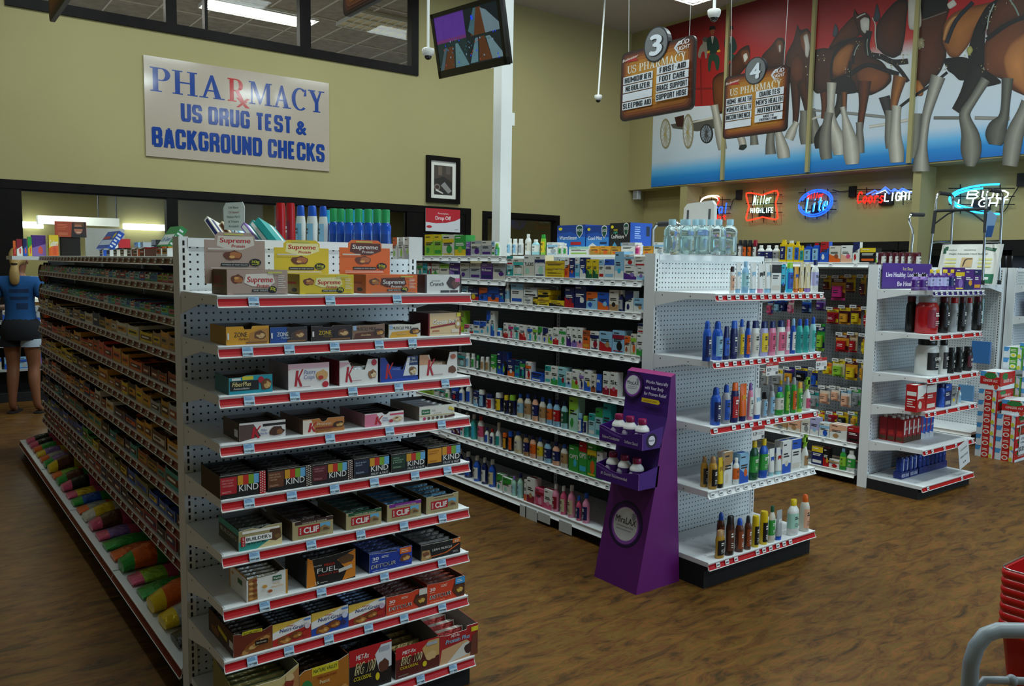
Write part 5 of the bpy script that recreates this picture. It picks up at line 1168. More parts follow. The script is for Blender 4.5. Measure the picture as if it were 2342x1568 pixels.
# clear water bottles on top of the sunscreen endcap
for i,(x,dy) in enumerate(((1378,-.03),(1530,.065),(1575,-.03),(1690,.065),(1775,-.03),(1890,.065),(2000,-.03),(2150,-.03))):
    px=1300+x/5.855; y=.02+dy; X=lx(E2,y,1.69,px); r=.043; h=lz(E2,X,y,502)-1.69
    b=B(); hb=h*.86
    b.lathe([(r*.9,0),(r,.006),(r,h*.5),(r*.97,h*.52),(r,h*.54),(r,h*.68),(r*.72,h*.78),(r*.36,h*.84),(r*.34,hb)],'dff0f0','clear',18)
    b.lathe([(r*1.005,h*.12),(r*1.005,h*.5)],'e6f2f2','clear',18,closed=False)
    o=b.build('water_bottle',None,fpt(E2,X,y,1.691)); B().lathe([(r*.44,hb-.004),(r*.46,h*.97),(r*.42,h)],'a8d4e4','plastic',16).build('cap',o)
    tag(o,'clear bottle with a pale blue cap on the sunscreen endcap top, %s from the post'%nth(i),'bottle','clear bottles on top of the sunscreen endcap')
# shower chair back standing on the medicine gondola top
r_=empty('shower_chair',fpt(G2,4.2,.25,1.69),G2[2]); tag(r_,'white plastic shower chair with grey tube arm behind the clear bottles','shower chair')
P0=onX(1561,507,G2[0]+.25); P1=onX(1637,507,G2[0]+.25); ya,yb=8.0-P0.y-4.2,8.0-P1.y-4.2; zt=onX(1600,462,G2[0]+.25).z-1.69; zb=.05
b=B(); b.prism([(ya,zb),(yb,zb),(yb-.005,zt-.02),(yb-.025,zt+.004),(ya+.045,zt-.006),(ya+.02,zt-.03)],-.012,.012,'e2e0dc','plastic',axis='y')
for q in (ya+.05,yb-.04): b.prism([(q-.008,zt-.12),(q+.008,zt-.12),(q+.01,zt-.045),(q-.006,zt-.045)],-.0135,-.0125,'55565a','matte',axis='y')
b.build('backrest',r_)
P2=onX(1494,513,G2[0]+.2); y2=8.0-P2.y-4.2; za=P2.z-1.69
B().tube([(y2,-.05,0),(y2,-.05,za-.03),(y2+.03,-.05,za),(y2+.2,-.05,za),(y2+.24,-.05,za-.03),(y2+.24,-.05,0)],.012,'silver','chrome').build('arm_tube',r_)
B().tube([(y2+.05,-.05,za),(y2+.18,-.05,za)],.017,'charcoal','matte').build('arm_pad',r_)
B().tube([(ya+.03,.0,0),(ya+.03,0,.1)],.012,'silver','chrome').build('leg',r_); B().tube([(yb-.03,.0,0),(yb-.03,0,.1)],.012,'silver','chrome').build('leg',r_)
# ---------------------------------------------------------------- gondola 3: hanging foot care packs
gp=-.20
def pegrow(spec,crop,where,group):
    ox,oy,s=CROPS[crop]
    for i,l in enumerate(spec.strip().split('\n')):
        tk=l.split(); x0,x1,yt,yb=[float(q) for q in tk[:4]]; c1,c2,c3=tk[4:7]
        X0,X1=ox+x0/s,ox+x1/s; a,c=lx(G3,gp,1.2,X0),lx(G3,gp,1.2,X1); zt,zb=lz(G3,(a+c)/2,gp,oy+yt/s),lz(G3,(a+c)/2,gp,oy+yb/s)
        b,parts=make('hang',(c-a)*.96,zt-zb,.05,c1,c2,c3,'')
        o=b.build('hanging_pack',None,fpt(G3,(a+c)/2,gp,zb),G3[2])
        for pn,pb in parts: pb.build(pn,o)
        hk=B().tube([(0,.04,(zt-zb)*.95),(0,-.012+gp*0,(zt-zb)*.95)],.003,'silver','chrome',6); hk.tube([(0,.043,(zt-zb)*.95),(0,.2,(zt-zb)*.95)],.003,'silver','chrome',6)
        h=hk.build('peg_hook',o)
        t=B(); t.box(-.028,.028,-.014,-.012,(zt-zb)*.95-.012,(zt-zb)*.95+.012,'dfe2e2','carton'); Face(t,(-.028,-.0142,(zt-zb)*.95-.012),(1,0,0),(0,0,1),.056,.024).r(.15,.35,.85,.6,'44484c'); t.build('price_tag',h)
        tag(o,label_of('hang',c1,c2,nth(i)+' from the far end',where),'pack',group)
pegrow('''30 80 555 700 silver blue rose
92 150 555 675 navy blue lightblue
155 205 550 668 navy blue navy
215 265 555 685 offwhite rose pink
335 420 550 685 blue lightblue navy
460 545 545 660 violet gray purple
515 580 350 480 yellow amber maroon
585 715 350 570 amber maroon magenta
718 800 345 500 yellow amber maroon
845 890 345 530 amber yellow maroon
935 975 345 535 yellow amber red''','G3a','in the upper row of the foot care pegboard','foot care packs in the upper pegboard row')
pegrow('''482 552 780 1020 green navy lime
560 665 635 780 red yellow crimson
668 770 618 785 maroon yellow amber
774 865 615 785 maroon amber yellow
893 950 630 805 amber yellow red''','G3a','in the second row of the foot care pegboard','foot care packs in the second pegboard row')
pegrow('''648 770 858 1030 amber maroon red
775 845 856 1035 cream tan red
888 940 868 1050 amber maroon yellow''','G3a','in the third row of the foot care pegboard','foot care packs in the third pegboard row')
pegrow('''10 66 1175 1330 offwhite red gray
98 195 1175 1330 offwhite yellow gray
205 300 1165 1300 navy purple amber
305 415 1160 1290 navy yellow black
455 505 1170 1340 navy yellow blue
548 628 1125 1230 amber orange yellow
630 745 1090 1250 cream yellow lime
748 860 1090 1280 amber maroon yellow
888 925 1100 1285 cream yellow amber''','G3a','in the fourth row of the foot care pegboard','foot care packs in the fourth pegboard row')
pegrow('''440 525 130 285 silver teal gray
530 628 88 245 offwhite gray peach
632 715 90 220 offwhite silver peach
722 815 108 275 white lightblue peach
822 900 100 275 silver green gray''','G3b','in the fifth row of the foot care pegboard','bandage packs in the fifth pegboard row')
pegrow('''508 585 310 415 yellow red amber
618 700 320 410 red yellow crimson
705 800 322 435 yellow amber black
830 880 320 460 yellow green amber''','G3b','in the lowest row of the foot care pegboard','foot care packs in the lowest pegboard row')
row(G3,G3B,-.355,'G3b','''110 230 408 box tan offwhite gray
236 350 385 box peach offwhite tan
356 432 362 box white offwhite gray
436 512 365 box lavender white lightblue
516 606 415 box white lightblue blue
610 762 432 box white peach tan
766 876 455 box maroon red black''','on the bandage shelf under the foot care pegboard','bandage cartons under the pegboard')
row(G3,G3K,-.365,'G3b','''448 546 625 box navy yellow white
550 606 640 box black red amber
592 694 740 box white tan red d.04
700 756 640 bot green lightblue lime
762 838 660 bot white white green''','on the lowest shelf under the foot care pegboard','items on the lowest shelf under the pegboard')
row(G3,G3T,-.325,'W','''380 410 476 can silver charcoal white
412 444 476 can black charcoal orange
446 478 476 can black charcoal orange
482 512 476 can maroon crimson white
515 562 512 bot white white navy
566 616 512 bot white white navy
620 666 512 bot white white gray
671 718 474 tal yellow yellow navy
721 768 480 tal yellow white lightblue
771 806 484 tal yellow yellow blue
808 836 514 tal yellow yellow teal
838 890 505 tal blue navy lightblue
893 941 496 tal blue red lightblue
944 1000 488 box blue red white
1004 1082 515 box offwhite orange copper
1086 1162 512 box white peach rose
1166 1212 490 box white navy red
1216 1322 530 box black yellow orange
1325 1336 562 box white lime offwhite''','on the top shelf above the foot care pegboard','powders and boxes above the foot care pegboard')
# ---------------------------------------------------------------- protein endcap
r3=-.375
row(E3,1.66,.0,'W','''1333 1392 560 can maroon maroon offwhite
1396 1434 560 can maroon maroon offwhite
1438 1476 560 can maroon maroon offwhite
1480 1517 560 can maroon maroon offwhite
1521 1564 560 can maroon maroon offwhite
1568 1632 560 can maroon maroon offwhite''','on top of the protein endcap','maroon bottles on top of the protein endcap',frm=PP)
b=B(); pz0,pz1=E3Z[0]+.004,lz(E3,.3,-.05,602); b.box(0,.72,-.003,0,0,pz1-pz0,'4a2a86','carton'); F=Face(b,(0,-.003,0),(1,0,0),(0,0,1),.72,pz1-pz0); F.t('1st Step',.5,.72,.13,'d8cc90',w=.2,bold=.03); F.t('Live Healthy. Look Healthy.',.07,.45,.2,'efeaf6',w=.86,bold=.03,al='l'); F.t('Be Healthy.',.3,.08,.2,'efeaf6',w=.42,bold=.03,al='l')
tag(b.build('header_sign',None,fpt(E3,.035,-.012,pz0)),'purple header sign with white lettering on the protein endcap','sign')
row(E3,E3Z[0],r3,'L','''962 1050 1178 bot violet black purple
1056 1150 1178 bot violet black purple
1156 1226 1130 bot purple yellow lavender
1230 1304 1130 bot purple yellow lavender
1308 1400 1130 bot purple yellow lavender
1404 1476 1130 bot purple yellow navy
1480 1590 1108 box purple yellow violet
1594 1700 1130 box purple navy amber
1704 1790 1130 box purple navy amber''','on the top shelf of the protein endcap','supplements on the top protein shelf',frm=PP)
row(E3,E3Z[1],r3,'G3a','''1370 1566 534 jar red silver crimson
1570 1664 536 jar black maroon black
1668 1742 545 jar silver red gray
1746 1812 540 jar black maroon charcoal
1816 1868 545 jar silver red gray
1872 1956 534 jar black maroon charcoal
1282 1372 532 jar black maroon black @.16''','on the second shelf of the protein endcap','supplement tubs on the second protein shelf',frm=PP)
row(E3,E3Z[2],r3,'G3a','''1366 1568 912 jar white black black GAIN
1572 1652 918 jar white black charcoal MUSC
1655 1716 990 jar black charcoal black WHEY
1720 1786 985 jar black charcoal black WHEY
1790 1872 980 jar black charcoal maroon WHEY''','on the third shelf of the protein endcap','supplement tubs on the third protein shelf',frm=PP)
row(E3,E3Z[3],r3,'G3b','''1385 1462 80 box red white offwhite
1466 1554 80 box red white offwhite
1558 1630 66 jar blue navy blue
1634 1688 70 box navy blue silver
1692 1734 92 box gray silver yellow
1738 1776 95 med white red lightblue''','on the fourth shelf of the protein endcap','supplements on the fourth protein shelf',frm=PP)
# drink cartons with screw caps, in two blocks
def shake(c1,c2): 
    b=B(); w=.062; h=.17; b.rbox(-w/2,w/2,0,w,0,h,.008,c1,'carton'); F=front(b,w,h); F.p([(0,0),(0,.3),(1,.2),(1,0)],'4a2c18' if c1!='blue' else 'd8d8dc'); F.r(.1,.35,.35,.95,'f0efe8' if c1!='blue' else 'c03030'); F.t('SHAKE',.62,.55,.1,'f0efe8',w=.6,rot=.2)
    F2=leftf(b,w,w,h); F2.r(.2,.3,.8,.5,'c8302c'); F2.r(.1,.05,.9,.22,'5a3a20')
    k=B(); k.lathe([(.014,h),(.014,h+.014),(.012,h+.018)],'white','plastic',12,0,w/2); return b,k
prot={}
for col in range(7):
    for rw in range(3):
        c='a01420' if col<4 else 'blue'
        P=fpt(E3,lx(E3,-.2,E3Z[4],1740+1285/3.89)+col*.0645,-.2+rw*.064,E3Z[4]+.0006)
        if c not in prot:
            b,k=shake('a01420' if c!='blue' else 'blue',''); o=b.build('drink_carton',None,P); k.build('cap',o); prot[c]=o
        else: o=copytree(prot[c]); o.location=P
        tag(o,'%s drink carton with a white screw cap, %s row, %s from the post end'%('red' if c!='blue' else 'blue',('front','middle','back')[rw],nth(col)),'drink carton','shake cartons on the fifth protein shelf')
def canpack():
    b=B(); w=.115; d=.06; h=.165
    for sx in (-1,1): b.lathe([(.024,0),(.0275,.008),(.0275,h-.02),(.023,h-.004),(.023,h)],['17275e','1d3a8c','17275e','a8acb0'],'foil',14,sx*.029,d/2)
    b.box(-w/2,w/2,0,d,0,.05,'1a2c74','carton'); F=front(b,w,.05); F.t('RED LINE',.5,.25,.5,'d8dcec',w=.86,bold=.03)
    for sx in (-1,1): Fc=Face(b,(sx*.029-.006,d/2-.0278,.06),(1,0,0),(0,0,1),.012,.09); Fc.r(0,0,1,1,'b8c0dc')
    t=B(); t.box(-w/2,w/2,0,d,h-.002,h,'3a2c28','carton'); return b,t
pc=None
Z0=.1
for i in range(9):
    X=lx(E3,-.22,Z0,1740+1285/3.89)+ (0,.125,.235,.297,.359,.421,.483,.545,.607)[i]
    P=fpt(E3,X,-.22,Z0+.0006); rz=0 if i<2 else PI/2
    if pc is None: b,t=canpack(); pc=o=b.build('can_pack',None,P); t.build('can_tops',o)
    else: o=copytree(pc); o.location=P
    if i>=2: o.rotation_euler=(0,0,PI/2); o.location=P+Vector((.03,.06,0))
    tag(o,'blue pack of tall energy drink cans on the base deck, %s from the post'%nth(i),'can pack','energy drink packs on the protein endcap base')
b=B(); b.box(-.08,.08,-.001,.001,-.19,0,'dfe2e4','carton'); F=Face(b,(-.08,-.001,-.19),(1,0,0),(0,0,1),.16,.19); F.t('CLEARANCE',.5,.72,.07,'4a4c50',w=.7); F.t('OPEN STOCK',.5,.42,.08,'3a3c40',w=.75,bold=.02); F.t('$1.99',.5,.16,.07,'3a3c40',w=.26)
p=fpt(E3,lx(E3,-E3D-.025,E3Z[4],1740+1800/3.89),-E3D-.025,E3Z[4]-.005); o=b.build('clearance_sign',None,p); o.rotation_euler=(0,-.28,0); tag(o,'tilted white clearance sign hung below the drink cartons','sign')
# ---------------------------------------------------------------- candy on the shadowed side of gondola 1
rc=random.Random(11)
CANDY=['brown','darkbrown','maroon','crimson','orange','amber','gold','yellow','black','navy','blue','copper','red','tan','charcoal','green']
protos={}
def candy_proto(c1,c2,w,h,gum):
    k=(c1,c2,round(w,2),gum,h)
    if k in protos: return protos[k],False
    d=.2
    b=carton(w,d,h,c1,c1,'3a3634',cut=[(0,1),(.25,.9),(.75,.9),(1,1)] if not gum else [(0,.7),(1,.7)],backh=h*1.05)
    F=front(b,w,h*.85); F.r(.06,.25,.94,.75,c2); F.lines(.15,.4,.85,.62,1,inkfor(c2),len(protos),.8)
    o=b.build('gum_carton' if gum else 'candy_carton')
    f=B(); n=5 if not gum else 2
    for i in range(n):
        y0=.008+(d-.016)*i/n; y1=y0+(d-.016)/n*.86
        if gum:
            x0=-w/2+.006+(w-.012)*i/n; f.box(x0,x0+(w-.012)/n*.85,.008,d-.01,.004,h*(.8+.25*((i*7)%3)/3),c2 if i%2 else c1,'foil')
        else: f.add([(-w*.45,y0,.004),(w*.45,y0,.004),(w*.45,y1,.004),(-w*.45,y1,.004),(-w*.43,y0+.004,h*.8),(w*.43,y0+.004,h*(.75+.1*(i%2))),(w*.43,y1-.004,h*.78),(-w*.43,y1-.004,h*.85)],[[0,1,5,4],[1,2,6,5],[2,3,7,6],[3,0,4,7],[4,5,6,7]],c2 if i%2 else c1,'foil')
    f.build('candy_filling',o)
    protos[k]=o; return o,True
def candy_shelf(si,z,gum,pal,where,group,L0=.02):
    x=L0; i=0; D=.25 if gum else .27
    while x<G1L-.1:
        w=rc.choice((.09,.11,.13)) if gum else rc.choice((.13,.16,.19,.24))
        w=round(w,2)
        if x+w>G1L-.015: break
        c1=rc.choice(pal); c2=rc.choice([q for q in pal if q!=c1])
        h=.045 if gum else rc.choice((.05,.065,.065,.08))
        p,new=candy_proto(c1,c2,w-.004,h,gum)
        o=p if new else copytree(p)
        o.location=fpt(G1,x+w/2,-D+.008,z+.0006); o.rotation_euler=(0,0,R90)
        tag(o,'%s %s %s carton, %s from the far end, %s'%(c1,'and '+c2,'gum' if gum else 'candy',nth(i),where),'gum carton' if gum else 'candy carton',group)
        x+=w+(.004 if gum else rc.choice((.004,.012,.03))); i+=1
gumpal=['blue','teal','green','turquoise','white','lightblue','navy','red','lime','silver','rose','cyan']
for si,z in enumerate(G1Z):
    if si==0: continue
    if si<3: candy_shelf(si,z,True,gumpal,'%s candy gondola shelf'%ORD[si],'gum on the %s candy gondola shelf'%ORD[si])
    else:
        pal={3:['brown','gold','amber','navy','tan','yellow','black','offwhite'],4:['red','orange','amber','copper','maroon','brown','coral'],5:['amber','gold','silver','brown','copper','yellow','darkbrown'],6:['orange','copper','offwhite','amber','brown','navy'],7:['navy','black','brown','copper','gold','teal'],8:['brown','green','olive','blue','yellow','black'],9:['crimson','darkbrown','maroon','charcoal','copper','navy']}[si]
        candy_shelf(si,z,False,pal,'%s candy gondola shelf'%ORD[si],'candy on the %s candy gondola shelf'%ORD[si])
# larger leaning gum display carton with blue print, and standing packs on the lowest deck
def lean_carton(frx,y,z,w,h,c,els,label,rx=.6,name='gum_display'):
    b=B(); b.box(-w/2,w/2,-.035,0,0,h,c,'carton'); F=Face(b,(-w/2,-.035,0),(1,0,0),(0,0,1),w,h); els(F)
    Ft=Face(b,(w/2,-.035,0),(0,1,0),(0,0,1),.035,h); Ft.lines(.1,.1,.9,.9,5,'e4e8ec',3,.5)
    o=b.build(name,None,fpt(G1,frx,y,z),R90); o.rotation_euler=(-rx,0,R90); tag(o,label,'gum display'); return o
lean_carton(lx(G1,-.2,G1Z[1],352),-.13,G1Z[1]+.052,.17,.13,'1c2c74',lambda F:(F.r(0,.75,1,1,'e4e8f0'),F.t('Extra',.5,.25,.42,'e8ecf4',w=.8,bold=.03,sl=.15)),'navy leaning gum display with white lettering on the second candy shelf')
lean_carton(lx(G1,-.22,G1Z[0],345),-.14,G1Z[0]+.03,.2,.12,'2c8a4c',lambda F:(F.r(.04,.08,.96,.6,'dfe8e4'),F.t('Life Savers',.5,.25,.25,'2c7ab0',w=.8,bold=.03)),'green and white leaning mint display on the top candy shelf')
lean_carton(lx(G1,-.22,G1Z[0],212),-.14,G1Z[0]+.03,.34,.13,'2450b0',lambda F:(F.r(.04,.2,.96,.5,'c8d4ec'),F.c(.85,.75,.08,.16,'d8c840'),F.r(.06,.55,.6,.7,'c03a3a')),'long blue leaning gum display on the top candy shelf')
i=0
for px,c1,c2 in ((236,'blue','white'),(252,'white','blue'),(268,'offwhite','navy'),(284,'offwhite','brown'),(300,'brown','white'),(314,'copper','offwhite'),(330,'brown','red'),(368,'white','orange'),(382,'white','amber')):
    X=lx(G1,-.23,G1Z[0],px); p,new=candy_proto(c1,c2,.086,.05,True); o=p if new else copytree(p)
    o.location=fpt(G1,X,-.24,G1Z[0]+.0006); o.rotation_euler=(0,0,R90); tag(o,'%s and %s mint carton, %s from the blue display, top candy gondola shelf'%(c1,c2,nth(i)),'gum carton','mints on the top candy gondola shelf'); i+=1
# toys and bags on the base deck
for i in range(24):
    x=.18+i*.188; c1=rc.choice(['lime','green','orange','red','blue','yellow','silver','violet','teal','brown','black']); c2=rc.choice(['yellow','green','offwhite','rose','charcoal','orange'])
    w=.15; d=.3; h=rc.choice((.05,.06,.09,.12)) if i>4 else .07
    b=B(); n=10
    v=[];f=[]
    for j in range(7):
        t=j/6; ww=w*(.92+.08*math.sin(PI*t)); hh=h*(.25+.75*math.sin(PI*(.08+.84*t)))
        for k in range(n):
            a=2*PI*k/n; v.append((ww/2*math.cos(a),.02+d*t,hh/2+hh/2*math.sin(a)))
    for j in range(6):
        for k in range(n): f.append([j*n+k,j*n+(k+1)%n,(j+1)*n+(k+1)%n,(j+1)*n+k])
    b.add(v,f,[c1 if (q//n)%3 else c2 for q in range(len(f))],'foil',True); b.add(v,[list(range(n))[::-1],[6*n+k for k in range(n)]],c2,'foil')
    o=b.build('candy_bag',None,fpt(G1,x,-.43,.1262),R90); tag(o,'%s and %s candy bag on the candy gondola base deck, %s from the far end'%(c1,c2,nth(i)),'candy bag','candy bags on the base deck of the candy gondola')
# ---------------------------------------------------------------- stock on top of gondola 1, seen over the snack endcap
TF=(1.66,8.0,R90)   # row along the far (right) edge; seen from behind
TZ1=1.6345
row((1.60,8.0,R90),TZ1,.0,'G1','''775 880 116 can red red crimson
885 985 118 can red red crimson
990 1100 145 squ white blue lightblue
1108 1232 148 squ white blue lightblue
1238 1340 152 squ white blue lightblue''','on the candy gondola top','toiletries on top of the candy gondola',frm='from far end')
for i,(x,y0) in enumerate(((1402,176),(1480,180),(1572,182),(1676,182),(1780,184),(1878,186),(1970,190))):
    fr=(1.60,8.0,R90); X=lx(fr,.03,TZ1,470+x/4.78); h=lz(fr,X,.03,440+y0/4.78)-TZ1; r=.028
    b=B(); hb=h*.74; b.lathe([(r*.95,0),(r,.006),(r,h*.3),(r*.9,h*.5),(r*.95,h*.66),(r*.6,hb)],['blue','blue','1c4aa0','blue','blue'],'glossy',16,0,.03,.8)
    b.lathe([(r*1.01,h*.06),(r*1.01,h*.3),(r*.6,h*.46)],'gray','carton',16,-.004,.03,.8,closed=False)
    o=b.build('mouthwash_bottle',None,fpt(fr,X,0,TZ1+.0006),R90); B().lathe([(r*.62,hb-.002),(r*.62,h*.98),(r*.56,h)],'2a9a5c','plastic',14,0,.03).build('cap',o)
    tag(o,'dark blue green-capped bottle on the candy gondola, %s in the row'%nth(i),'bottle','green capped rinse bottles')
for i,x in enumerate((1345,1526,1622,1728,1826)):
    fr=(1.70,8.0,R90); X=lx(fr,.0,TZ1,470+x/4.78); h=lz(fr,X,.0,440+192/4.78)-TZ1; r=.024
    b=B(); b.lathe([(r,0),(r,h*.6),(r*.6,h*.74)],'navy','glossy',14); o=b.build('mouthwash_bottle',None,fpt(fr,X,0,TZ1+.0006)); B().lathe([(r*.62,h*.73),(r*.6,h)],'cyan','plastic',14).build('cap',o)
    tag(o,'navy bottle with a sky blue cap behind the green-capped row, %s along'%nth(i),'bottle','blue capped rinse bottles')
for i,x in enumerate((2070,2135,2200)):
    fr=(1.60,8.0,R90); X=lx(fr,.0,TZ1,470+x/4.78); b=small_box(.035,.085,.06,'white','silver' if i else 'orange','lime','',900+i)[0]
    o=b.build('floss_box',None,fpt(fr,X,0,TZ1+.0006),R90); tag(o,'small white box beside the green-capped bottles, %s toward the corner'%nth(i),'box','small white boxes on the candy gondola top')
# leaning toothbrush and toothpaste packs
pk=[(505,.1,.34,'offwhite','navy'),(535,.09,.26,'cream','brown'),(560,.07,.2,'lightblue','white'),(585,.08,.22,'violet','white'),(607,.08,.24,'teal','white'),(622,.13,.26,'teal','teal')]
for i,(px,h,L,c1,c2) in enumerate(pk):
    fr=(1.45,8.0,R90); X=lx(fr,.0,TZ1,px); b=B(); b.box(-L/2,L/2,-.05,.05,0,.03,c1,'carton'); Ft=Face(b,(-L/2,-.05,.03),(1,0,0),(0,1,0),L,.1); Ft.r(.05,.15,.95,.4,c2); Ft.r(.05,.6,.95,.8,'e4e6e2'); F=Face(b,(-L/2,-.05,0),(1,0,0),(0,0,1),L,.03); F.r(.05,.2,.95,.8,c2)
    o=b.build('toothbrush_pack',None,fpt(fr,X,0,TZ1+L/2*.44+.035),R90); o.rotation_euler=(-.5,.45,R90); tag(o,'%s and %s leaning pack on the candy gondola top, %s along'%(c1,c2,nth(i)),'pack','leaning packs on top of the candy gondola')
p=onX(535,497,1.40); b=B(); b.prism([(-.075,-.06),(.08,-.07),(.085,.05),(.07,.075),(-.06,.075),(-.08,.05)],-.002,0,'dfe8e4','carton',axis='y'); F=Face(b,(-.075,-.002,-.06),(1,0,0),(0,0,1),.15,.13)
for j,(t_,c) in enumerate((('Oil Base','4a5a5c'),('Oil based','b07068'),('Medicare Part D','4a7a74'),('& Tricare','4a6a64'),('Accepted','5a6a6c'))): F.t(t_,.5,.8-j*.18,.09,c,w=.3+.05*len(t_)/2)
o=b.build('notice_card',None,p,R90+.35); tag(o,'small white notice card with clipped corners held over the leaning packs','card'); B().tube([(0,.002,-.06),(.01,.004,-(p.z-TZ1))],.003,'silver','chrome').build('stem',o)
for i,(px,c,w,h) in enumerate(((290,'charcoal',.0,.0),(352,'black',.1,.1),(395,'white',.09,.06),(255,'white',.05,.1),(272,'red',.04,.12),(312,'lightblue',.1,.09),(325,'silver',.07,.09),(360,'white',.12,.05),(440,'white',.07,.06),(468,'white',.09,.07))):
    if w==0: continue
    fr=(1.25,8.0,R90); X=lx(fr,.0,TZ1,px); b=small_box(w,h,.07,c,'silver','lightblue','',950+i)[0]; o=b.build('toiletry_box',None,fpt(fr,X,0,TZ1+.0006),R90); tag(o,'%s box mid candy gondola top, %s placed'%(c,nth(i)),'box','boxes along the middle of the candy gondola top')
# far endcap: theatre candy boxes and a poster
for i,(a,c,y0,c1,c2,t_) in enumerate(((30,37,550,'orange','red',''),(38,52,546,'crimson','white',''),(53,63,545,'navy','blue',''),(64,74,541,'green','yellow',''),(75,108,537,'purple','violet',''),(112,135,537,'yellow','orange','Gushers'))):
    y=8.02+.0; P=onY(a,575,y); Q=onY(c,575,y); h=onY(a,y0,y).z-1.631; w=Q.x-P.x
    b=closedbox(w-.004,.03 if i<4 else .06,h,c1,c1); F=front(b,w-.004,h); F.p([(0,0),(0,.4),(1,.6),(1,0)],c2); F.blob(.6,.3,.2,.2,'coral',i)
    if t_: F.t(t_,.5,.5,.3,'f0f0e8',w=.85,bold=.04,rise=.1); F.blob(.6,.25,.2,.2,'d8501c',4)
    o=b.build('candy_box',None,((P.x+Q.x)/2,y+(.0 if i!=4 else .05),1.6305)); tag(o,'%s candy box standing on the far endcap top shelf'%('%s and %s'%(c1,c2)),'candy box','candy boxes on the far endcap')
P=onY(126,541,8.1); Q=onY(197,508,8.1); w=Q.x-P.x; h=Q.z-P.z
b=B(); b.box(0,w,0,.004,0,h,'a8401c','carton'); F=Face(b,(0,0,0),(1,0,0),(0,0,1),w,h); F.lines(.08,.45,.42,.85,4,'c86a3c',2,.4); F.r(.1,.1,.4,.3,'b8603c'); F.p([(.5,0),(.55,.95),(.98,1),(1,0)],'2a1a14'); F.c(.74,.55,.14,.36,'a86a4c'); F.r(.6,.55,.88,.68,'15100e'); F.p([(.58,.7),(.62,.98),(.9,.98),(.92,.66),(.86,.82),(.66,.84)],'6a4020'); F.r(.68,.3,.82,.34,'e0d0c8'); F.p([(.5,0),(.6,.2),(.9,.2),(1,0)],'141012')
o=b.build('poster_sign',None,(P.x,8.1,P.z)); tag(o,'orange poster with a face in dark sunglasses standing on the far endcap','poster')
B().box(.05,w-.05,.01,.12,-(P.z-1.63)+.001,0,'1a1614','matte').build('stand',o)
# ---------------------------------------------------------------- purple laxative display
MD=(2.85,3.068,R90); MWd=.305
r=empty('floor_display',(MD[0],MD[1],0),R90); tag(r,'tall purple cardboard floor display with two trays of white bottles','floor display')
PU='3c1470'; MG='6c1a74'
b=B(); prof=[(.028,0),(.139,.515),(.155,.63),(.17,.73),(.212,.87),(.231,1.075),(.262,1.09),(.345,0)]
n=len(prof); v=[(0,)+q for q in prof]+[(MWd,)+q for q in prof]
b.add(v,[[i,n+i,n+i+1,i+1] for i in range(n-1)],['5a1668',PU,PU,PU,PU,'a8307c',MG],'carton'); b.add(v,[list(range(n)),[n+i for i in range(n)][::-1]],MG,'carton')
F=Face(b,(0,.028,0),(1,0,0),(0,.111,.515),MWd,.527)
def ringlogo(F,u,v,ru,txt,ratio):
    rv=ru*ratio
    F.c(u,v,ru*1.45,rv*1.45,'1e0a34',n=28); F.c(u,v,ru*1.3,rv*1.3,'3a1058',n=28); F.c(u-.0,v-rv*.08,ru*1.15,rv*1.15,'8a4aa8',n=28); F.c(u,v,ru*1.03,rv*1.03,'d8c8e4',n=28); F.c(u,v,ru,rv,'cfd2d6',n=28)
    F.t(txt,u,v+rv*.02,rv*.42,'1c1430',w=ru*1.75,bold=.015); F.t('polyethylene glycol 3350',u,v-rv*.2,rv*.1,'8a90a0',w=ru*1.4); F.lines(u-ru*.7,v-rv*.42,u+ru*.6,v-rv*.3,1,'a0a4b4',1,.5)
    F.p([(u+ru*.45,v+rv*.75),(u+ru*.62,v+rv*.82),(u+ru*.8,v+rv*.75),(u+ru*.76,v+rv*.45),(u+ru*.62,v+rv*.3),(u+ru*.48,v+rv*.45)],'8e94a0')
ringlogo(F,.5,.6,.27,'MiraLAX',MWd/.527)
Fh=Face(b,(0,.17,.73),(1,0,0),(0,.061,.345),MWd,.35)
ringlogo(Fh,.18,.8,.16,'MiraLAX',MWd/.35)
for j,t_ in enumerate(('Works Naturally','with Your Body','for Proven Relief')): Fh.t(t_,.47,.86-j*.085,.05,'e6dcf0',w=.5 if j!=1 else .42,al='l',bold=.02)
Fh.p([(.44,.58),(.44,.64),(.82,.64),(.86,.6),(.82,.575)],'d8b81c'); Fh.t('SAVE $2.00 NOW',.63,.595,.025,'a86a10',w=.3)
b.build('body',r)
def tray(z0,z1,y0,y1,txts):
    b=B(); n=14; pts=[(0,z0)]+[(MWd,z0)]+[(MWd*(1-i/n),z1+.012*math.cos(2*PI*(1-i/n))-.006) for i in range(n+1)]
    k=len(pts); b.add([(x,y0,z) for x,z in pts]+[(x,y0+.003,z) for x,z in pts],[list(range(k)),[k+i for i in range(k)][::-1]]+[[i,k+i,k+(i+1)%k,(i+1)%k] for i in range(k)],['44167c','c8a8c8']+['8a5a9c']*k,'carton')
    for x in (0,MWd-.003): b.prism([(y0+.003,z0),(y1,z0),(y1+.012,z1+.03),(y0+.003,z1+.004)],x,x+.003,'44167c','carton',axis='x')
    b.box(.003,MWd-.003,y0+.003,y1,z0,z0+.003,'2a0e4c','carton')
    F=Face(b,(0,y0,z0),(1,0,0),(0,0,1),MWd,z1-z0); F.p([(.0,.9),(.35,.55),(.55,.5),(.5,.62),(.3,.75),(0,.98)],'6a4aa4')
    for t_,u,w in txts: F.t(t_,u,.25 if len(txts)>1 else .4,.22,'e8e0f0',w=w,al='l',bold=.015)
    return b
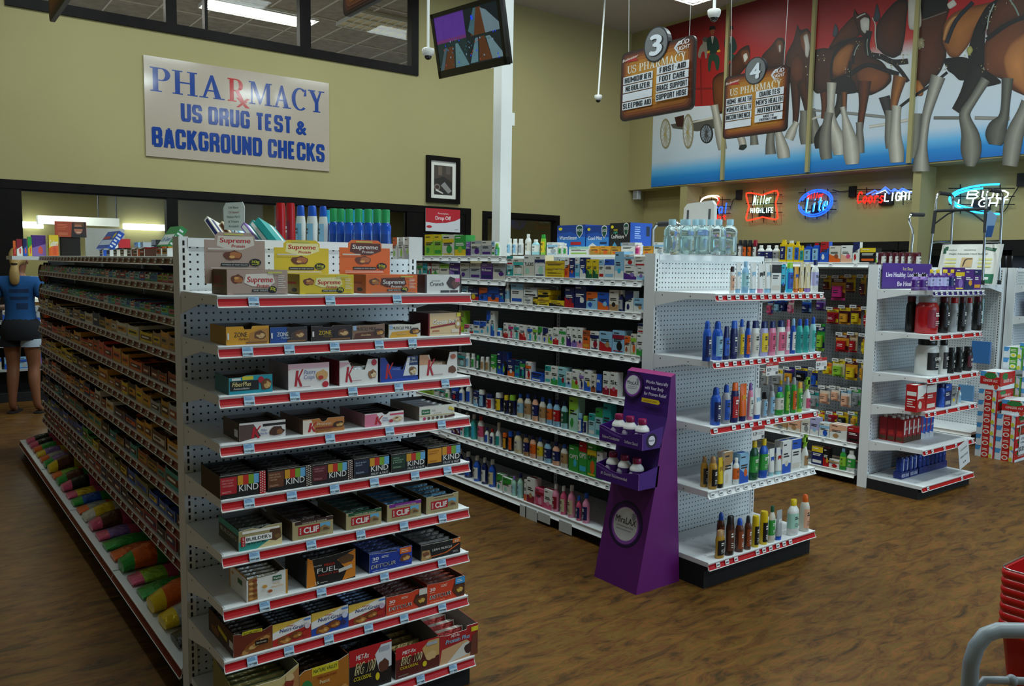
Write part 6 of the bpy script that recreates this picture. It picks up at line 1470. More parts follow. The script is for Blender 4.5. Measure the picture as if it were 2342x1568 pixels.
t1=tray(.725,.80,.04,.175,[('Relieves Constipation',.08,.4),('Softens Stool',.6,.3)]).build('upper_tray',r)
q=B(); Fs=Face(q,(MWd+.0005,.04,.725),(0,1,0),(0,0,1),.13,.08); Fs.c(.5,.55,.3,.46,'1e0a34'); Fs.c(.5,.55,.18,.3,'e4e0ea'); Fs.t('MiraLAX',.5,.5,.12,'3a2a5c',w=.3); q.build('side_badge',t1)
tray(.528,.604,.022,.155,[('#1 Doctor Recommended',.12,.62)]).build('lower_tray',r)
for lev,(zf,yc,xs,zt) in enumerate(((.731,.105,(.075,.155,.24),None),(.534,.085,(.06,.145,.23),None))):
    for i,x in enumerate(xs):
        h=.135; rr_=.036
        b=B(); b.lathe([(rr_*.95,0),(rr_,.004),(rr_,h*.58),(rr_*.92,h*.66),(rr_*.55,h*.78),(rr_*.52,h*.82)],'efefec','plastic',18)
        b.lathe([(rr_*1.012,h*.1),(rr_*1.012,h*.55)],'4a2472','carton',18,closed=False)
        F=Face(b,(-.026,-rr_*1.03,h*.1),(1,0,0),(0,0,1),.052,h*.45); F.c(.45,.5,.36,.42,'d8d0e4'); F.t('MiraLAX',.45,.45,.2,'2c1c4c',w=.62); F.c(.8,.7,.1,.12,'8a90a0')
        o=b.build('laxative_bottle',None,fpt(MD,x,yc,zf+.0005),R90); B().lathe([(rr_*.6,h*.8),(rr_*.62,h*.82),(rr_*.6,h*.98),(rr_*.55,h)],'8e1a4c','plastic',16).build('cap',o)
        tag(o,'white bottle with a crimson cap, %s tray of purple display, %s from far side'%(('upper','lower')[lev],ORD[i]),'bottle','white bottles in the purple display')
# ---------------------------------------------------------------- mural on the soffit face
mxp=SX-.012
def mpt(x,y,k=0): p=onX(x,y,mxp); return (mxp-.0022-.00003*k,p.y,p.z)
YL=onX(1490,400,mxp).y
mo=Vector((mxp,YL,MZ0))
b=B(); b.box(-.002,.008,-7.6,0,SZ+.02-MZ0,MZ1-MZ0,'white','mural_print')
_k=[1]
def mp(crop,pts,col,soft=True):
    ox,oy,s=crop; q=[]
    for i in range(0,len(pts),2):
        p=mpt(ox+pts[i]/s,oy+pts[i+1]/s,_k[0]); p=(p[0],p[1],min(p[2],MZ1-.01)); q.append(tuple(Vector(p)-mo))
    if len(q)>6 and soft:
        for _ in range(2): q=[tuple(a*w+c*(1-w) for a,c in zip(q[i],q[(i+1)%len(q)])) for i in range(len(q)) for w in (.75,.25)]
    b.poly(q,col,'print'); _k[0]+=1
def mix(a,c,t): a,c=C(a),C(c); return tuple(a[i]*(1-t)+c[i]*t for i in range(3))+(1.,)
def mg(crop,pts,c0,c1,ox=0,oy=0,n=7):
    # printed photograph tones: a figure built up from its dark outline to its lit middle
    cx=sum(pts[0::2])/(len(pts)//2)+ox; cy=sum(pts[1::2])/(len(pts)//2)+oy
    for i in range(n):
        f=1-.82*i/n; mp(crop,[q for k in range(0,len(pts),2) for q in (cx+(pts[k]-cx)*f,cy+(pts[k+1]-cy)*f)],mix(c0,c1,i/(n-1)))
def me(crop,cx,cy,rx,ry,col,n=20): mp(crop,[f for i in range(n) for f in (cx+rx*math.cos(2*PI*i/n),cy+ry*math.sin(2*PI*i/n))],col,False)
A=(1400,0,2.486); R=(1840,0,3.92); Wg=(1480,200,5.576); Q=(1560,30,7.468)
bay='5e2c14'; bay2='7e421e'; dk='1e120c'; hl='96582c'; wl='bdb7a6'; gl='7c7a70'; bk='0e0d0d'; wh='d6d4cc'
# wagon, dog and drivers
mp(A,[468,325,560,335,640,330,650,590,560,600,470,605],'a01a1a'); mp(A,[470,500,640,495,640,506,470,512],'7a1212'); mp(A,[500,340,508,340,512,595,504,595],'7a1212')
mp(Wg,[300,470,860,380,860,520,640,560,330,520],'55534c'); mp(Wg,[560,440,850,370,850,400,600,450],'c8c4b8'); mp(Wg,[350,380,470,350,470,500,380,500],'3a1614')
for cx,cy,rx,ry,dark in ((238,590,70,195,0),(525,560,70,225,0),(760,590,85,125,1)):
    me(Wg,cx,cy,rx,ry,'8e8668' if not dark else '262626'); me(Wg,cx-4,cy,rx*.78,ry*.86,'c6ccd2' if not dark else '8a96a4')
    for j in range(8):
        t=PI*j/8+.2; ex,ey=rx*.8*math.cos(t),ry*.88*math.sin(t); mp(Wg,[cx-ex-5,cy-ey,cx-ex+5,cy-ey,cx+ex+5,cy+ey,cx+ex-5,cy+ey],'a8a082' if not dark else '3a3a3a')
    me(Wg,cx-10,cy+10,rx*.24,ry*.13,'a89860' if not dark else '444444')
mp(Q,[260,740,310,560,360,520,350,430,400,405,430,470,430,780,400,780,385,640,330,680,320,780],'8a8478'); me(Q,400,450,45,45,'4a4640')
for jx,hx,dx in ((520,520,0),(820,825,0)):
    mp(Q,[jx-95,430,jx-30,390,jx+40,390,jx+90,440,jx+130,600,jx+60,700,jx-60,700,jx-100,560],'12302a'); mp(Q,[jx-20,392,jx+22,392,jx+8,520,jx-6,520],'c0beb4'); mp(Q,[jx-2,400,jx+8,400,jx+6,520,jx-2,520],'10100f')
    me(Q,hx,310,38,62,'8a4a2e'); mp(Q,[hx-55,300,hx-50,230,hx+40,215,hx+62,280,hx+30,275,hx-20,285],'15120f')
    mp(Q,[jx-70,690,jx+60,690,jx+130,760,jx+110,980,jx+60,980,jx+40,820,jx-20,800,jx-30,1000,jx-80,1000],'17402f')
mp(Q,[600,640,650,620,660,660,600,670],'c89a28'); mp(Q,[430,650,480,640,470,680,430,690],'c89a28')
# draft horses: shaded figures of the print, built as smooth colour fans and limbs
K1=(2060,0,2.241); K2=(1840,0,2.359); K3=(1640,40,2.8)
def _pp(crop,x,y):
    q=mpt(crop[0]+x/crop[2],crop[1]+y/crop[2],_k[0]); return tuple(Vector((q[0],q[1],min(q[2],MZ1-.01)))-mo)
def fan(crop,pts,c0,c1,cx=None,cy=None):
    P=[(pts[i],pts[i+1]) for i in range(0,len(pts),2)]
    for _ in range(2): P=[(a[0]*w+c[0]*(1-w),a[1]*w+c[1]*(1-w)) for a,c in zip(P,P[1:]+P[:1]) for w in (.84,.16)]
    if cx is None: cx=sum(q[0] for q in P)/len(P); cy=sum(q[1] for q in P)/len(P)
    n=len(P); R1=[(cx+(x-cx)*.8,cy+(y-cy)*.8) for x,y in P]; cm=mix(c0,c1,.55)
    v=[_pp(crop,*q) for q in P]+[_pp(crop,*q) for q in R1]+[_pp(crop,cx,cy)]
    f=[[i,(i+1)%n,n+(i+1)%n,n+i] for i in range(n)]+[[n+i,n+(i+1)%n,2*n] for i in range(n)]
    b.add(v,f,[[c0,c0,cm,cm]]*n+[[cm,cm,c1]]*n,'print'); _k[0]+=1
def limb(crop,st,c0,c1):
    if st[0][2]>24:
        (x0,y0,w0),(x1,y1,w1)=st[0],st[1]; st=[(x0-(x1-x0)*.55,y0-(y1-y0)*.55,w0*1.15)]+list(st)
    P=[]
    for a,c in zip(st,st[1:]):
        for t in (0,.33,.67): P.append(tuple(a[i]*(1-t)+c[i]*t for i in range(3)))
    P.append(st[-1])
    for _ in range(2): P=[P[0]]+[tuple((P[i-1][k]+2*P[i][k]+P[i+1][k])/4 for k in range(3)) for i in range(1,len(P)-1)]+[P[-1]]
    v=[];n=len(P)
    for i,(x,y,w) in enumerate(P):
        a=P[max(0,i-1)]; c=P[min(n-1,i+1)]; dx,dy=c[0]-a[0],c[1]-a[1]; L=math.hypot(dx,dy) or 1; nx,ny=-dy/L*w/2,dx/L*w/2
        v+=[_pp(crop,x-nx,y-ny),_pp(crop,x-nx*.1,y-ny*.1),_pp(crop,x+nx,y+ny)]
    f=[];cc=[]
    for i in range(n-1):
        for q in (0,1): f.append([3*i+q,3*i+q+1,3*i+q+4,3*i+q+3]); cc.append([c0,c1,c1,c0] if q==0 else [c1,c0,c0,c1])
    b.add(v,f,cc,'print'); _k[0]+=1
def strap(crop,pts,w,c='100d0c',c1='1c1a1c'): limb(crop,[(pts[i],pts[i+1],w) for i in range(0,len(pts),2)],c,c1)
D0='1a0c07'; D1='50260f'; B0='3c1a0b'; B1='7c421c'; H0='5c2c12'; H1='a46630'; G0='4a4842'; G1_='8e8b7f'; W0='77746a'; W1='cfcabd'; BK0='0c0a0a'; BK1='1a1716'
# rear pairs (partly behind the hanging sign)
fan(A,[570,450,600,420,650,405,665,520,650,640,600,650,575,580],D0,B1); fan(K3,[60,330,110,250,150,200,205,170,215,230,200,300,120,400,60,420],BK0,D1); fan(K3,[150,230,160,205,200,205,215,235,205,300,180,310,160,280],B0,B1); fan(K3,[166,240,190,224,200,258,176,292],'b0aca2','dcd9d0')
fan(K3,[270,300,290,240,350,180,385,130,425,130,440,170,436,260,430,320,340,330],BK0,D1); fan(K3,[375,170,390,140,420,150,425,190,410,235,390,230],B0,'7a4828'); fan(K3,[394,178,410,172,408,222,399,224],'8c8880','d0ccc4')
fan(K3,[430,330,445,230,490,150,508,80,514,40,534,84,580,66,606,110,640,280,640,460,560,480,470,430],BK0,D1,505,280); fan(K3,[470,360,480,270,520,230,560,300,550,400,500,420],B0,'6a3418'); fan(K3,[528,120,572,78,604,112,590,210,560,230,540,190],B0,'8a4e26'); fan(K3,[552,118,580,100,596,190,584,260,566,250,562,170],'9c988e','dedbd2')
for st,c in (([(505,480,60),(508,600,44),(500,690,32)],0),([(560,470,70),(580,560,50),(590,650,40)],0),([(500,690,36),(480,730,62),(460,780,60)],1),([(560,640,50),(560,720,80),(570,810,66)],2),([(345,740,50),(340,800,56),(345,875,70)],2),([(395,740,44),(410,800,70),(425,860,88),(430,900,76)],1),([(610,640,50),(625,740,90),(640,800,90)],2),([(150,760,46),(165,800,50),(166,835,46)],1),([(236,760,44),(240,815,56)],2)): limb(K3,st,(D0,W0,G0)[c],(D1,W1,G1_)[c])
limb(A,[(590,640,40),(605,720,50),(620,800,56),(630,850,50)],W0,W1); fan(K3,[138,845,150,815,190,812,192,830,170,850],'10181a','2c3638')
# middle pair
for pts,w,c in (([20,592,120,600],12,0),([190,606,330,620,480,636],16,0),([350,684,500,660,640,630],16,1),([24,650,110,616],12,1)): strap(K2,pts,w,'6c6c68' if c==0 else 'a8a49a','8e8e88' if c==0 else 'd6d2c8')
limb(K2,[(205,500,56),(190,580,42),(150,640,34),(105,690,44),(80,750,66),(84,800,50)],BK0,'3c3630'); limb(K2,[(105,500,40),(108,580,28),(100,640,22)],D0,'6a3416')
fan(K2,[20,420,35,320,50,270,100,258,140,262,190,225,230,212,290,205,335,200,350,300,420,330,470,400,470,440,430,480,370,510,330,520,290,500,240,490,180,505,130,490,60,510],D0,D1,230,340)
fan(K2,[128,262,165,200,190,165,230,120,262,88,292,82,306,190,250,215,190,226,150,256],D0,'5e2e14'); fan(K2,[262,90,270,44,284,80,330,64,358,92,352,170,332,202,300,190],D0,'4a2412'); fan(K2,[300,108,325,92,352,100,350,165,325,182,306,160],'a8a498','d8d4ca')
fan(K2,[150,400,148,330,190,270,240,235,272,242,245,320,222,390,180,412],H0,'a8682f',200,300); fan(K2,[275,390,300,356,360,348,430,368,466,410,440,460,380,502,330,492,290,460],B0,'8a4c22',380,420)
fan(K2,[150,425,230,400,272,440,292,500,200,512,150,502],BK0,BK1); fan(K2,[380,240,390,130,440,60,490,8,530,-10,562,4,552,90,542,200,524,292,480,316,430,296,395,262],BK0,'54280f',465,170)
for pts,w in (([345,196,334,250,350,300,420,302,470,340,560,330],30),([292,236,266,280,262,345],16),([236,228,182,252,152,310,142,380,150,445],14),([332,200,240,214,188,236],12),([266,388,340,340,420,372,510,402],26),([250,330,240,400,250,470],18),([470,330,520,380,560,440],22),([466,612,510,580,560,540,640,490],14)): strap(K2,pts,w)
strap(K2,[366,96,386,130,380,200,392,270],6,'9a968c','c8c4ba'); strap(K2,[282,98,305,82,330,74],7,'9c988e','d0ccc4'); strap(K2,[268,300,280,260,296,240],5,'7c8a80','aab4ac'); strap(K2,[344,300,336,240,342,210],5,'6c7c6c','98a498')
fan(K2,[150,196,166,120,186,160,170,200],'1c2228','4a5560'); fan(K2,[370,112,392,8,412,92,396,120],'141a20','3a4550')
limb(K2,[(322,480,66),(318,560,44),(306,640,36),(300,705,32)],D0,'6a3014'); limb(K2,[(298,695,34),(300,760,48),(302,825,44)],G0,G1_)
limb(K2,[(145,500,46),(140,600,38),(150,680,62),(185,760,96),(190,835,66)],W0,W1); limb(K2,[(215,540,30),(215,620,24)],D0,'8a5028'); limb(K2,[(216,620,26),(234,700,62),(250,770,86),(256,840,92),(260,886,70)],W0,W1); limb(K2,[(126,650,44),(112,730,66),(112,800,70),(120,858,60)],G0,G1_)
limb(K2,[(440,556,54),(456,620,42)],BK0,'3a3836'); limb(K2,[(508,450,66),(490,520,50),(480,590,34)],B0,'a4662f'); limb(K2,[(458,650,42),(454,750,44),(460,800,40)],G0,G1_); limb(K2,[(496,630,46),(490,740,64),(496,805,88),(500,876,72)],W0,W1)
# nearest pair
limb(K1,[(75,630,60),(72,720,66),(60,810,44)],G0,G1_); fan(K1,[80,160,100,70,130,40,260,20,222,140,214,200,240,280,205,370,140,432,100,470,66,400],D0,'5a2a14',150,260); fan(K1,[85,-30,250,-30,236,50,180,72,116,104],BK0,BK1); fan(K1,[38,-20,100,-20,110,130,84,158,40,150],'a09c92','d6d2c8'); fan(K1,[236,22,272,-4,292,24,250,50],'a8a49a','d0ccc2'); fan(K1,[66,422,90,404,122,450,114,492,84,492],H0,'b8743a'); fan(K1,[78,200,116,190,126,240,90,256],'3a3228','a89a74')
strap(K1,[110,104,170,84,236,60],5,'4a4640','7a756a'); strap(K1,[0,545,70,490,160,436,240,370],14); strap(K1,[170,604,300,604],16,'55544e','77756c'); strap(K1,[380,604,560,608],18,'77756e','9a988f')
limb(K1,[(178,440,66),(150,530,54),(130,600,46),(120,680,42),(112,760,48),(105,830,84),(106,878,92)],G0,'b4b0a4')
fan(K1,[212,210,222,120,266,70,330,40,420,22,484,6,432,100,386,140,350,232,290,302,245,288],H0,'a8682f',310,160); limb(K1,[(222,205,10),(238,140,22),(268,96,20),(300,80,8)],'90582a','c08c54')
fan(K1,[425,215,520,120,660,50,660,500,570,462,520,402,428,384],B0,'7a401c',520,280); fan(K1,[470,12,560,-40,660,-40,660,70,520,132,438,196,446,96],D0,'5e2e14'); fan(K1,[520,300,560,215,660,150,660,500,590,452,540,392],'6a3416','c07c40',600,330)
fan(K1,[215,300,330,288,425,350,530,424,440,446,418,432,336,412,300,412,272,382,240,362],BK0,'1c1512'); fan(K1,[346,252,384,130,440,30,500,-10,486,40,442,112,432,200,428,362,380,352,346,300],BK0,BK1)
strap(K1,[236,222,278,104,372,12],22,'0e0e12','262a34'); strap(K1,[440,204,560,114,660,82],22); strap(K1,[444,150,452,80,480,20],7,'6c7c74','b4c0b8'); fan(K1,[336,250,360,232,374,258,350,292],'6a6a34','b0ac62'); strap(K1,[560,0,590,40,606,80],10,'4a5c52','8a9c90')
limb(K1,[(380,400,100),(335,490,62),(282,568,44)],BK0,'241e1c'); limb(K1,[(410,450,46),(360,530,44),(324,580,56),(336,630,66),(360,690,94),(362,750,112),(362,805,98),(358,852,46)],'3c3a35','8c897c')
limb(K1,[(545,450,54),(538,540,44),(530,610,52),(497,650,104),(490,700,122),(485,742,66)],'2c2b28','6a685e'); limb(K1,[(630,580,64),(586,680,94),(572,760,94),(560,850,80)],G0,'9a978a')
rdm=random.Random(4)
for crop,pts in ((K2,(385,280,450,350,232,390,300,240,540,300,520,330,30,380,95,322)),(K1,(350,262,220,350,430,350,450,100,470,40,100,230,560,4,30,270))):
    for q in range(0,len(pts),2):
        for _ in range(7): me(crop,pts[q]+rdm.uniform(-22,22),pts[q+1]+rdm.uniform(-24,24),rdm.uniform(1.5,3.5),rdm.uniform(1.5,4.5),rdm.choice(['b8a878','d8d8d0','8a7a4c']),6)
    x,y=rdm.choice(((300,560),(640,460),(420,500),(760,560),(900,420),(1490,480),(1240,600),(1640,120),(560,330),(1510,240))); me(R,x+rdm.uniform(-60,60),y+rdm.uniform(-70,70),rdm.uniform(2,5),rdm.uniform(2,6),rdm.choice(['b8a878','d8d8d0','7a6a3c']),6)
tag(b.build('mural_banner',None,mo),'long printed mural of brown draft horses pulling a red wagon above the neon signs','mural')
for i,(a,c,d,e) in enumerate(((1656.5,1666,1646.5,1656),(1853,1864,1839,1850),(2083,2100,2068,2083))):
    pa=onX(c,10,SX-.05) if i else onX(c,30,SX-.05); pb=onX(e,405,SX-.05); y=(pa.y+pb.y)/2
    struct(B().box(SX-.06,SX-.0,y,y+.055,SZ+.03,CEIL,'white','wall_paint').build('trim_%d'%(6+i)))
# ---------------------------------------------------------------- neon signs
NX=WX-.09
def nrun(o,crop,strokes,col,r=.011,name='neon_tube',closed=False):
    ox,oy,s=crop
    if len(strokes)<=3 and not closed and len(strokes)>1:
        for st in strokes: nrun(o,crop,[st],col,r,name)
        return
    b=B()
    for st in strokes:
        P=[]
        for i in range(0,len(st),2): p=onX(ox+st[i]/s,oy+st[i+1]/s,NX); P.append((NX,p.y,p.z))
        b.tube([tuple(Vector(q)-o.location) for q in P],r,col,'neon',6,True,closed)
    return b.build(name,o)
SF={'H':[[0,0,0,1],[1,0,1,1],[0,.5,1,.5]],'I':[[.5,0,.5,1]],'G':[[1,.8,.7,1,.3,1,0,.7,0,.3,.3,0,.8,0,1,.3,1,.5,.6,.5]],'L':[[0,1,0,0,1,0]],'F':[[0,0,0,1,1,1],[0,.5,.7,.5]],'E':[[1,1,0,1,0,0,1,0],[0,.5,.8,.5]],'T':[[0,1,1,1],[.5,1,.5,0]],'B':[[0,0,0,1,.7,1,.95,.8,.7,.52,0,.52],[.7,.52,1,.26,.7,0,0,0]],'U':[[0,1,0,.2,.3,0,.7,0,1,.2,1,1]],'D':[[0,0,0,1,.6,1,1,.7,1,.3,.6,0,0,0]],
 'M':[[0,0,.1,1,.5,.3,.9,1,1,0]],'i':[[.5,0,.5,.6],[.5,.8,.5,.86]],'l':[[.5,0,.5,1]],'e':[[0,.32,1,.32,.9,.58,.4,.62,0,.3,.3,0,.9,.06]],'r':[[.2,0,.2,.62],[.2,.4,.6,.62,1,.56]],'t':[[.5,.95,.5,.1,.9,0],[.1,.65,.9,.65]],'C':[[1,.8,.7,1,.3,1,0,.6,.05,.2,.4,0,1,.15]],'o':[[.5,.6,.1,.45,.1,.15,.5,0,.9,.15,.9,.45,.5,.6]],'s':[[.95,.55,.4,.62,.1,.45,.85,.2,.5,0,0,.05]],'g':[[.9,.6,.3,.6,.05,.3,.4,.02,.9,.2],[.9,.6,.9,-.25,.2,-.3]],'h':[[.1,0,.1,1],[.1,.4,.6,.62,.9,.45,.9,0]],'a':[[.9,.6,.3,.6,.05,.3,.3,0,.9,.2],[.9,.6,.95,0]],'u':[[.1,.6,.1,.15,.4,0,.9,.15],[.9,.6,.95,0]],'N':[[0,0,0,1,1,0,1,1]]}
def ntext(t,x0,x1,yb,yt,rise=0,sl=0,gap=.28):
    n=len(t); cw=(x1-x0)/(n-gap) if n>1 else (x1-x0); out=[]; H=yb-yt
    for i,ch in enumerate(t):
        wd=.45 if ch in 'Iil' else 1
        for st in SF.get(ch,[]):
            q=[]
            for k in range(0,len(st),2):
                u=x0+cw*i+st[k]*cw*(1-gap)*1; q += [u+sl*H*st[k+1], yb-H*st[k+1]-rise*(u-x0)]
            out.append(q)
    return out
def nell(cx,cy,rx,ry,rot,t0=0,t1=360,n=22):
    c,s_=math.cos(rot),math.sin(rot); o=[]
    for i in range(n+1):
        t=math.radians(t0+(t1-t0)*i/n); x,y=rx*math.cos(t),ry*math.sin(t); o+=[cx+x*c-y*s_,cy+x*s_+y*c]
    return o
def neon(label,crop,cx,cy,hw,hh):
    p=onX(crop[0]+cx/crop[2],crop[1]+cy/crop[2],NX); r=empty('neon_sign',(NX,p.y,p.z)); tag(r,label,'neon sign','neon beer signs'); 
    b=B(); ox,oy,s=crop
    def P(x,y,dx=.035): q=onX(ox+x/s,oy+y/s,NX); return tuple(Vector((NX+dx,q.y,q.z))-r.location)
    for f in (-.75,-.15,.45): b.tube([P(cx-hw*1.1,cy+hh*f),P(cx+hw*1.15,cy+hh*f)],.007,'black','matte',5)
    for f in (-.7,0,.65): b.tube([P(cx+hw*f,cy-hh*1.05),P(cx+hw*f,cy+hh*1.15)],.007,'black','matte',5)
    q=P(cx,cy+hh*.35,.06); b.box(q[0]-.02,q[0]+.028,q[1]-.1,q[1]+.1,q[2]-.09,q[2]+.05,'black','matte')
    b.build('support_grid',r); return r
WW=CROPS['W']; T5=(1300,380,5.855); BL=(2100,400,4.9)
BLU='1a50f0'; WHT='d8f4ff'; RD='ff1a10'
o=neon('neon sign with blue and red script half hidden behind the white shower chair',T5,1900,560,220,150)
nrun(o,T5,ntext('Natural',1660,2125,630,490,0,.12),BLU); nrun(o,T5,ntext('Light',1780,2110,710,650,0,.1),RD,.008); nrun(o,T5,[nell(1890,470,120,60,-.15,190,375,14),nell(1900,450,130,55,-.2,200,340,12)],'ffe8c0'); nrun(o,T5,[nell(1960,460,55,65,.3,-70,60,10)],RD)
o=neon('neon sign with a pinched red outline and pale green lettering',WW,550,240,110,100)
nrun(o,WW,[[440,155,470,152,550,168,625,140,650,138,660,160,640,220,652,290,655,325,640,335,550,318,470,338,445,342,438,325,458,245,440,175]],'ff3018',.012,'neon_tube',True)
nrun(o,WW,ntext('Miller',485,606,238,172,.12,.15),'b8ffe8',.0055); nrun(o,WW,ntext('HIGH',470,540,289,256,.0,.05),'c8fff0',.006); nrun(o,WW,ntext('LIFE',552,622,288,254,0,.05),'c8fff0',.006)
o=neon('neon sign with a tilted blue double oval and red script on top',WW,915,222,115,95)
nrun(o,WW,[nell(915,222,120,88,-.35,-150,200),nell(915,222,106,74,-.35,-140,190)],BLU); nrun(o,WW,ntext('Miller',858,965,194,156,.1,.15),RD,.006); nrun(o,WW,ntext('Lite',845,985,290,190,.12,.15),'1870ff',.013); nrun(o,WW,ntext('Lite',851,991,284,184,.12,.15),'70b8ff',.006)
o=neon('neon sign with red script beside white capitals under blue mountain peaks',WW,1385,170,185,55)
nrun(o,WW,ntext('Coors',1198,1375,222,148,.02,.15),RD,.011); nrun(o,WW,ntext('LIGHT',1386,1566,210,155,.06,.12),WHT,.01); nrun(o,WW,[[1262,165,1320,135,1350,150,1392,112,1430,140,1455,125,1480,140,1510,122,1572,150],[1300,165,1340,150,1392,125,1420,160],[1440,150,1455,135,1500,145,1515,132,1560,150]],'3a60ff',.01); nrun(o,WW,[[1330,160,1365,145,1392,135,1405,150],[1470,150,1512,140,1530,150]],'c8d8ff',.006)
o=neon('neon sign with a sweeping blue arc around white block lettering behind the walker',BL,690,260,330,150)
nrun(o,BL,[nell(930,270,580,168,0,268,92,20),nell(900,270,515,130,0,250,105,18)],'28a8ff',.014); nrun(o,BL,ntext('BUD',545,995,262,178,0,.25),WHT,.0095); nrun(o,BL,ntext('LIGHT',440,990,352,274,.0,.25),WHT,.0085)
# power cords and outlets on the wall beside the signs
for i,(crop,pts,bx) in enumerate(((WW,[390,175,350,200,330,260],(392,162)),(WW,[1170,130,1130,140,1080,145,1030,130],(1170,140)),(BL,[1165,60,1100,170,1040,260,1000,360,960,410,870,405],(1165,45)))):
    ox,oy,s=crop; P=[(NX+.06,onX(ox+pts[k]/s,oy+pts[k+1]/s,NX+.06).y,onX(ox+pts[k]/s,oy+pts[k+1]/s,NX+.06).z) for k in range(0,len(pts),2)]
    o=B().tube(P,.006,'black','matte',6).build('power_cord'); q=onX(ox+bx[0]/s,oy+bx[1]/s,WX-.02)
    B().box(WX-.05,WX-.002,q.y-.05,q.y+.05,q.z-.09,q.z+.07,'black' if i==1 else 'charcoal','matte').build('plug',o)
    tag(o,('black cord and plug between the left hidden sign and the red outlined sign','black cord from the blue oval sign to a black plug','long black cord curling beside the blue arc sign')[i],'cord')
# ---------------------------------------------------------------- pharmacy wall pieces
P=onY(327.7,125,WY-.02); Q=onY(753.5,392,WY-.02); w,h=Q.x-P.x,P.z-Q.z
b=B(); b.box(0,w,-.006,.006,0,h,'b4a696','glossy'); F=Face(b,(0,-.006,0),(1,0,0),(0,0,1),w,h,'glossy',.0006)
NB_='123c8c'
F.t('PHA',.03,.655,.24,NB_,w=.37,al='l',font=1,bold=.012); F.t('R',.42,.655,.24,'b01c1c',w=.1,al='l',font=1,bold=.012); F.t('x',.465,.60,.2,'b01c1c',w=.07,al='l',font=1); F.t('MACY',.535,.655,.24,NB_,w=.435,al='l',font=1,bold=.012)
F.t('US DRUG TEST',.475,.385,.185,NB_,w=.6,font='b'); F.t('&',.83,.39,.15,NB_,w=.055,bold=.07); F.t('BACKGROUND CHECKS',.5,.1,.2,NB_,w=.94,font='b')
tag(b.build('pharmacy_sign',None,(P.x,WY-.015,Q.z)),'large cream wall sign with blue lettering above the dispensary windows','sign')
P=onY(976,360,WY-.03); Q=onY(1051,467,WY-.03); w,h=Q.x-P.x,onY(1015,358,WY-.03).z-Q.z
r=empty('picture_frame',(P.x,WY-.02,Q.z)); tag(r,'black framed picture hung on the wall above the drop off sign','picture')
b=B(); f=.07
for x0,x1,z0,z1 in ((0,w,0,f),(0,w,h-f,h),(0,f,f,h-f),(w-f,w,f,h-f)): b.box(x0,x1,-.03,.015,z0,z1,'black','dark_wood')
b.build('frame',r)
b=B(); b.box(f,w-f,-.005,.01,f,h-f,'dcdad0','matte'); F=Face(b,(f,-.006,f),(1,0,0),(0,0,1),w-2*f,h-2*f); F.r(.14,.1,.86,.88,'2a2622'); F.p([(.14,.5),(.5,.6),(.86,.45),(.86,.88),(.14,.88)],'463c34'); F.r(.3,.62,.45,.86,'6a5a4c'); F.r(.6,.66,.78,.86,'5a5048'); F.p([(.4,.35),(.7,.14),(.84,.22),(.55,.45)],'8a8884'); F.c(.26,.3,.12,.09,'7a6a60'); F.c(.26,.3,.08,.05,'3a2c26'); F.p([(.2,.2),(.5,.12),(.48,.16),(.22,.25)],'c8c4ba'); b.build('print',r)
P=onY(974,528,WY-.06); Q=onY(1053,483,WY-.06); w,h=Q.x-P.x,Q.z-P.z+.02
b=B(); b.box(0,w,-.004,.004,0,h,'d4d6dc','carton'); F=Face(b,(0,-.004,0),(1,0,0),(0,0,1),w,h); F.p([(0,.4),(.3,.36),(.6,.4),(.85,.5),(1,.62),(1,1),(0,1)],'b8202c'); F.t('Drop Off',.5,.52,.17,'f0e4e4',w=.44,bold=.03); F.t('Prescription',.5,.76,.08,'f0d4d4',w=.3); F.c(.1,.2,.08,.06,'b8202c'); F.r(.84,.1,.94,.13,'9aa0a4')
tag(b.build('drop_off_sign',None,(P.x,WY-.05,P.z)),'red and white prescription drop off sign on the dark door panel','sign')
p=onX(1455,447,SX+.08); o=B().rbox(-.05,.05,-.06,.06,-.09,.07,.012,'b8babc').build('wall_speaker',None,(SX+.1,min(p.y,WY-.08),SZ-.075)); tag(o,'small grey speaker under the soffit in the wall corner','speaker'); B().box(-.052,-.05,-.045,.045,-.07,.05,'8a8c90','matte').build('grille',o)
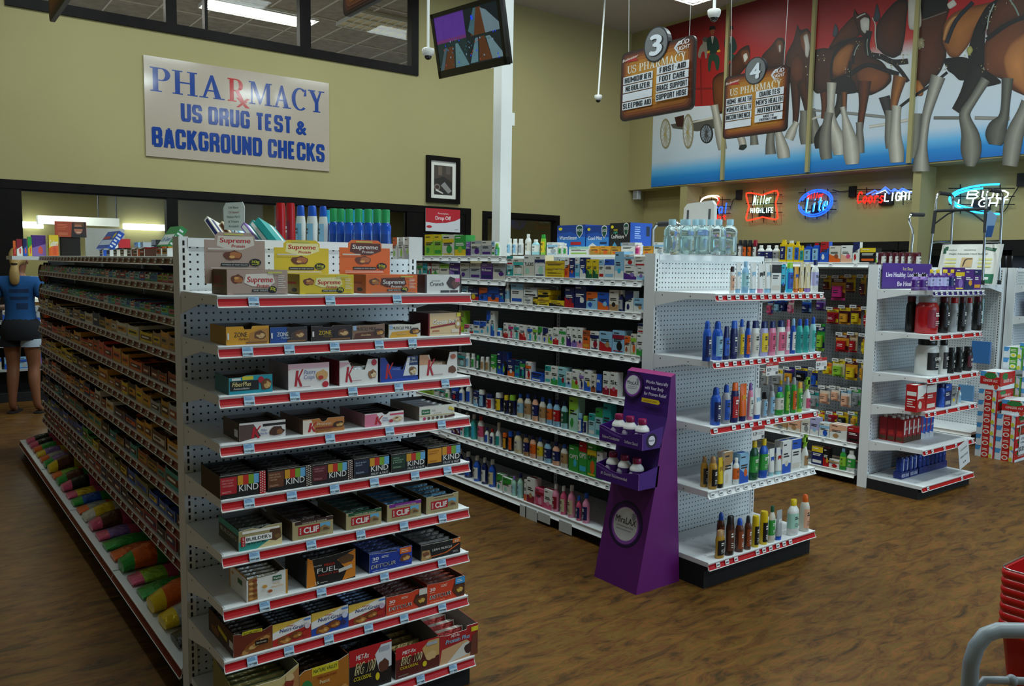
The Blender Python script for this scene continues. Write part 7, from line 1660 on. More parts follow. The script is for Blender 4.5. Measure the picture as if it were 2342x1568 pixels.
# ---------------------------------------------------------------- hanging aisle signs
def aisle_sign(name,label,X,y_far,y_near,z0,z1,num,left,right,wires=True):
    w=y_far-y_near; h=z1-z0; r=empty(name,(X,y_far,z0),R90); tag(r,label,'aisle sign','hanging aisle signs')
    def rr(x0,x1,a,c,rad,n=5):
        pts=[]
        for cx,cy,t0 in ((x1-rad,c-rad,0),(x0+rad,c-rad,PI/2),(x0+rad,a+rad,PI),(x1-rad,a+rad,1.5*PI)):
            for i in range(n+1): t=t0+PI/2*i/n; pts.append((cx+rad*math.cos(t),cy+rad*math.sin(t)))
        return pts
    b=B(); b.prism(rr(0,w,0,h,.06*w),-.012,.012,'1c0c06','carton',axis='y')
    for side in (0,1):
        F=Face(b,(0,-.012,0),(1,0,0),(0,0,1),w,h,'print',.0008) if not side else Face(b,(w,.012,0),(-1,0,0),(0,0,1),w,h,'print',.0008)
        for i,(m,c) in enumerate(((.012,'3a1608'),(.03,'5c260a'),(.05,'7e400e'),(.075,'96560f'),(.11,'a86c16'),(.16,'b47c1e'))): F.p([(x/w,y/h) for x,y in rr(m*w,w-m*w,m*w,h-m*w,.06*w)],c)
        F.t('US PHARMACY',.5,.68,.11,'ded8c8',w=.8,font=1)
        F.p([(.05,.87),(.24,.93),(.22,.88),(.26,.84),(.14,.85)],'a81c1c'); F.t('Budweiser',.14,.88,.04,'e8e0d8',w=.22,rise=.1,sl=.2)
        vs,fs=ring(0,0,1,1,.14,.14,100,330,14); 
        F.p([F_ for F_ in [(.74,.88),(.78,.94),(.9,.985),(.8,.92),(.77,.87),(.8,.82),(.88,.8),(.79,.8)]],'c8ccd4'); F.t('BUD',.86,.9,.06,'e8e8ec',w=.14,bold=.03,sl=.25); F.t('LIGHT',.86,.83,.055,'e8e8ec',w=.16,bold=.03,sl=.25)
        for j,t_ in enumerate(left):
            v=.53-j*.125; F.r(.05,v,.47,v+.11,'d2d6dc')
            if t_: F.t(t_,.26,v+.017,.076,'15151a',w=min(.40,.036*len(t_)+.02),font='b')
        for j,t_ in enumerate(right):
            v=.56-j*.125; F.r(.53,v,.95,v+.11,'d2d6dc')
            if '/' in t_:
                for q,s_ in enumerate(t_.split('/')): F.t(s_,.74,v+.06-q*.048,.036,'15151a',w=.014*len(s_)+.06,font='b')
            elif t_: F.t(t_,.74,v+.017,.076,'15151a',w=min(.40,.036*len(t_)+.02),font='b')
    b.build('panel',r)
    b=B(); cr=.165*w; n=28; pts=[(w*.5+cr*math.cos(2*PI*i/n),h*1.0+cr*1.05*math.sin(2*PI*i/n)) for i in range(n)]
    b.prism(pts,-.022,.022,'15151a','carton',axis='y')
    for side in (0,1):
        F=Face(b,(w*.5-cr,-.022,h-cr),(1,0,0),(0,0,1),2*cr,2*cr,'print',.0008) if not side else Face(b,(w*.5+cr,.022,h-cr),(-1,0,0),(0,0,1),2*cr,2*cr,'print',.0008)
        F.c(.5,.5,.46,.485,'6c6e70',n=28); F.t(num,.54,.18,.6,'0e0e10',w=.44 if num!='1' else .2,bold=.07); F.t(num,.5,.2,.6,'d8e0e8',w=.42 if num!='1' else .18,bold=.06)
    b.build('number_disc',r)
    for x,nm in ((.09*w,0),(.91*w,1)):
        q=B(); q.tube([(x,0,h*.98),(x+(.05 if nm else -.08),0,CEIL-z0-.005)],.0022,'c8c8c4','steel',5); q.ball((x,0,h*.97),.012,'b8a868','chrome',8,6); q.build('hanging_wire',r)
pS=lambda X,a,bq:(onX(*a,X),onX(*bq,X))
X=4.95; bl,br=pS(X,(1420,279),(1587,249)); tl=onX(1422,120,X); tr=onX(1587,85,X)
aisle_sign('aisle_sign','hanging amber aisle sign with a grey disc numbered three',X,bl.y,br.y,(bl.z+br.z)/2,(tl.z+tr.z)/2,'3',['HUMIDIFIER','NEBULIZER','','SLEEPING AID'],['FIRST-AID','FOOT CARE','BRACE SUPPORT','SUPPORT HOSE'])
X=7.2; bl,br=pS(X,(1654,318),(1800,300)); tl=onX(1657,175,X); tr=onX(1803,150,X)
aisle_sign('aisle_sign','hanging amber aisle sign with a grey disc numbered four',X,bl.y,br.y,(bl.z+br.z)/2,(tl.z+tr.z)/2,'4',['HOME HEALTH',"WOMEN'S HEALTH",'INCONTINENCE',''],['DIABETES',"MEN'S HEALTH",'NUTRITION','AIDS TO/EVERYDAY LIVING'])
X=2.1; p=onX(789,42,X); aisle_sign('aisle_sign','hanging amber aisle sign cut by the top edge in front of the upper window',X,p.y,p.y-.8,p.z,p.z+.62,'2',['','',''],['','',''])
X=.86; p=onX(118,54,X); aisle_sign('aisle_sign','hanging aisle sign seen nearly edge-on at the top corner',X,p.y,p.y-.8,p.z,p.z+.62,'1',['','',''],['','',''])
# ---------------------------------------------------------------- television and ceiling cameras
r=empty('television',(4.449,6.65,3.73)); r.rotation_euler=(Matrix.Rotation(-1.439,3,'Z')@Matrix.Rotation(.212,3,'X')@Matrix.Rotation(.013,3,'Y')).to_euler(); tag(r,'black television hung beside the white column showing camera pictures','television')
b=B(); w,h=.97,.6
for x0,x1,z0,z1 in ((-w/2,w/2,-h/2,-h/2+.07),(-w/2,w/2,h/2-.04,h/2),(-w/2,-w/2+.04,-h/2,h/2),(w/2-.04,w/2,-h/2,h/2)): b.box(x0,x1,-.012,.03,z0,z1,'black','glossy')
b.box(-w/2+.01,w/2-.01,.0,.07,-h/2+.01,h/2-.01,'black','plastic'); b.build('housing',r)
b=B(); b.box(-w/2+.035,w/2-.035,-.004,.0,-h/2+.065,h/2-.035,'0c1016','screen'); F=Face(b,(-w/2+.04,-.005,-h/2+.07),(1,0,0),(0,0,1),w-.08,h-.11,'screen')
F.r(0,.5,.48,1,'4a2a78'); F.r(0,.48,.48,.56,'5a2a5c'); F.r(.48,.5,1,1,'141c20'); F.r(0,0,.48,.5,'1c2a2c'); F.r(.48,0,1,.5,'182022')
for pts,c in (([(.55,.5),(.66,.98),(.75,.98),(.82,.5)],'4a2c1c'),([(.6,.5),(.68,.98),(.64,.98),(.52,.6)],'38545c'),([(.78,.5),(.74,.96),(.82,.9),(1,.62),(1,.5)],'5a6c74'),([(.05,0),(.18,.4),(.26,.4),(.24,0)],'4a2c1c'),([(.26,0),(.3,.44),(.34,.44),(.48,0)],'4c6a70'),([(.0,0),(.12,.4),(.16,.4),(.06,0)],'3c4c54'),([(.5,.02),(.62,.45),(.66,.45),(.62,.02)],'4c6a74'),([(.64,.02),(.68,.46),(.76,.46),(.84,.02)],'4a2c1c'),([(.84,.02),(.78,.44),(.84,.44),(1,.1),(1,.02)],'5a7078')): F.p(pts,c)
for i in range(40): rq=random.Random(i); u,v=rq.random(),rq.random()*.5; F.r(u*.97,v,u*.97+.012,v+.03,rq.choice(['1c3cd8','6a8aa0','3a5a70','284a3c','8a3a2c']))
F.r(.6,.78,.63,.86,'2040d8'); b.build('screen',r)
mt=B(); mt.tube([(0,.08,0),(0,.16,.1),(.0,.2,.3)],.025,'black','steel'); mt.box(-.12,.12,.07,.085,-.12,.12,'black','steel'); mt.build('bracket',r)
mt=B(); mt.tube([(0,0,0),(0,0,1)],.025,'black','steel'); P=Matrix.Translation(r.location)@r.rotation_euler.to_matrix().to_4x4()@Vector((0,.2,.3)); mp_=B().tube([tuple(r.rotation_euler.to_matrix().inverted()@(Vector(P)-r.location)),tuple(r.rotation_euler.to_matrix().inverted()@(Vector((P.x,P.y,CEIL))-r.location))],.025,'black','steel').build('ceiling_pole',r)
def dome(label,px,py,Y,rad,pole_to=None):
    p=onY(px,py,Y); r=empty('dome_camera',p); tag(r,label,'camera','ceiling dome cameras')
    B().tube([(0,0,rad*.9),(pole_to or 0,0,CEIL-p.z)],.014,'white','steel').build('pole',r)
    B().lathe([(rad*.55,-rad*.35),(rad*.85,-rad*.1),(rad,rad*.3),(rad*1.02,rad*.75),(rad*.9,rad*.9),(rad*.2,rad*.95)],'d8d8d4','plastic',20).build('housing',r)
    B().ball((0,0,-rad*.35),rad*.62,'0c0d10','glossy',16,10,(1,1,.9)).build('lens_dome',r)
dome('white dome camera hanging on a rod in front of the upper window corner',979,124,7.4,.062)
dome('white dome camera hanging on a rod before the bare wall',1368,226,9.6,.062,.1)
dome('largest white dome camera near the top of the mural',1633,36,5.0,.058)
p=onZ(1518,-6,CEIL-.08); troffer('ceiling_light','fluorescent ceiling light just at the top edge over the hanging signs',p.x,p.y-.36,CEIL-.072,1.2,.6,True,6)
# ---------------------------------------------------------------- beer coolers under the neon signs
for i,(y1,y0) in enumerate(((9.35,6.05),(6.05,3.9),(3.9,1.4))):
    r=empty('beer_cooler',(WX+.0,(y0+y1)/2,0)); tag(r,'black glass door cooler in the wall '+('nearest the pharmacy corner','behind the walker with blue bottles','beyond the soda cases')[i],'cooler','wall coolers'); L=y1-y0-.01
    b=B(); b.box(.0,.85,-L/2,L/2,CZ-.12,CZ-.005,'black','plastic'); b.box(.75,.85,-L/2,L/2,0,CZ-.12,'charcoal','matte'); b.box(0,.85,-L/2,-L/2+.04,0,CZ-.12,'black','matte'); b.box(0,.85,L/2-.04,L/2,0,CZ-.12,'black','matte'); b.box(0,.85,-L/2,L/2,0,.25,'black','matte'); b.build('carcass',r)
    for k in range(3):
        b=B(); b.box(.08,.7,-L/2+.05,L/2-.05,.55+k*.42,.565+k*.42,'silver','steel'); b.build('shelf',r)
    n=3
    for k in range(n):
        ya=-L/2+L*k/n+.01; yb=-L/2+L*(k+1)/n-.01
        b=B()
        for a,c,z0,z1 in ((ya,ya+.05,.25,CZ-.13),(yb-.05,yb,.25,CZ-.13),(ya,yb,.25,.32),(ya,yb,CZ-.2,CZ-.13)): b.box(-.02,.02,a,c,z0,z1,'black','plastic')
        d=b.build('door',r); B().poly([(0,ya+.05,.32),(0,ya+.05,CZ-.2),(0,yb-.05,CZ-.2),(0,yb-.05,.32)],'white','pane').build('pane',d); B().tube([(-.02,ya+.03,.9),(-.05,ya+.03,.92),(-.05,ya+.03,1.3),(-.02,ya+.03,1.32)],.01,'silver','chrome').build('handle',d)
area('cooler_light',(WX+.35,4.6,CZ-.2),(0,0,0),.3,1.6,9,(.75,.88,1))
bp=None
for k in range(16):
    y=4.86-k*.085; back=k%2
    h=.27 if k<9 else .22
    zb=.565+2*.42
    if bp is None:
        b=B(); b.lathe([(.028,0),(.03,.01),(.03,.14),(.026,.165),(.013,.2),(.012,.26)],['1438b8','1c50d8','1438b8','1c50d8','1438b8'],'glossy',14); bp=o=b.build('beer_bottle',None,(WX+.16,y,zb)); B().lathe([(.015,.255),(.015,.268),(.012,.272)],'lightblue','plastic',12).build('crown_cap',o)
    else: o=copytree(bp); o.location=(WX+.16,y,zb)
    tag(o,'blue bottle on the cooler shelf behind the bed rail box, %s from the pilaster'%nth(k),'bottle','blue bottles in the wall cooler')
for k in range(14):
    y=7.2+k*.14; c1=rc.choice(['charcoal','maroon','navy','silver','darkgreen','brown']); b=B().box(-.06,.06,-.06,.06,0,.13,c1,'carton'); b.box(-.061,-.06,-.04,.04,.03,.1,'offwhite' if k%3==0 else 'gray','carton')
    o=b.build('beer_case',None,(WX+.2,y,.566+2*.42)); tag(o,'%s drink case on the upper cooler shelf, %s from the tan pilaster'%(c1,nth(k)),'case','drink cases in the wall cooler')
# ---------------------------------------------------------------- goods around gondola 4
SH4=1.5
bx=onX(2136,612,8.05)
r=empty('bed_rail_carton',(8.08,3.92,SH4+.001),R90); tag(r,'large white bed rail carton with green corners leaning on the shelf behind the walker','carton')
w,h=.53,.39
b=B(); tl=.28; v=[(0,0,0),(w,0,0),(w,.06,0),(0,.06,0)]; v+=[(x,y+h*math.sin(tl),h*math.cos(tl)) for x,y,z in v]
b.add(v,[[0,1,5,4],[1,2,6,5],[2,3,7,6],[3,0,4,7],[4,5,6,7],[3,2,1,0]],'e2e2dc','carton')
F=Face(b,(0,0,0),(1,0,0),(0,math.sin(tl),math.cos(tl)),w,h)
F.r(.06,.84,.12,.94,'14543a'); F.p([(.04,.76),(.04,.9),(.08,.9),(.1,.76)],'14543a'); F.t('medical',.2,.84,.035,'3a6a54',w=.14); F.p([(.74,.86),(.75,.93),(.95,.89),(.93,.81)],'14543a'); F.lines(.77,.85,.92,.9,2,'a8c8b4',1,.3); F.t('ENDURANCE',.5,.84,.03,'2a2a2c',w=.2,sl=.2); F.t('Height Adjustable Hand Bed Rail',.48,.74,.04,'4a6a60',w=.66)
for k in range(3): F.r(.1,.6-k*.09,.3,.645-k*.09,'dcd888'); F.r(.68,.6-k*.09,.9,.645-k*.09,'dcd888')
F.r(.39,.42,.58,.66,'cfae7c'); F.p([(.42,.44),(.44,.6),(.48,.64),(.57,.64),(.57,.615),(.49,.615),(.46,.58),(.44,.44)],'1c1814'); F.r(.72,.03,.98,.26,'14704a'); F.r(.78,.12,.9,.18,'e0e4e0'); F.lines(.1,.15,.6,.35,4,'c8ccc4',2,.3)
b.build('box_panel',r)
r=empty('walker',(8.0,3.69,SH4+.0012)); tag(r,'grey folding walker standing on the shelf in front of the bed rail carton','walker')
wy=.225; zt=2.36-SH4
for s_,nm in ((1,0),(-1,1)):
    y=s_*wy
    q=B(); q.tube([(-.03,y+.03*s_,0),(-.015,y+.015*s_,zt*.45),(0,y,zt-.06),(.012,y,zt-.02),(.05,y,zt),(.27,y,zt),(.32,y,zt-.02),(.335,y,zt-.06),(.345,y,zt*.5),(.36,y+.01*s_,0)],.0125,'b4b8ba','chrome',8); fr_=q.build('side_frame',r)
    B().tube([(.06,y,zt+.001),(.26,y,zt+.001)],.019,'charcoal','matte',10).build('hand_grip',fr_)
    B().tube([(-.012,y+.012*s_,zt*.55),(-.003,y+.003*s_,zt*.8)],.0165,'charcoal','matte',8).build('sleeve',fr_)
    B().tube([(-.018,y+.02*s_,zt*.45),(.1,y,zt*.46),(.32,y,zt*.46),(.345,y,zt*.42)],.010,'8a9296','chrome',8).build('side_brace',fr_)
    for x in (-.03,.36): B().lathe([(.014,0),(.017,.004),(.015,.04)],'charcoal','matte',10,x,y+(.03 if x<0 else .01)*s_).build('rubber_foot',fr_)
b=B(); b.tube([(0,wy,zt*.8),(0,-wy,zt*.8)],.014,'charcoal','matte'); b.tube([(-.005,wy,zt*.66),(0,wy*.5,zt*.76),(0,.05,zt*.79)],.008,'charcoal','matte'); b.tube([(-.005,-wy,zt*.66),(0,-wy*.5,zt*.76),(0,-.05,zt*.79)],.008,'charcoal','matte'); b.build('cross_bar',r)
b=B(); b.prism([(-.27,zt*.78),(-.335,zt*.72),(-.30,zt*.5),(-.245,zt*.5),(-.25,zt*.74)],-.02,-.016,'7a9cc4','carton',axis='x'); b.prism([(-.26,zt*.62),(-.318,zt*.62),(-.30,zt*.5),(-.245,zt*.5)],-.021,-.0205,'1c4c8c','carton',axis='x'); b.build('hang_tag',r)
r=empty('walking_cane',(6.395,3.30,1.6512)); tag(r,'silver cane with a dark foam grip standing on top of the foot care gondola','cane')
B().tube([(.01,0,0),(.0,0,.13),(.012,0,.24),(-.005,0,.29),(-.055,0,.345),(-.06,0,.37),(-.045,0,.395),(-.02,0,.402)],.0095,'c4c8ca','chrome').build('shaft',r)
B().tube([(-.03,0,.402),(.15,-.0,.408)],.016,'charcoal','matte',10).build('grip',r); B().lathe([(.015,0),(.012,.03)],'charcoal','matte',10,.01).build('rubber_foot',r)
for i,(x0,x1,y0,y1,c1,c2) in enumerate(((2308,2322,658,705,'black','cream'),(2323,2337,658,705,'black','cream'))):
    fr=(8.53,3.38,0); X=i*.1+.05; b=B().box(-.045,.045,0,.08,0,.16,c1,'carton'); F=front(b,.09,.16); F.r(.2,.15,.8,.75,'a8a890'); F.lines(.25,.2,.75,.7,4,'4a4a3c',1,.4); o=b.build('black_carton',None,fpt(fr,X,-.36,1.2006+.3)); o.location.z=1.5006
    tag(o,'pale-panelled black carton above the lime soda cases, %s'%('beside the post' if i==0 else 'further from the post'),'carton','black cartons above the soda cases')
b=B().box(0,.5,0,.25,0,.16,'14389c','carton'); F=Face(b,(0,0,0),(1,0,0),(0,0,1),.5,.16); F.t('DT',.5,.3,.4,'d8dcec',w=.5,sl=.2,bold=.03); o=b.build('blue_case',None,fpt((8.53,3.38,0),.12,-.36,1.2006)); tag(o,'cobalt blue case on the shelf just above the lime soda cases','case')
o=B().lathe([(.08,0),(.085,.01),(.085,.16),(.08,.24),(.08,.25)],['white','2a6ab0','1c4a90','lightblue'],'plastic',20).build('blue_tub',None,(8.2,3.55,1.0)); 
COL.objects.unlink(o); bpy.data.objects.remove(o)
def hangbag(px,py0,py1,w,c,lab):
    p=onX(px,py0,8.44); z1=onX(px,py1,8.44).z; b=B().box(-w/2,w/2,-.03,0,z1-p.z,0,c,'plastic'); k=B().tube([(0,-.015,.0),(0,-.01,.03),(0,.06,.03)],.003,'silver','chrome',6); o=b.build('hanging_bag',None,p,R90); k.build('hook',o); tag(o,lab,'bag')
hangbag(2237,682,738,.12,'a8ccd0','pale aqua bag hanging on the pegboard left of the grey gondola post'); hangbag(2247,780,830,.17,'3a70b0','blue and white bag hanging beside the lime soda cases'); hangbag(2212,880,920,.14,'5a8cb8','pale blue bag hanging behind the protein endcap')
# ---------------------------------------------------------------- stacked soda cases
def soda(w,h,d,main,accent,fruit,big=False):
    b=closedbox(w,d,h,main,main,'d8dce0'); F=front(b,w,h)
    F.r(0,0,1,1,'d4dce4'); F.p([(0,.6),(0,1),(.3,1),(.22,.6)],'4a94d0'); F.r(.32,0,.72,1,main); F.p([(.72,0),(.78,1),(1,1),(1,0)],'dfe6e8'); F.p([(.78,1),(1,1),(1,.6)],'5aa0d4'); F.c(.5,.28,.16,.2,'e0e0dc'); F.c(.5,.28,.1,.13,fruit); F.lines(.36,.6,.68,.85,2,accent,3,.5); F.blob(.8,.2,.1,.2,'c8c838' if main!='green' else 'd8d020',3); F.r(.92,0,1,1,main)
    if big: F.r(0,.28,1,.72,main); F.c(.5,.78,.3,.18,'2c7a3c'); F.t('GINGER ALE',.5,.42,.16,'e8e0d8',w=.7); F.r(0,0,1,.22,'dfe6ea'); F.c(.8,.15,.1,.14,fruit)
    F2=Face(b,(w/2,0,0),(0,1,0),(0,0,1),d,h); F2.r(0,.25,1,.75,main); F2.c(.3,.75,.2,.2,'2c7a3c'); F2.t('GINGER ALE',.5,.4,.2,'e8e0d8',w=.6); F2.p([(0,0),(0,.2),(1,.28),(1,0)],'dfe6ea')
    return b
SP=[]
cw,chh,cdp=.162,.1,.3
fr=(7.6,3.245,R90)
def put(x,y,z,kind,lab,big=False,w=cw,h=chh,d=cdp,rz=0,grp='stacked soda cases'):
    m=('c01c1c','f0e0d0','c83a2c') if kind=='red' else ('4c9a2c','e8f0c8','d8d82c'); b=soda(w-.003,h-.002,d,*m,big); o=b.build('soda_case',None,fpt(fr,x+w/2,y,z),R90+rz); tag(o,lab,'soda case',grp)
for k in range(6): put(0,0,k*chh,'red','red and white soda case in the far front column, %s from the floor'%ORD[k])
for k in range(4): put(cw+.002,0,k*chh,'red','red and white soda case in the near front column, %s from the floor'%ORD[k])
put(cw+.03,.02,.4012,'red','loose red soda case lying crooked on top of the near front column',True,.19,.13,.26,.22)
put(0,.01,.6012,'red','large red soda case on top of the far front column',True,.17,.155,.28)
for k in range(2): put(.05,.32,.56+.2+k*chh,'green','lime green soda case behind the large red case, %s of two up'%ORD[k])
for k in range(7): put(.05,.34,k*.108,'red','red soda case hidden low behind the front columns, %s from the floor'%ORD[k]) if False else None
for c_ in range(2):
    for k in range(9 if c_ else 7):
        if c_==0 and k>=7: continue
        put(.05+c_*(cw+.002),.32,k*chh if not(c_==0) else k*chh,'green' if k>=5 or c_ else 'red','soda case in the rear column %s the post, %s up'%('farther from' if c_==0 else 'nearer',ORD[k]),grp='rear soda cases') if not(c_==0 and k>=7) else None
put(.17,.34,.9012,'green','wide lime soda case lying across the rear column, lower of the two on top',True,.3,.1,.26)
put(.2,.34,1.0024,'green','topmost wide lime soda case of the stack',True,.3,.15,.24)
b=B(); b.box(0,.15,-.001,.001,0,.26,'d8dce0','carton'); F=Face(b,(0,-.001,0),(1,0,0),(0,0,1),.15,.26); F.r(.05,.66,.95,.97,'7a3a2c'); F.blob(.5,.8,.3,.1,'c83a2c',2); F.t('2 FOR',.5,.5,.08,'2a2c34',w=.6,bold=.02); F.t('12 PACK',.5,.38,.06,'2a2c34',w=.6); F.t('$13.99',.5,.12,.16,'16181c',w=.85,bold=.04)
q=fpt(fr,2*cw+.004,.05,.06); o=b.build('soda_price_sign',None,q+Vector((0,-.004,0)),0); tag(o,'tall price sign on the side of the red soda stack','sign')
# ---------------------------------------------------------------- hand baskets and shopping cart in the right foreground
bk_=None
for k in range(8):
    z=k*.034
    if bk_ is None:
        r=empty('hand_basket',(3.62,1.18,0.0008))
        b=B(); W0,D0,W1,D1,H=.36,.23,.44,.30,.235
        def rr(w,d,z,rad=.04,n=4): return [(cx+rad*math.cos(t0+PI/2*i/n),cy+rad*math.sin(t0+PI/2*i/n),z) for cx,cy,t0 in ((w/2-rad,d/2-rad,0),(-w/2+rad,d/2-rad,PI/2),(-w/2+rad,-d/2+rad,PI),(w/2-rad,-d/2+rad,1.5*PI)) for i in range(n+1)]
        R_=[rr(W0,D0,0),rr(W0+.02,D0+.02,.05),rr(W1-.02,D1-.02,H-.03),rr(W1,D1,H-.03),rr(W1+.006,D1+.006,H-.015),rr(W1,D1,H),rr(W1-.026,D1-.026,H)]; n=len(R_[0]); v=[p for g in R_ for p in g]
        f=[[j*n+i,j*n+(i+1)%n,(j+1)*n+(i+1)%n,(j+1)*n+i] for j in range(6) for i in range(n)]; b.add(v,f,'b80f10','plastic',True)
        vi=rr(W0-.006,D0-.006,.004)+rr(W1-.028,D1-.028,H); b.add(vi,[[i,n+i,n+(i+1)%n,(i+1)%n] for i in range(n)]+[list(range(n))],'a80d0e','plastic',True)
        for s_ in (-1,1):
            for i in range(9):
                x=-.14+i*.035; b.add([(x-.004,s_*(D0/2+.014),.07),(x+.004,s_*(D0/2+.014),.07),(x+.004,s_*(D1/2-.02),H-.06),(x-.004,s_*(D1/2-.02),H-.06)],[[0,1,2,3]],'3a0506','matte')
        b.build('basket_body',r)
        h=B(); h.tube([q for q in rr(W1-.004,D1-.004,H+.004)],.0028,'c8cacc','chrome',6,False,True); h.build('wire_handle',r); bk_=o=r
        for s_ in (0,): pass
    else: o=copytree(bk_); o.location=(3.62-.001*k,1.18,.0008+z)
    tag(o,'red hand basket with a wire rim, %s from the bottom of the corner stack'%nth(k),'basket','stacked red hand baskets')
D_=1.66
def cp(px,py,d=D_): return CP+ray(px,py)*d
r=empty('shopping_cart',(cp(2290,1430).x,cp(2290,1430).y,0)); tag(r,'grey shopping cart of which only the bent handle tube shows at the lower corner','shopping cart')
base=Vector(r.location); hx=(cp(2342,1430)-cp(2230,1430)); hx.z=0; hx.normalize()
c0=cp(2222,1500); zt=cp(2280,1438).z
ln=lambda a,z: Vector((c0.x,c0.y,z))+hx*a-base
HW=.5
P=[ln(-.0,.12),ln(-.0,zt-.16),ln(.0,zt-.07),ln(.008,zt-.035),ln(.025,zt-.01),ln(.05,zt),ln(.09,zt),ln(HW-.06,zt-.004),ln(HW-.02,zt-.02),ln(HW,zt-.06),ln(HW,.12)]
B().tube(P,.0155,'8d98a0','steel',14).build('handle_tube',r)
q=B(); zc=zt-.105; q.tube([ln(.006,zc-.08),ln(.012,zc-.03),ln(.03,zc),ln(.07,zc),ln(HW-.01,zc-.01)],.008,'8d98a0','steel',10); q.ball(tuple(ln(.085,zc)),.012,'8d98a0','steel',10,6); q.build('cross_tube',r)
q=B(); q.tube([ln(.135,zc+.022),ln(.135,zc-.09)],.0095,'8d98a0','steel',10); q.ball(tuple(ln(.135,zc+.022)),.0095,'8d98a0','steel',10,6); q.build('bracket',r)
fw=Vector((FW.x,FW.y,0)).normalized()
q=B(); q.rbox(.0,.3,-.012,.012,-.2,0,.011,'1c2cb0','plastic'); o=q.build('child_seat_flap',r,ln(.14,zc-.045),math.atan2(hx.y,hx.x))
q=B()
for a in (0,HW): q.tube([ln(a,.12),ln(a,.1)+fw*.25,ln(a,.1)+fw*.75],.012,'8d98a0','steel',8)
q.tube([ln(0,.1)+fw*.75,ln(HW,.1)+fw*.75],.012,'8d98a0','steel',8); q.build('chassis',r)
for a in (0,HW):
    for d_ in (.02,.72): w_=B(); w_.lathe([(.02,-.014),(.06,-.014),(.06,.014),(.02,.014)],'charcoal','matte',16); o=w_.build('wheel',r,ln(a,.061)+fw*d_); o.rotation_euler=(PI/2,0,math.atan2(fw.y,fw.x))
# ---------------------------------------------------------------- people at the far left
def skinmesh(name,chains,parent,col,fin,loc=(0,0,0),sub=2):
    V=[];E=[];Rd=[];key={}
    def vid(p,r):
        k=tuple(round(c,4) for c in p)
        if k not in key: key[k]=len(V); V.append(p); Rd.append(r)
        return key[k]
    for ch in chains:
        prev=None
        for q in ch:
            i=vid(q[:3],q[3:] if len(q)>4 else (q[3],q[3]))
            if prev is not None: E.append((prev,i))
            prev=i
    me=bpy.data.meshes.new(name); me.from_pydata(V,E,[]); o=bpy.data.objects.new(name,me); COL.objects.link(o)
    m=o.modifiers.new('s','SKIN'); m.use_smooth_shade=True; s2=o.modifiers.new('u','SUBSURF'); s2.levels=s2.render_levels=sub
    for i,sv in enumerate(me.skin_vertices[0].data): sv.radius=Rd[i]; sv.use_root=(i==0)
    dg=bpy.context.evaluated_depsgraph_get(); ev=o.evaluated_get(dg); m2=bpy.data.meshes.new_from_object(ev); m2.name=name
    o.modifiers.clear(); o.data=m2
    m2.materials.clear(); m2.materials.append(MATS[fin])
    at=m2.attributes.new('paint','FLOAT_COLOR','CORNER'); buf=[]
    for p in m2.polygons:
        c=C(col(p.center) if callable(col) else col); buf+=list(c)*p.loop_total
    at.data.foreach_set('color',buf)
    o.parent=parent; o.location=loc; return o
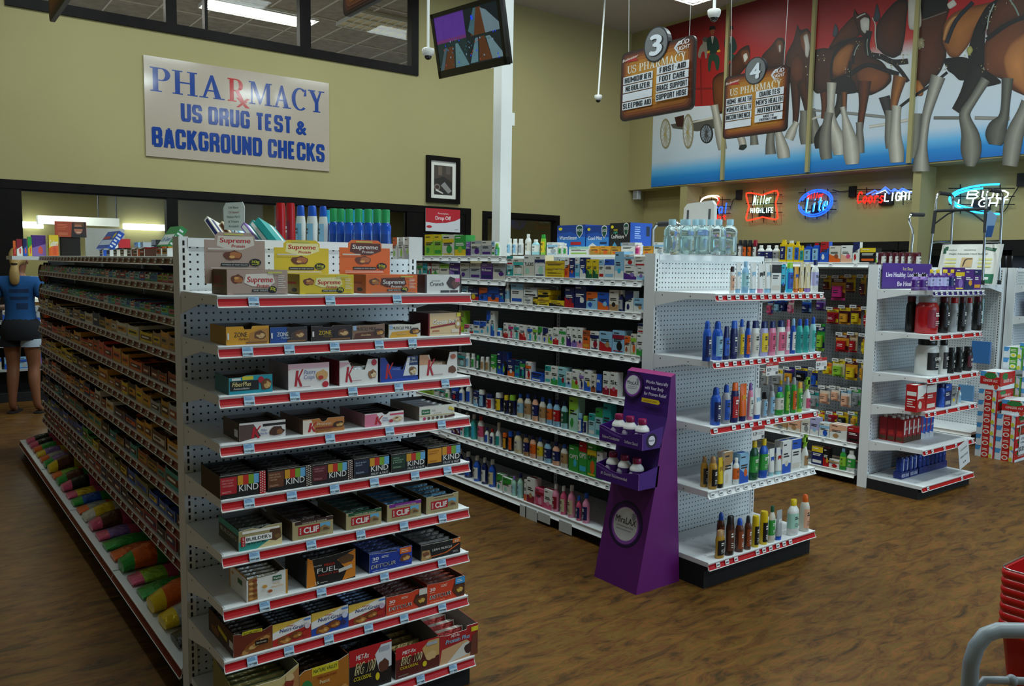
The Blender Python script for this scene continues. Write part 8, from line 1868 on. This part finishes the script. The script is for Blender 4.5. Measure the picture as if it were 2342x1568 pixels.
def person(loc,rz,label,shirt,shorts,skin,hair,cap=None,sc=1.):
    r=empty('person',loc,rz); r.scale=(sc,sc,sc); tag(r,label,'person')
    # local: faces +y (away from the camera), x to the right
    hand=lambda s,x,y,z: [[(x,y,z,.026,.016),(x+.01*s,y+.05,z+.005,.03,.016),(x+.012*s,y+.085,z+.008,.024,.013)]]+[[(x+.012*s,y+.085,z+.008,.024,.013),(x+(.012+f*.013)*s,y+.115,z+.012,.0085,.0085),(x+(.012+f*.016)*s,y+.115+l,z-.005,.007,.007)] for f,l in ((-1.5,.035),(-.5,.05),(.5,.05),(1.5,.038))]+[[(x+.01*s,y+.05,z+.005,.03,.016),(x-.03*s,y+.075,z+.02,.0095,.0095),(x-.035*s,y+.105,z+.018,.008,.008)]]
    ch=[[(0,.0,.92,.155,.11),(0,.0,1.02,.13,.095),(0,-.005,1.12,.125,.09),(0,-.01,1.25,.15,.1),(0,-.01,1.36,.15,.09),(0,.0,1.42,.07,.06),(0,.005,1.46,.05,.05)],
        [(0,.005,1.46,.05,.05),(0,.02,1.52,.065,.08),(0,.022,1.59,.075,.092),(0,.015,1.645,.055,.07)],
        [(0,-.01,1.36,.15,.09),(.165,-.01,1.355,.06,.06),(.215,-.02,1.25,.05,.05),(.235,-.02,1.12,.042,.042),(.235,.03,1.09,.04,.04),(.2,.2,1.12,.028,.026)],
        [(0,-.01,1.36,.15,.09),(-.165,-.01,1.355,.06,.06),(-.215,-.02,1.25,.05,.05),(-.235,-.02,1.12,.042,.042),(-.235,.03,1.09,.04,.04),(-.2,.2,1.1,.028,.026)],
        [(0,.0,.92,.155,.11),(.09,0,.85,.105,.105),(.1,.0,.68,.085,.085),(.105,.01,.5,.06,.062),(.11,-.02,.36,.06,.062),(.125,-.03,.2,.042,.045),(.135,-.03,.07,.034,.036),(.15,.05,.03,.036,.024),(.16,.13,.02,.034,.016)],
        [(0,.0,.92,.155,.11),(-.09,0,.85,.105,.105),(-.1,.02,.68,.085,.085),(-.1,.03,.5,.06,.062),(-.1,.0,.36,.06,.062),(-.105,-.01,.2,.042,.045),(-.11,-.01,.07,.034,.036),(-.12,.07,.03,.036,.024),(-.125,.15,.02,.034,.016)]]
    ch+= [[(.2,.2,1.12,.028,.026),hand(1,.2,.2,1.12)[0][1]]]+hand(1,.2,.2,1.12)+[[(-.2,.2,1.1,.028,.026),hand(-1,-.2,.2,1.1)[0][1]]]+hand(-1,-.2,.2,1.1)
    body=skinmesh('body',ch,r,skin,'skin')
    f=B(); 
    for s_ in (-1,1): f.ball((s_*.03,.107,1.585),.011,'e4e0d8','plastic',8,6); f.ball((s_*.03,.116,1.585),.005,'2a1c14','plastic',6,4); f.ball((s_*.079,.015,1.575),.022,skin,'skin',8,6,(.4,.8,1.2))
    f.ball((0,.117,1.555),.014,skin,'skin',8,6,(.8,1,1.3)); f.ball((0,.104,1.52),.018,'9a4a40','skin',8,6,(1.2,.5,.35)); f.build('face',r)
    skinmesh('t_shirt',[[(0,.0,.84,.2,.15),(0,.0,.9,.192,.142),(0,.0,1.0,.155,.12),(0,-.005,1.12,.148,.112),(0,-.01,1.25,.165,.115),(0,-.01,1.36,.16,.102),(0,-.003,1.425,.085,.072)],[(0,-.01,1.36,.16,.102),(.165,-.01,1.36,.077,.077),(.205,-.018,1.27,.072,.072),(.22,-.02,1.2,.068,.068)],[(0,-.01,1.36,.16,.102),(-.165,-.01,1.36,.077,.077),(-.205,-.018,1.27,.072,.072),(-.22,-.02,1.2,.068,.068)]],r,(lambda c:'123058' if (shirt=='14508c' and c.y<-.08 and abs(c.x)<.1 and 1.05<c.z<1.3 and math.sin(c.x*90)+math.sin(c.z*80)>.2) else shirt),'cloth')
    q=B(); q.lathe([(.15,.99),(.178,.95),(.19,.88),(.192,.8),(.18,.77)],shorts,'cloth',18,0,0,.76)
    for s_ in (-1,1):
        q.lathe([(.088,.84),(.104,.78),(.112,.70)],[shorts,'a8b8c8' if (shorts=='10141c' and s_>0) else shorts],'cloth',14,s_*.096,0.004,1.0,False)
    q.build('shorts',r)
    if cap: 
        q=B(); q.ball((0,.012,1.63),.094,cap,'cloth',14,8,(.95,1.12,.75)); q.prism([(-.07,.08),(-.05,.17),(.05,.17),(.07,.08)],1.61,1.622,cap,'cloth'); q.build('cap',r)
        q=B(); q.ball((0,-.01,1.56),.085,hair,'hair',12,8,(.95,1,1.05)); q.build('hair',r)
    else:
        skinmesh('hair',[[(0,.05,1.655,.06,.05),(0,.0,1.665,.085,.07),(0,-.05,1.62,.085,.065),(0,-.075,1.565,.07,.05),(0,-.1,1.54,.032,.03)],[(0,-.1,1.54,.032,.03),(0,-.125,1.48,.05,.035),(0,-.125,1.4,.055,.035),(.0,-.115,1.33,.035,.025)],[(0,-.05,1.62,.085,.065),(.066,.0,1.59,.028,.055)],[(0,-.05,1.62,.085,.065),(-.066,.0,1.59,.028,.055)]],r,hair,'hair')
        q=B(); q.lathe([(.034,1.53),(.036,1.545),(.034,1.56)],'2a1c14','cloth',12,0,-.098); q.build('hair_tie',r)
    for s_,y,x in ((1,.04,.145),(-1,.06,-.115)):
        q=B(); q.rbox(x-.045,x+.045,y-.12,y+.13,.0,.016,.04,'1c1814','matte'); q.tube([(x-.035,y+.02,.03),(x,y+.08,.058),(x+.035,y+.02,.03)],.007,'3a3630','matte',6); q.build('flip_flop',r)
    return r
person((1.06,9.86,.001),-.45,'person in a blue t-shirt with a blond ponytail and dark shorts at the candy end','14508c','10141c','8a5a40','a88a52')
person((.12,10.35,.001),.2,'person in a blue cap mostly beyond the left picture edge','1c3050','2a2c30','8a5a40','3a2a1c','14306c',1.02)
# ---------------------------------------------------------------- shelving under the dispensary windows and clip strips on the far endcap
r=empty('wall_shelving',(.2,10.62,0)); tag(r,'white wall shelving under the dispensary window beyond the person','shelving')
B().box(-1.2,2.6,.3,.36,0,1.75 if False else 1.0,'1c1c1e','matte').build('back_panel',r)
for z in (.35,.62,.88): B().box(-1.2,2.6,0,.3,z,z+.025,'b8bcbc','steel').build('shelf',r)
B().box(-1.2,2.6,.03,.3,0,.1,'black','matte').build('kick_plate',r)
for i in range(22):
    z=(.376,.646,.906)[i%3]; x=.3+(i//3)*.13; c1=rc.choice(['white','lightblue','offwhite','navy','violet','silver','teal']); b,_=small_box(.1,rc.choice((.1,.13,.17)),.08,c1,'blue','silver','',1200+i)
    o=b.build('carton',None,(x+.2,10.64,z)); tag(o,'%s carton on the wall shelving under the window, %s, %s shelf up'%(c1,nth(i//3),ORD[i%3]),'carton','cartons under the dispensary window')
for i in range(3):
    x=.845+(-.0 if i else 0); y=7.80+i*.13
    r=empty('clip_strip',(1.0,y,.0)); tag(r,'clip strip of snack bags on the candy gondola end, %s from the aisle'%ORD[i],'clip strip','clip strips')
    B().box(.05,.068,-.012,.012,.25,1.58,'charcoal','plastic').build('strip',r)
    for k in range(8):
        c=rc.choice(['olive','maroon','copper','charcoal','gold','brown','orange']); z=.3+k*.16
        q=B(); q.ball((.03,0,z+.07),.06,c,'foil',10,6,(.4,.8,1.25)); q.build('snack_bag',r)
